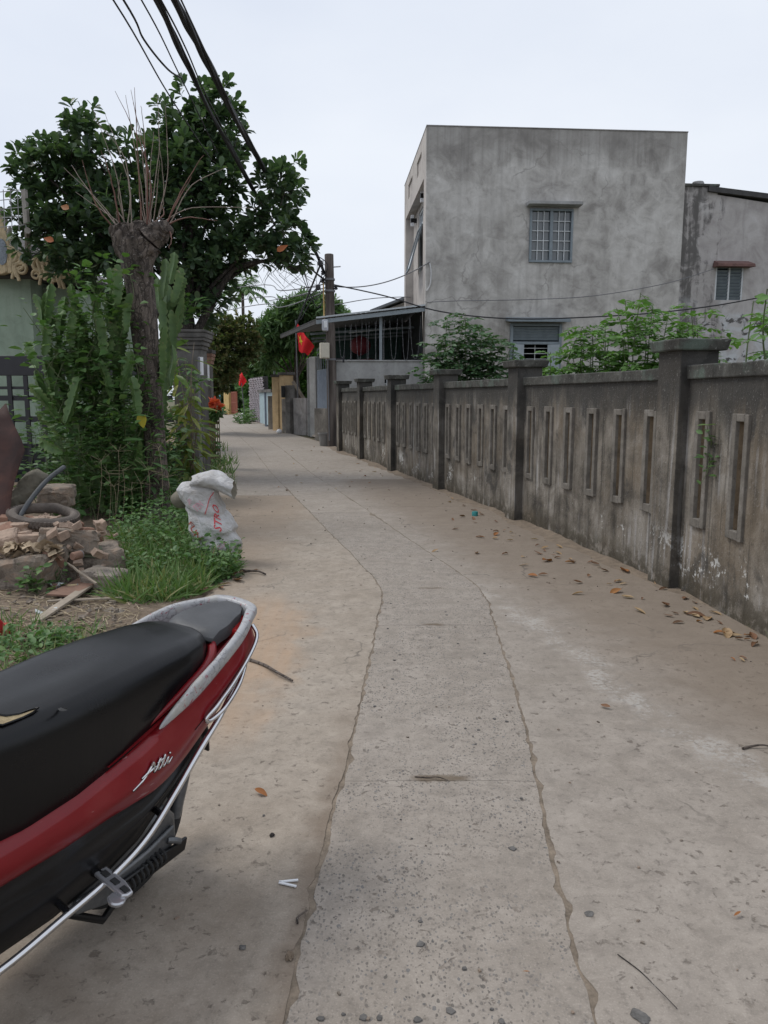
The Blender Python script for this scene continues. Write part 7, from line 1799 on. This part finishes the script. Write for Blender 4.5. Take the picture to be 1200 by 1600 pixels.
# seat: lofted cushion
sy = [-1.32, -1.29, -1.22, -1.12, -1.0, -.85, -.7, -.55, -.40, -.32, -.27, -.24, -.228]
sw = [.02, .07, .115, .15, .172, .184, .184, .176, .162, .142, .112, .065, .012]
zt = [.85, .865, .875, .884, .892, .902, .911, .915, .913, .908, .9, .89, .884]
zb = [.60, .59, .58, .575, .58, .605, .635, .68, .735, .765, .785, .80, .81]
def seat_P(y, a):
    """a 0..1 round the cushion from lower left over the top to lower right"""
    w, t_, b_ = lerp(sy, sw, y), lerp(sy, zt, y), lerp(sy, zb, y); h = t_ - b_
    prof = [(-.97, 0), (-1.02, .25), (-1.03, .5), (-1.0, .7), (-.955, .82), (-.88, .905), (-.76, .955), (-.6, .98), (-.3, .997), (0, 1), (.3, .997), (.6, .98), (.76, .955), (.88, .905), (.955, .82), (1.0, .7), (1.03, .5), (1.02, .25), (.97, 0)]
    k = a * (len(prof) - 1); i = min(len(prof) - 2, int(k)); f = k - i
    x = prof[i][0] * (1 - f) + prof[i + 1][0] * f; q = prof[i][1] * (1 - f) + prof[i + 1][1] * f
    sag_ = -.012 * math.exp(-((y + .85) / .16) ** 2) * max(0, 1 - abs(x)) + .003 * nz(x * 2, y * 6, 1, 4)
    return Vector((x * w, y, b_ + h * q + sag_))
ys_ = np.concatenate([np.linspace(-1.32, -1.2, 8), np.linspace(-1.18, -.42, 28), np.linspace(-.40, -.228, 16)])
mb = MB(); P = [[seat_P(y, a) for a in np.linspace(0, 1, 46)] for y in ys_]
mb.grid(P); seat = part(mb, 'seat', M['vinyl'], 180)
# piping seam along the cushion's lower edge
for s in (0.0, 1.0):
    mb = MB(); mb.tube([seat_P(y, s) + Vector((.004 if s else -.004, 0, .004)) for y in ys_[3:-2]], .005, 5); part(mb, 'piping', M['black_plastic'], 60, parent=seat)
# tear with foam, and a burnt hole
def on_seat(px, py):
    r = ray(px, py); Mi = basis(sco).inverted(); o_ = Mi @ Vector((0, 0, EYE)); d_ = (Mi.to_3x3() @ Vector(r))
    t_ = (.878 - o_.z) / d_.z
    for _ in range(6):
        p = o_ + d_ * t_; w = lerp(sy, sw, p.y); x = max(-1, min(1, p.x / w))
        z = min((abs((seat_P(p.y, a).x - p.x)), seat_P(p.y, a).z) for a in np.linspace(.2, .8, 61))[1]
        t_ = (z - o_.z) / d_.z
    p = o_ + d_ * t_; return Vector((p.x, p.y, z))
tear = [(-14, 1118), (10, 1121), (30, 1118), (48, 1112), (60, 1109), (52, 1116), (36, 1124), (20, 1130), (4, 1136), (-14, 1134)]
pts = [on_seat(*q) + Vector((0, 0, .0035)) for q in tear]
mb = MB(); c = sum(pts, Vector()) / len(pts); mb.add([c + Vector((0, 0, .001))] + pts, [(0, 1 + k, 1 + (k + 1) % 10) for k in range(10)]); part(mb, 'torn_foam', M['foam'], parent=seat)
mb = MB(); mb.tube([p + Vector((0, 0, .002)) for p in pts + pts[:1]], .003, 5); part(mb, 'torn_edge', M['vinyl'], 60, parent=seat)
h = [(90, 1109), (95, 1107), (104, 1108), (106, 1111), (99, 1113), (93, 1112)]
pts = [on_seat(*q) + Vector((0, 0, .003)) for q in h]; mb = MB(); mb.add(pts, [tuple(range(6))]); part(mb, 'hole', M['rubber'], parent=seat)

# side shells: width as a function of length and height
def W(y, z):
    """half width of the bodywork"""
    base_ = lerp([-1.5, -1.2, -.9, -.6, -.3, -.12, 0.0, .04], [.15, .175, .20, .205, .185, .15, .1, .05], y)
    return base_ - .10 * max(0, .56 - z) - .05 * max(0, z - .74) * 2
zr_top = ([-1.5, -1.2, -1.0, -.85, -.63, -.45, -.3, -.15, 0, .03], [.54, .565, .585, .61, .665, .735, .79, .83, .85, .85])
zr_bot = ([-1.5, -1.2, -1.0, -.75, -.56, -.5, -.4, -.3, -.15, 0, .03], [.47, .465, .48, .50, .505, .52, .575, .635, .71, .765, .775])
zk_bot = ([-1.5, -1.15, -.9, -.72, -.6, -.5, -.42, -.36], [.25, .235, .25, .285, .34, .425, .49, .55])
body = None
for s in (1, -1):
    mb = MB(); P = []
    for y in np.linspace(-1.5, .03, 60):
        a, b = lerp(*zr_top, y), lerp(*zr_bot, y); row = []
        for k in range(11):
            v = k / 10; z = a + (b - a) * v; bul = .014 * math.sin(math.pi * v) + .005 * math.exp(-((v - .55) / .1) ** 2) * (y > -.75)
            row.append((s * (W(y, z) + bul), y, z))
        row.append((s * (W(y, b) - .03), y, b - .004)); row.insert(0, (s * (W(y, a) - .04), y, a + .012)); P.append(row)
    mb.grid(P); o = part(mb, 'side_panel', M['red_paint'], 60)
    if s == 1: body = o
    mb = MB(); mb.tube([(s * (W(y, lerp(*zr_top, y) * .45 + lerp(*zr_bot, y) * .55) + .0185), y, lerp(*zr_top, y) * .45 + lerp(*zr_bot, y) * .55) for y in np.linspace(-.42, .0, 18)], .0016, 5); part(mb, 'panel_seam', M['black_plastic'], 60, parent=o)
    # black lower cover with creases
    mb = MB(); P = []
    for y in np.linspace(-1.5, -.36, 52):
        a, b = lerp(*zr_bot, y), lerp(*zk_bot, y); row = []
        if b > a - .01: b = a - .01
        for k in range(15):
            v = k / 14; z = a + (b - a) * v
            ridge = .006 * math.sin(v * 9 + y * 5) + .008 * math.exp(-((v - .35 - .25 * (y + 1)) / .06) ** 2)
            row.append((s * (W(y, z) - .012 + ridge), y, z))
        row.append((s * (W(y, b) - .06), y, b)); P.append(row)
    mb.grid(P); part(mb, 'lower_cover', M['black_plastic'], 180)
# red deck under the seat tail, between the arms
mb = MB(); P = []
for y in np.linspace(-.75, .0, 20):
    w = W(y, .8) - .004; z = lerp([-.75, -.4, -.25, -.1, 0], [.66, .765, .815, .855, .86], y); P.append([(w * x, y, z - .02 * (1 - abs(x) ** 3)) for x in np.linspace(-1, 1, 11)])
mb.grid(P); part(mb, 'tail_deck', M['red_paint'], 60)
# raised red lip round the back of the seat
mb = MB(); q = spline([(-.17, -.62, .70), (-.178, -.45, .775), (-.155, -.31, .82), (-.09, -.222, .848), (0, -.2, .852), (.09, -.222, .848), (.155, -.31, .82), (.178, -.45, .775), (.17, -.62, .70)], 8)
mb.tube(q, np.interp(np.linspace(0, 1, len(q)), [0, .15, .5, .85, 1], [.004, .015, .018, .015, .004]).tolist(), 10); part(mb, 'seat_lip', M['red_paint'], 60)
# worn grey grab arms: one flat U-shaped bar round the tail
path = spline([(-.212, -.58, .715), (-.214, -.45, .775), (-.198, -.3, .83), (-.16, -.15, .877), (-.10, -.03, .893), (-.072, .012, .9), (0, .024, .904), (.072, .012, .9), (.10, -.03, .893), (.16, -.15, .872), (.198, -.3, .83), (.214, -.45, .775), (.212, -.58, .715)], 7)
n = len(path); mb = MB(); P = []
for i, p in enumerate(path):
    t_ = (path[min(n - 1, i + 1)] - path[max(0, i - 1)]).normalized(); f = i / (n - 1); m_ = 1 - abs(2 * f - 1)
    env = min(1, m_ * 5.2) ** .75; hgt = (.022 + .008 * (1 - m_)) * env + .002; wid = (.011 + .012 * max(0, (m_ - .35) / .65)) * env + .0015
    outv = Vector((t_.y, -t_.x, 0)).normalized() if abs(t_.x) + abs(t_.y) > 1e-6 else Vector((1, 0, 0))
    if outv.dot(Vector((p.x, p.y + .35, 0))) < 0: outv = -outv
    upv = t_.cross(outv).normalized()
    if upv.z < 0: upv = -upv
    ring = []
    for a in np.linspace(0, 2 * math.pi, 16, endpoint=False):
        ca, sa = math.cos(a), math.sin(a); se = lambda x: math.copysign(abs(x) ** .62, x)
        ring.append(p + outv * wid * se(ca) + upv * hgt * se(sa) - outv * .010 * env * (sa < -.2) * abs(sa))
    P.append(ring)
mb.grid(P, close_v=True); mb.add(P[0], [tuple(range(16))]); mb.add(P[-1], [tuple(reversed(range(16)))])
part(mb, 'grab_arm', M['grey_plastic'], 50)
# grey trapezoid pad between the arms
mb = MB(); P = []
for i, y in enumerate(np.linspace(-.235, .005, 14)):
    w = lerp([-.235, -.15, -.05, .005], [.105, .104, .075, .04], y); z = lerp([-.235, -.2, -.1, .005], [.872, .895, .912, .918], y)
    P.append([(w * x, y + .02 * (1 - x * x) * (i == 0) - .035 * (1 - x * x) * (1 - i / 13), z - .006 * abs(x) ** 6) for x in np.linspace(-1, 1, 13)])
top = P; bot = [[(x * 1.02, y, z - .045) for x, y, z in row] for row in P]
mb.grid(top); mb.grid([[bot[0][k] for k in range(13)], top[0]]); mb.grid([top[-1], bot[-1]]); mb.grid([[r[0] for r in bot], [r[0] for r in top]]); mb.grid([[r[-1] for r in top], [r[-1] for r in bot]])
part(mb, 'tail_pad', M['pad'], 35, bevel=.008)
mb = MB(); P = [(-.105, -.235, .862), (-.06, -.262, .872), (0, -.27, .876), (.06, -.262, .872), (.105, -.235, .862)]
mb.tube(spline(P, 5), .011, 8); part(mb, 'pad_lip', M['black_plastic'], 60)
# tail underside, lamp, mudguard, number plate bracket
mb = MB(); mb.prism([(-.1, -.12, .73), (.1, -.12, .73), (.06, .03, .76), (-.06, .03, .76)], [(-.13, -.12, .87), (.13, -.12, .87), (.07, .025, .885), (-.07, .025, .885)]); part(mb, 'tail_lamp', M['red_lens'], 40, bevel=.01)
mb = MB()
P = [[(x, y, z) for x in (-.075, -.03, .03, .075)] for y, z in ((-.36, .60), (-.28, .62), (-.22, .58), (-.19, .50), (-.18, .42))]
mb.grid(P); part(mb, 'mudguard', M['black_plastic'], 50, solid=.008)
for s in (1, -1):
    mb = MB(); mb.tube([(s * .10, -.1, .76), (s * .135, -.09, .73)], [.018, .028], 10); part(mb, 'indicator', M['glass_pale'], 50)
# chrome rails round the body
for s in (1, -1):
    mb = MB(); q = spline([(s * .10, -1.62, .28), (s * .20, -1.3, .265), (s * .215, -1.1, .272), (s * .215, -.92, .295), (s * .218, -.75, .325), (s * .221, -.62, .378), (s * .218, -.5, .472), (s * .214, -.4, .56), (s * .206, -.3, .635), (s * .182, -.2, .695), (s * .145, -.1, .74), (s * .085, -.03, .765), (0, -.01, .77)], 7)
    mb.tube(q, .0105, 10); part(mb, 'side_rail', M['chrome'], 70)
    mb = MB(); q = spline([(s * .115, -.03, .87), (s * .14, -.03, .835), (s * .165, -.09, .795), (s * .205, -.23, .74), (s * .222, -.33, .70), (s * .218, -.375, .672), (s * .22, -.36, .657), (s * .224, -.29, .68), (s * .205, -.2, .722), (s * .165, -.12, .755)], 6)
    mb.tube(q, .0075, 8); part(mb, 'rail_loop', M['chrome'], 70)
    for y, z in ((-.9, .30), (-.55, .41)):
        mb = MB(); mb.tube([(s * .216, y, z), (s * .13, y + .01, z + .01)], .01, 6); part(mb, 'rail_stay', M['black_plastic'], 60)
# passenger foot peg with rubber inserts
for s in (1, -1):
    pm = Matrix.Translation((s * .235, -.765, .325)) @ Matrix.Rotation(s * R(6), 4, 'Y') @ Matrix.Rotation(s * R(-4), 4, 'Z')
    mb = MB(pm); P = []
    outl = [(-.055, -.026), (.068, -.028), (.078, -.012), (.078, .012), (.03, .026), (-.055, .024)]
    if s < 0: outl = [(-x, y) for x, y in reversed(outl)]
    mb.prism([(x, y * .85, -.006) for x, y in outl], [(x, y * .85, .008) for x, y in outl]); peg = part(mb, 'foot_peg', M['bright_alloy'], 40, bevel=.005)
    for k in range(3):
        mb = MB(pm); mb.box((s * (-.028 + .042 * k), -.003, .0095), (.026, .018, .005)); part(mb, 'rubber_insert', M['rubber'], None, parent=peg, bevel=.002)
    mb = MB(pm); mb.lathe([(.0, -.010), (.024, -.009), (.026, .0), (.022, .004), (.0, .005)], 16, (s * .058, -.03, -.004)); part(mb, 'peg_foot', M['bright_alloy'], 40, parent=peg)
    mb = MB(); mb.tube([(s * .2, -.765, .325), (s * .1, -.78, .33)], .014, 8); part(mb, 'peg_mount', M['black_plastic'], 60, parent=peg)
# engine and belt case on the left, cooling ribs, kick lever boss
mb = MB(); P = []
outl = [(-.86, .24), (-.8, .19), (-.72, .165), (-.58, .165), (-.45, .20), (-.405, .25), (-.415, .32), (-.46, .375), (-.52, .365), (-.65, .335), (-.85, .32)]
mb.prism([(.05, y, z) for y, z in outl], [(.15, y, z) for y, z in outl]); eng = part(mb, 'belt_case', M['alloy'], 30, bevel=.02)
inn = [(-.83, .22), (-.72, .182), (-.58, .185), (-.46, .215), (-.43, .255), (-.44, .30), (-.55, .27), (-.7, .255), (-.83, .265)]
mb = MB(); mb.prism([(.15, y, z) for y, z in inn], [(.166, y, z) for y, z in inn]); part(mb, 'case_cover', M['alloy'], 30, bevel=.008, parent=eng)
mb = MB(); mb.prism([(.05, -.6, .34), (.05, -.40, .40), (.05, -.39, .47), (.05, -.6, .47)], [(.13, -.6, .34), (.13, -.40, .40), (.13, -.39, .47), (.13, -.6, .47)]); part(mb, 'air_box', M['black_plastic'], 40, bevel=.02)
mb = MB()
for k in range(9):
    t_ = k / 8; c = Vector((.172, -.66 + .15 * t_, .205 + .022 * t_)); mb.tube([c + Vector((.024 * math.cos(a), .004, .022 * math.sin(a))) for a in np.linspace(0, 2 * math.pi, 12)], .0045, 5)
part(mb, 'kick_spring', M['rubber'], 60, parent=eng)
mb = MB(); mb.prism([(.168, -.7, .18), (.168, -.4, .19), (.168, -.39, .235), (.168, -.68, .24)], [(.182, -.7, .18), (.182, -.4, .19), (.182, -.39, .235), (.182, -.68, .24)]); part(mb, 'kick_recess', M['black_plastic'], 40, bevel=.006, parent=eng)
mb = MB(); mb.tube([(.166, -.47, .26), (.18, -.45, .255), (.18, -.43, .24)], .011, 7); part(mb, 'kick_lever', M['alloy'], 60, parent=eng)
mb = MB(); mb.tube([(.09, -.36, .26), (.11, -.3, .6)], [.022, .022], 8); part(mb, 'shock', M['alloy'], 60)
mb = MB(); mb.tube([(-.12, -1.0, .2), (-.15, -.6, .22), (-.16, -.1, .30)], [.03, .05, .055], 12); part(mb, 'exhaust', M['black_plastic'], 60)
# stand
mb = MB(); mb.tube([(.12, -1.22, .2), (.2, -1.26, .03), (.22, -1.3, .012)], .011, 7); part(mb, 'side_stand', M['black_plastic'], 60)
mb = MB(); mb.tube([(.09, -.80, .17), (.13, -.70, .10), (.10, -.62, .10)], .012, 7); part(mb, 'centre_stand', M['black_plastic'], 60)
# wheels
def wheel(y, r, w):
    mb = MB(); P = []
    for i in range(40):
        a = i / 40 * 2 * math.pi; P.append([(x, y + rr * math.cos(a), r + rr * math.sin(a)) for x, rr in ((-w * .6, r * .68), (-w, r * .8), (-w * .95, r * .9), (-w * .5, r * .985), (0, r), (w * .5, r * .985), (w * .95, r * .9), (w, r * .8), (w * .6, r * .68))])
    mb.grid(P, close_u=True); o = part(mb, 'wheel', M['rubber'], 60)
    mb = MB(); mb.lathe([(r * .7, -w * .6), (r * .66, -w * .2), (r * .66, w * .2), (r * .7, w * .6)], 30, (0, y, r), Matrix.Rotation(R(90), 3, 'Y'))
    for k in range(5):
        a = k * 2 * math.pi / 5; mb.box((0, y + r * .35 * math.cos(a), r + r * .35 * math.sin(a)), (.03, .05, r * .62), rot=Matrix.Rotation(-(a - math.pi / 2) * 1.0, 3, 'X') if False else Matrix.Rotation(a - math.pi / 2, 3, 'X'))
    part(mb, 'rim', M['alloy'], 40, parent=o)
wheel(-.50, .25, .055); wheel(-1.86, .25, .055)
# front half (out of the frame, kept whole so the scooter stands complete)
mb = MB(); mb.prism([(-.13, -1.62, .28), (.13, -1.62, .28), (.15, -1.2, .28), (-.15, -1.2, .28)], [(-.15, -1.62, .36), (.15, -1.62, .36), (.17, -1.2, .36), (-.17, -1.2, .36)]); part(mb, 'floorboard', M['black_plastic'], 40, bevel=.02)
mb = MB(); P = []
for z in np.linspace(.34, .98, 12):
    t_ = (z - .34) / .64; w = .17 + .06 * math.sin(t_ * 2.6); y = -1.62 - .12 * t_ + .06 * math.sin(t_ * 3.1); P.append([(w * x, y + .09 * x * x, z) for x in np.linspace(-1, 1, 13)])
mb.grid(P); part(mb, 'leg_shield', M['red_paint'], 60, solid=.03)
mb = MB(); mb.prism([(-.09, -1.82, .52), (.09, -1.82, .52), (.12, -1.72, .5), (-.12, -1.72, .5)], [(-.06, -1.78, .92), (.06, -1.78, .92), (.1, -1.72, .95), (-.1, -1.72, .95)]); part(mb, 'front_cowl', M['red_paint'], 40, bevel=.03)
mb = MB(); P = []
for a in np.linspace(-.5, 2.4, 16): P.append([(x, -1.86 + .285 * math.cos(a + .5), .25 + .285 * math.sin(a + .5) - .02 * abs(x) / .08) for x in (-.085, -.05, 0, .05, .085)])
mb.grid(P); part(mb, 'front_mudguard', M['red_paint'], 60, solid=.008)
for s in (1, -1):
    mb = MB(); mb.tube([(s * .085, -1.86, .25), (s * .07, -1.76, .62)], .02, 8); part(mb, 'fork', M['alloy'], 60)
mb = MB(); mb.prism([(-.12, -1.8, .98), (.12, -1.8, .98), (.1, -1.6, 1.0), (-.1, -1.6, 1.0)], [(-.1, -1.76, 1.13), (.1, -1.76, 1.13), (.09, -1.62, 1.13), (-.09, -1.62, 1.13)]); hc = part(mb, 'handlebar_cover', M['red_paint'], 40, bevel=.03)
mb = MB(); mb.lathe([(.0, 0), (.075, .005), (.08, .03), (.0, .03)], 18, (0, -1.83, 1.06), Matrix.Rotation(R(90), 3, 'X')); part(mb, 'headlight', M['glass_pale'], 50, parent=hc)
for s in (1, -1):
    mb = MB(); mb.tube([(s * .1, -1.68, 1.07), (s * .25, -1.62, 1.09), (s * .38, -1.56, 1.08)], [.014, .018, .018], 8); part(mb, 'grip', M['rubber'], 60)
    mb = MB(); mb.tube([(s * .2, -1.64, 1.1), (s * .27, -1.66, 1.28)], .006, 6); mb.lathe([(.0, -.008), (.055, -.008), (.06, .0), (.055, .008), (.0, .008)], 16, (s * .29, -1.66, 1.31), Matrix.Rotation(R(90), 3, 'X')); part(mb, 'mirror', M['black_plastic'], 50)
    mb = MB(); mb.tube([(s * .18, -1.7, 1.08), (s * .36, -1.66, 1.07)], .006, 6); part(mb, 'brake_lever', M['chrome'], 60)
# raised chrome script on the side panel: A t t i with a long entry stroke
def on_panel(y, z): return Vector((W(y, z) + .0195, y, z))
eo = (-.61, .59)
ux, uz = Vector((0, 1.0, .03)), Vector((0, .1, .95))
def sc_pt(a, b):
    q = ux * a + uz * b; return on_panel(eo[0] + q.y, eo[1] + q.z)
strokes = [[(-.075, -.022), (-.04, -.006), (-.015, .02), (-.004, .036), (.002, .018), (.004, .0)], [(-.045, .002), (-.015, .012), (.012, .016)], [(.004, .0), (.014, .01), (.026, .036), (.018, .008), (.026, .0), (.034, .008)], [(.034, .008), (.046, .036), (.038, .008), (.046, .0), (.054, .008)], [(.014, .024), (.05, .027)], [(.054, .008), (.062, .02), (.06, .004), (.068, .0), (.082, .012)], [(.066, .03), (.07, .034)]]
emb = None
for k, st_ in enumerate(strokes):
    q = spline([sc_pt(*p) for p in st_], 5)
    mb = MB(); mb.tube(q, np.interp(np.linspace(0, 1, len(q)), [0, .3, .7, 1], [.0022, .0042, .0038, .0018]).tolist(), 6); o = part(mb, 'emblem_letter', M['chrome'], 60, parent=body)
    mb = MB(); mb.tube([p - Vector((.0025, 0, 0)) + Vector((0, .0015, -.0025)) for p in q], .0042, 5); part(mb, 'emblem_backing', M['rubber'], 60, parent=body)
# ------------------------------------------------------------------ fallen leaves, sticks, stones, litter on the lane
def curled(seed, kind):
    """dry leaf: broad blade with curled margins and a stalk"""
    g = random.Random(seed); n, m_ = 7, 5; P = []
    c1, c2, tw = g.uniform(.15, .5), g.uniform(-.35, .35), g.uniform(-.5, .5)
    for i in range(n):
        t = i / (n - 1); w = (.26 if kind else .19) * math.sin(math.pi * (.06 + .9 * t)) ** .8; row = []
        for j in range(m_):
            s = j / (m_ - 1) * 2 - 1; row.append((w * s * (1 - .3 * c1 * abs(s)), t - .5, c1 * w * s * s * 1.4 + c2 * (t - .5) ** 2 + tw * w * s * (t - .5) + .03 * nz(s * 2, t * 5, 1, seed)))
        P.append(row)
    mb = MB(); mb.grid(P); mb.tube([(0, -.5, P[0][2][2]), (.02, -.66, P[0][2][2] + .02)], .008, 3); return mb.mesh('dry_leaf', M['dry_tan'], 180)
dl = {}
for key in ('orange', 'brown', 'tan'):
    dl[key] = []
    for k in range(6):
        me = curled(k + len(key) * 10, k % 2); me.materials.clear(); me.materials.append(M['dry_' + key]); dl[key].append(me)
def drop(px, py, s, tone):
    c = gp(px, py); o = link('dry_leaf', dl[tone][rnd.randrange(6)]); o.location = c + Vector((0, 0, .012))
    o.rotation_euler = (rnd.uniform(-.35, .35), rnd.uniform(-.35, .35), rnd.uniform(0, 6.28)); o.scale = (s,) * 3; return o
def leaf_thing(px, py, s, lab, group='fallen leaves on the lane', tone=None):
    if tone is None: tone = 'orange' if 'orange' in lab or 'rust' in lab else 'brown' if 'brown' in lab else 'tan'
    o = drop(px, py, s, tone); tag(o, lab, 'leaf', group)
big_l = [(975, 893, .17, 'large rust-brown curled leaf against the wall foot, left of the nearest pillar'), (962, 926, .13, 'orange curled leaf on the lane before the nearest pillar'), (855, 877, .15, 'pair-like flat orange leaf lying on the lane before the third panel'), (832, 901, .1, 'tan leaf left of the orange leaf pile'), (902, 929, .1, 'narrow tan leaf alone on the lane'), (1088, 963, .14, 'curled brown leaf at the foot of the nearest panel'), (1105, 967, .13, 'broad tan leaf at the foot of the nearest panel'), (1135, 993, .15, 'flat tan leaf nearest the right edge'), (1040, 947, .13, 'brown leaf at the corner of the nearest pillar'), (1000, 957, .12, 'folded pale leaf standing on edge before the nearest pillar'),
         (745, 865, .1, 'small orange leaf by the second pillar'), (750, 840, .11, 'orange leaf on the dirt left of the second pillar'), (775, 836, .11, 'rust leaf at the foot of the second pillar'), (740, 812, .12, 'brown leaf pile piece on the lane left of the second pillar'), (722, 808, .11, 'dark brown leaf on the dirt left of the second pillar'), (818, 884, .09, 'little pale leaf before the third panel'), (680, 862, .09, 'yellowish leaf in the middle of the right lane'), (946, 1107, .055, 'small yellow-brown leaf in the middle of the right lane, nearer the viewer'), (408, 1242, .06, 'orange-brown leaf on the left lane near the scooter'), (1152, 1433, .03, 'tiny orange leaf scrap at the lower right'), (822, 1524, .02, 'tiny orange leaf scrap in the stony strip')]
for px, py, s, lab in big_l: leaf_thing(px, py, s, lab)
for k in range(105):
    if k < 70:
        px = rnd.uniform(690, 1190); yb = lerp([690, 805, 1045, 1200], [768, 820, 915, 1000], px); py = yb + abs(rnd.gauss(0, 1)) * lerp([690, 1200], [16, 34], px) + 4
    else:
        px = rnd.uniform(430, 700); py = rnd.uniform(690, 770)
        if px > lerp([690, 770], [520, 640], py): px -= 90
    d = gp(px, py); tone = rnd.choice(['orange', 'brown', 'brown', 'tan', 'tan']); near = min(range(1, 7), key=lambda i: (PIL[i] - Vector((d.x, d.y))).length)
    far_ = (fRE(d.y) - d.x) > 1.1
    place_ = ['', 'nearest wall pillar', 'second wall pillar', 'third wall pillar', 'fourth wall pillar', 'fifth wall pillar', 'last wall pillar'][near]
    side_ = 'out on the lane by the ' if far_ else ('just before the ' if d.y < PIL[near].y else 'just past the ')
    sz = rnd.uniform(.04, .1); big_ = 'larger' if sz > .075 else 'small'
    leaf_thing(px, py, sz, '%s dry %s leaf %s%s' % (big_, tone, side_, place_), 'scattered dry leaves', tone)
# sticks
def stick(lab, a, b, r, bend, m='bark'):
    a, b = gp(*a) + Vector((0, 0, r + .002)), gp(*b) + Vector((0, 0, r + .002)); d = b - a; n = Vector((-d.y, d.x, 0)).normalized()
    q = spline([a, a.lerp(b, .35) + n * bend, a.lerp(b, .7) - n * bend * .3 + Vector((0, 0, .01)), b], 5); mb = MB(); mb.tube(q, np.linspace(r, r * .6, len(q)).tolist(), 6); o = mb.build('stick', M[m], smooth=70); tag(o, lab, 'stick', 'sticks on the lane')
stick('forked-looking bare stick lying on the lane behind the scooter tail', (385, 1032), (457, 1067), .011, .02)
stick('short bare stick at the lane edge right of the sack', (372, 890), (415, 900), .014, -.03)
stick('thin bent twig on the dirty joint in the foreground', (465, 1445), (480, 1425), .004, .012)
stick('long hair-thin straw on the right lane near the bottom', (965, 1493), (1058, 1578), .0018, .01, 'bark_dark')
stick('thin twig at the right edge of the lane', (1160, 1172), (1200, 1168), .006, .01)
stick('small pale twig in the grey strip', (648, 1215), (700, 1221), .003, .004)
stick('dark twig near the foot of the wall, right part', (1065, 925), (1095, 935), .012, .02)
# stones
def pebble(lab, px, py, s, m='pebble', flat=.6, seed=0):
    o = lump('stone', lab, gp(px, py) + Vector((0, 0, s * flat * .3)), (s, s * .75, s * flat), rnd.uniform(0, 180), M[m], (0, 0), 'stone', 'stones on the lane', .16, seed, 4, 0, .75)
pebble('brown lump of dirt on the joint in the foreground', 452, 1497, .03, 'earth', .7, 1)
pebble('round dark stone half sunk in the left lane', 379, 1482, .02, 'pebble', .6, 2)
pebble('dark wood-like chip pair on the left lane', 425, 1306, .022, 'bark_dark', .5, 3)
pebble('small dark pebble on the left lane near the scooter rail', 412, 1275, .012, 'pebble', .6, 5)
pebble('dark stone sunk in the concrete near the bottom right of the lane', 1000, 1588, .05, 'pebble', .1, 6)
pebble('flat grey stone in the right lane', 920, 1428, .03, 'pebble', .1, 8)
mb = MB()
g = random.Random(9)
for k in range(45):
    y = 1.7 + g.random() ** 2 * 4.2; x = g.uniform(fLJ(y) + .03, fRJ(y) - .03); s = g.uniform(.006, .02) * (1.2 if y < 2.6 else .8); a = g.uniform(0, 6.28)
    n = g.randrange(5, 8); ring = [(x + s * math.cos(a + i * 6.283 / n) * g.uniform(.45, 1.1), y + s * .8 * math.sin(a + i * 6.283 / n) * g.uniform(.6, 1)) for i in range(n)]
    zc = .0025 + .003 * nz(x, y, .9, 5); mb.prism([(p[0], p[1], zc - .02) for p in ring], [(x + (p[0] - x) * .8, y + (p[1] - y) * .8, zc + g.uniform(.0005, .002)) for p in ring])
o = mb.build('embedded_stones', M['pebble']); tag(o, 'blue-grey stones worn flush in the exposed stony strip of the lane', 'stones', kind='stuff')
mb = MB()
for k in range(260):
    y = 1.7 + g.random() ** 1.6 * 12; x = g.uniform(fLE(y) + .1, fRE(y) - .02); s = g.uniform(.002, .006) * (1 + y * .12)
    mb.box((x, y, s * .3), (s * g.uniform(.7, 2), s, s * .8), rz=g.uniform(0, 3), jit=s * .2)
o = mb.build('grit', M['rubble']); tag(o, 'loose grit and crumbs strewn over the lane', 'grit', kind='stuff')
# two strips of shiny packaging, bottle cap
c = gp(450, 1382)
e = empty('foil_strip', c + Vector((0, 0, .003)), label='folded strip of white shiny plastic lying in a V on the left lane', cat='litter')
for a, b in (((436, 1380), (466, 1377)), ((436, 1381), (463, 1387))):
    p, q = gp(*a), gp(*b); mb = MB(); d = (q - p); mb.box((p + q) / 2 + Vector((0, 0, .005)), (d.length, .008, .004), rz=math.atan2(d.y, d.x)); mb.build('strip', M['white_plastic'], e)
c = gp(742, 806); e = empty('litter', c, label='teal plastic bottle cap on the dirt left of the second pillar', cat='litter')
mb = MB(); mb.lathe([(.0, 0), (.04, 0), (.042, .05), (.036, .06), (.0, .06)], 14, c); mb.build('cap', M['teal_plastic'], e, smooth=40)
mb = MB(); mb.lathe([(.043, .005), (.043, .012)], 14, c); mb.build('ring', M['teal_plastic'], e)
for k, (px, py, s) in enumerate(((525, 1385, .02), (470, 1260, .012), (610, 1258, .01), (700, 1540, .01))):
    pass
# bark and debris where grass meets the lane
for (px, py, s), w in zip(((372, 908, .16), (360, 900, .14), (350, 915, .13), (380, 895, .1), (345, 920, .12), (398, 893, .08), (322, 925, .13)),
                          ('largest, nearest the bare stick', 'second from the bare stick, half in the grass', 'close behind the scooter tail', 'touching the end of the bare stick', 'in the grass behind the grey tail pad', 'smallest, farthest onto the lane', 'leftmost, deep in the grass')):
    leaf_thing(px, py, s, 'dark brown bark-like leaf, ' + w, 'bark pieces by the grass')
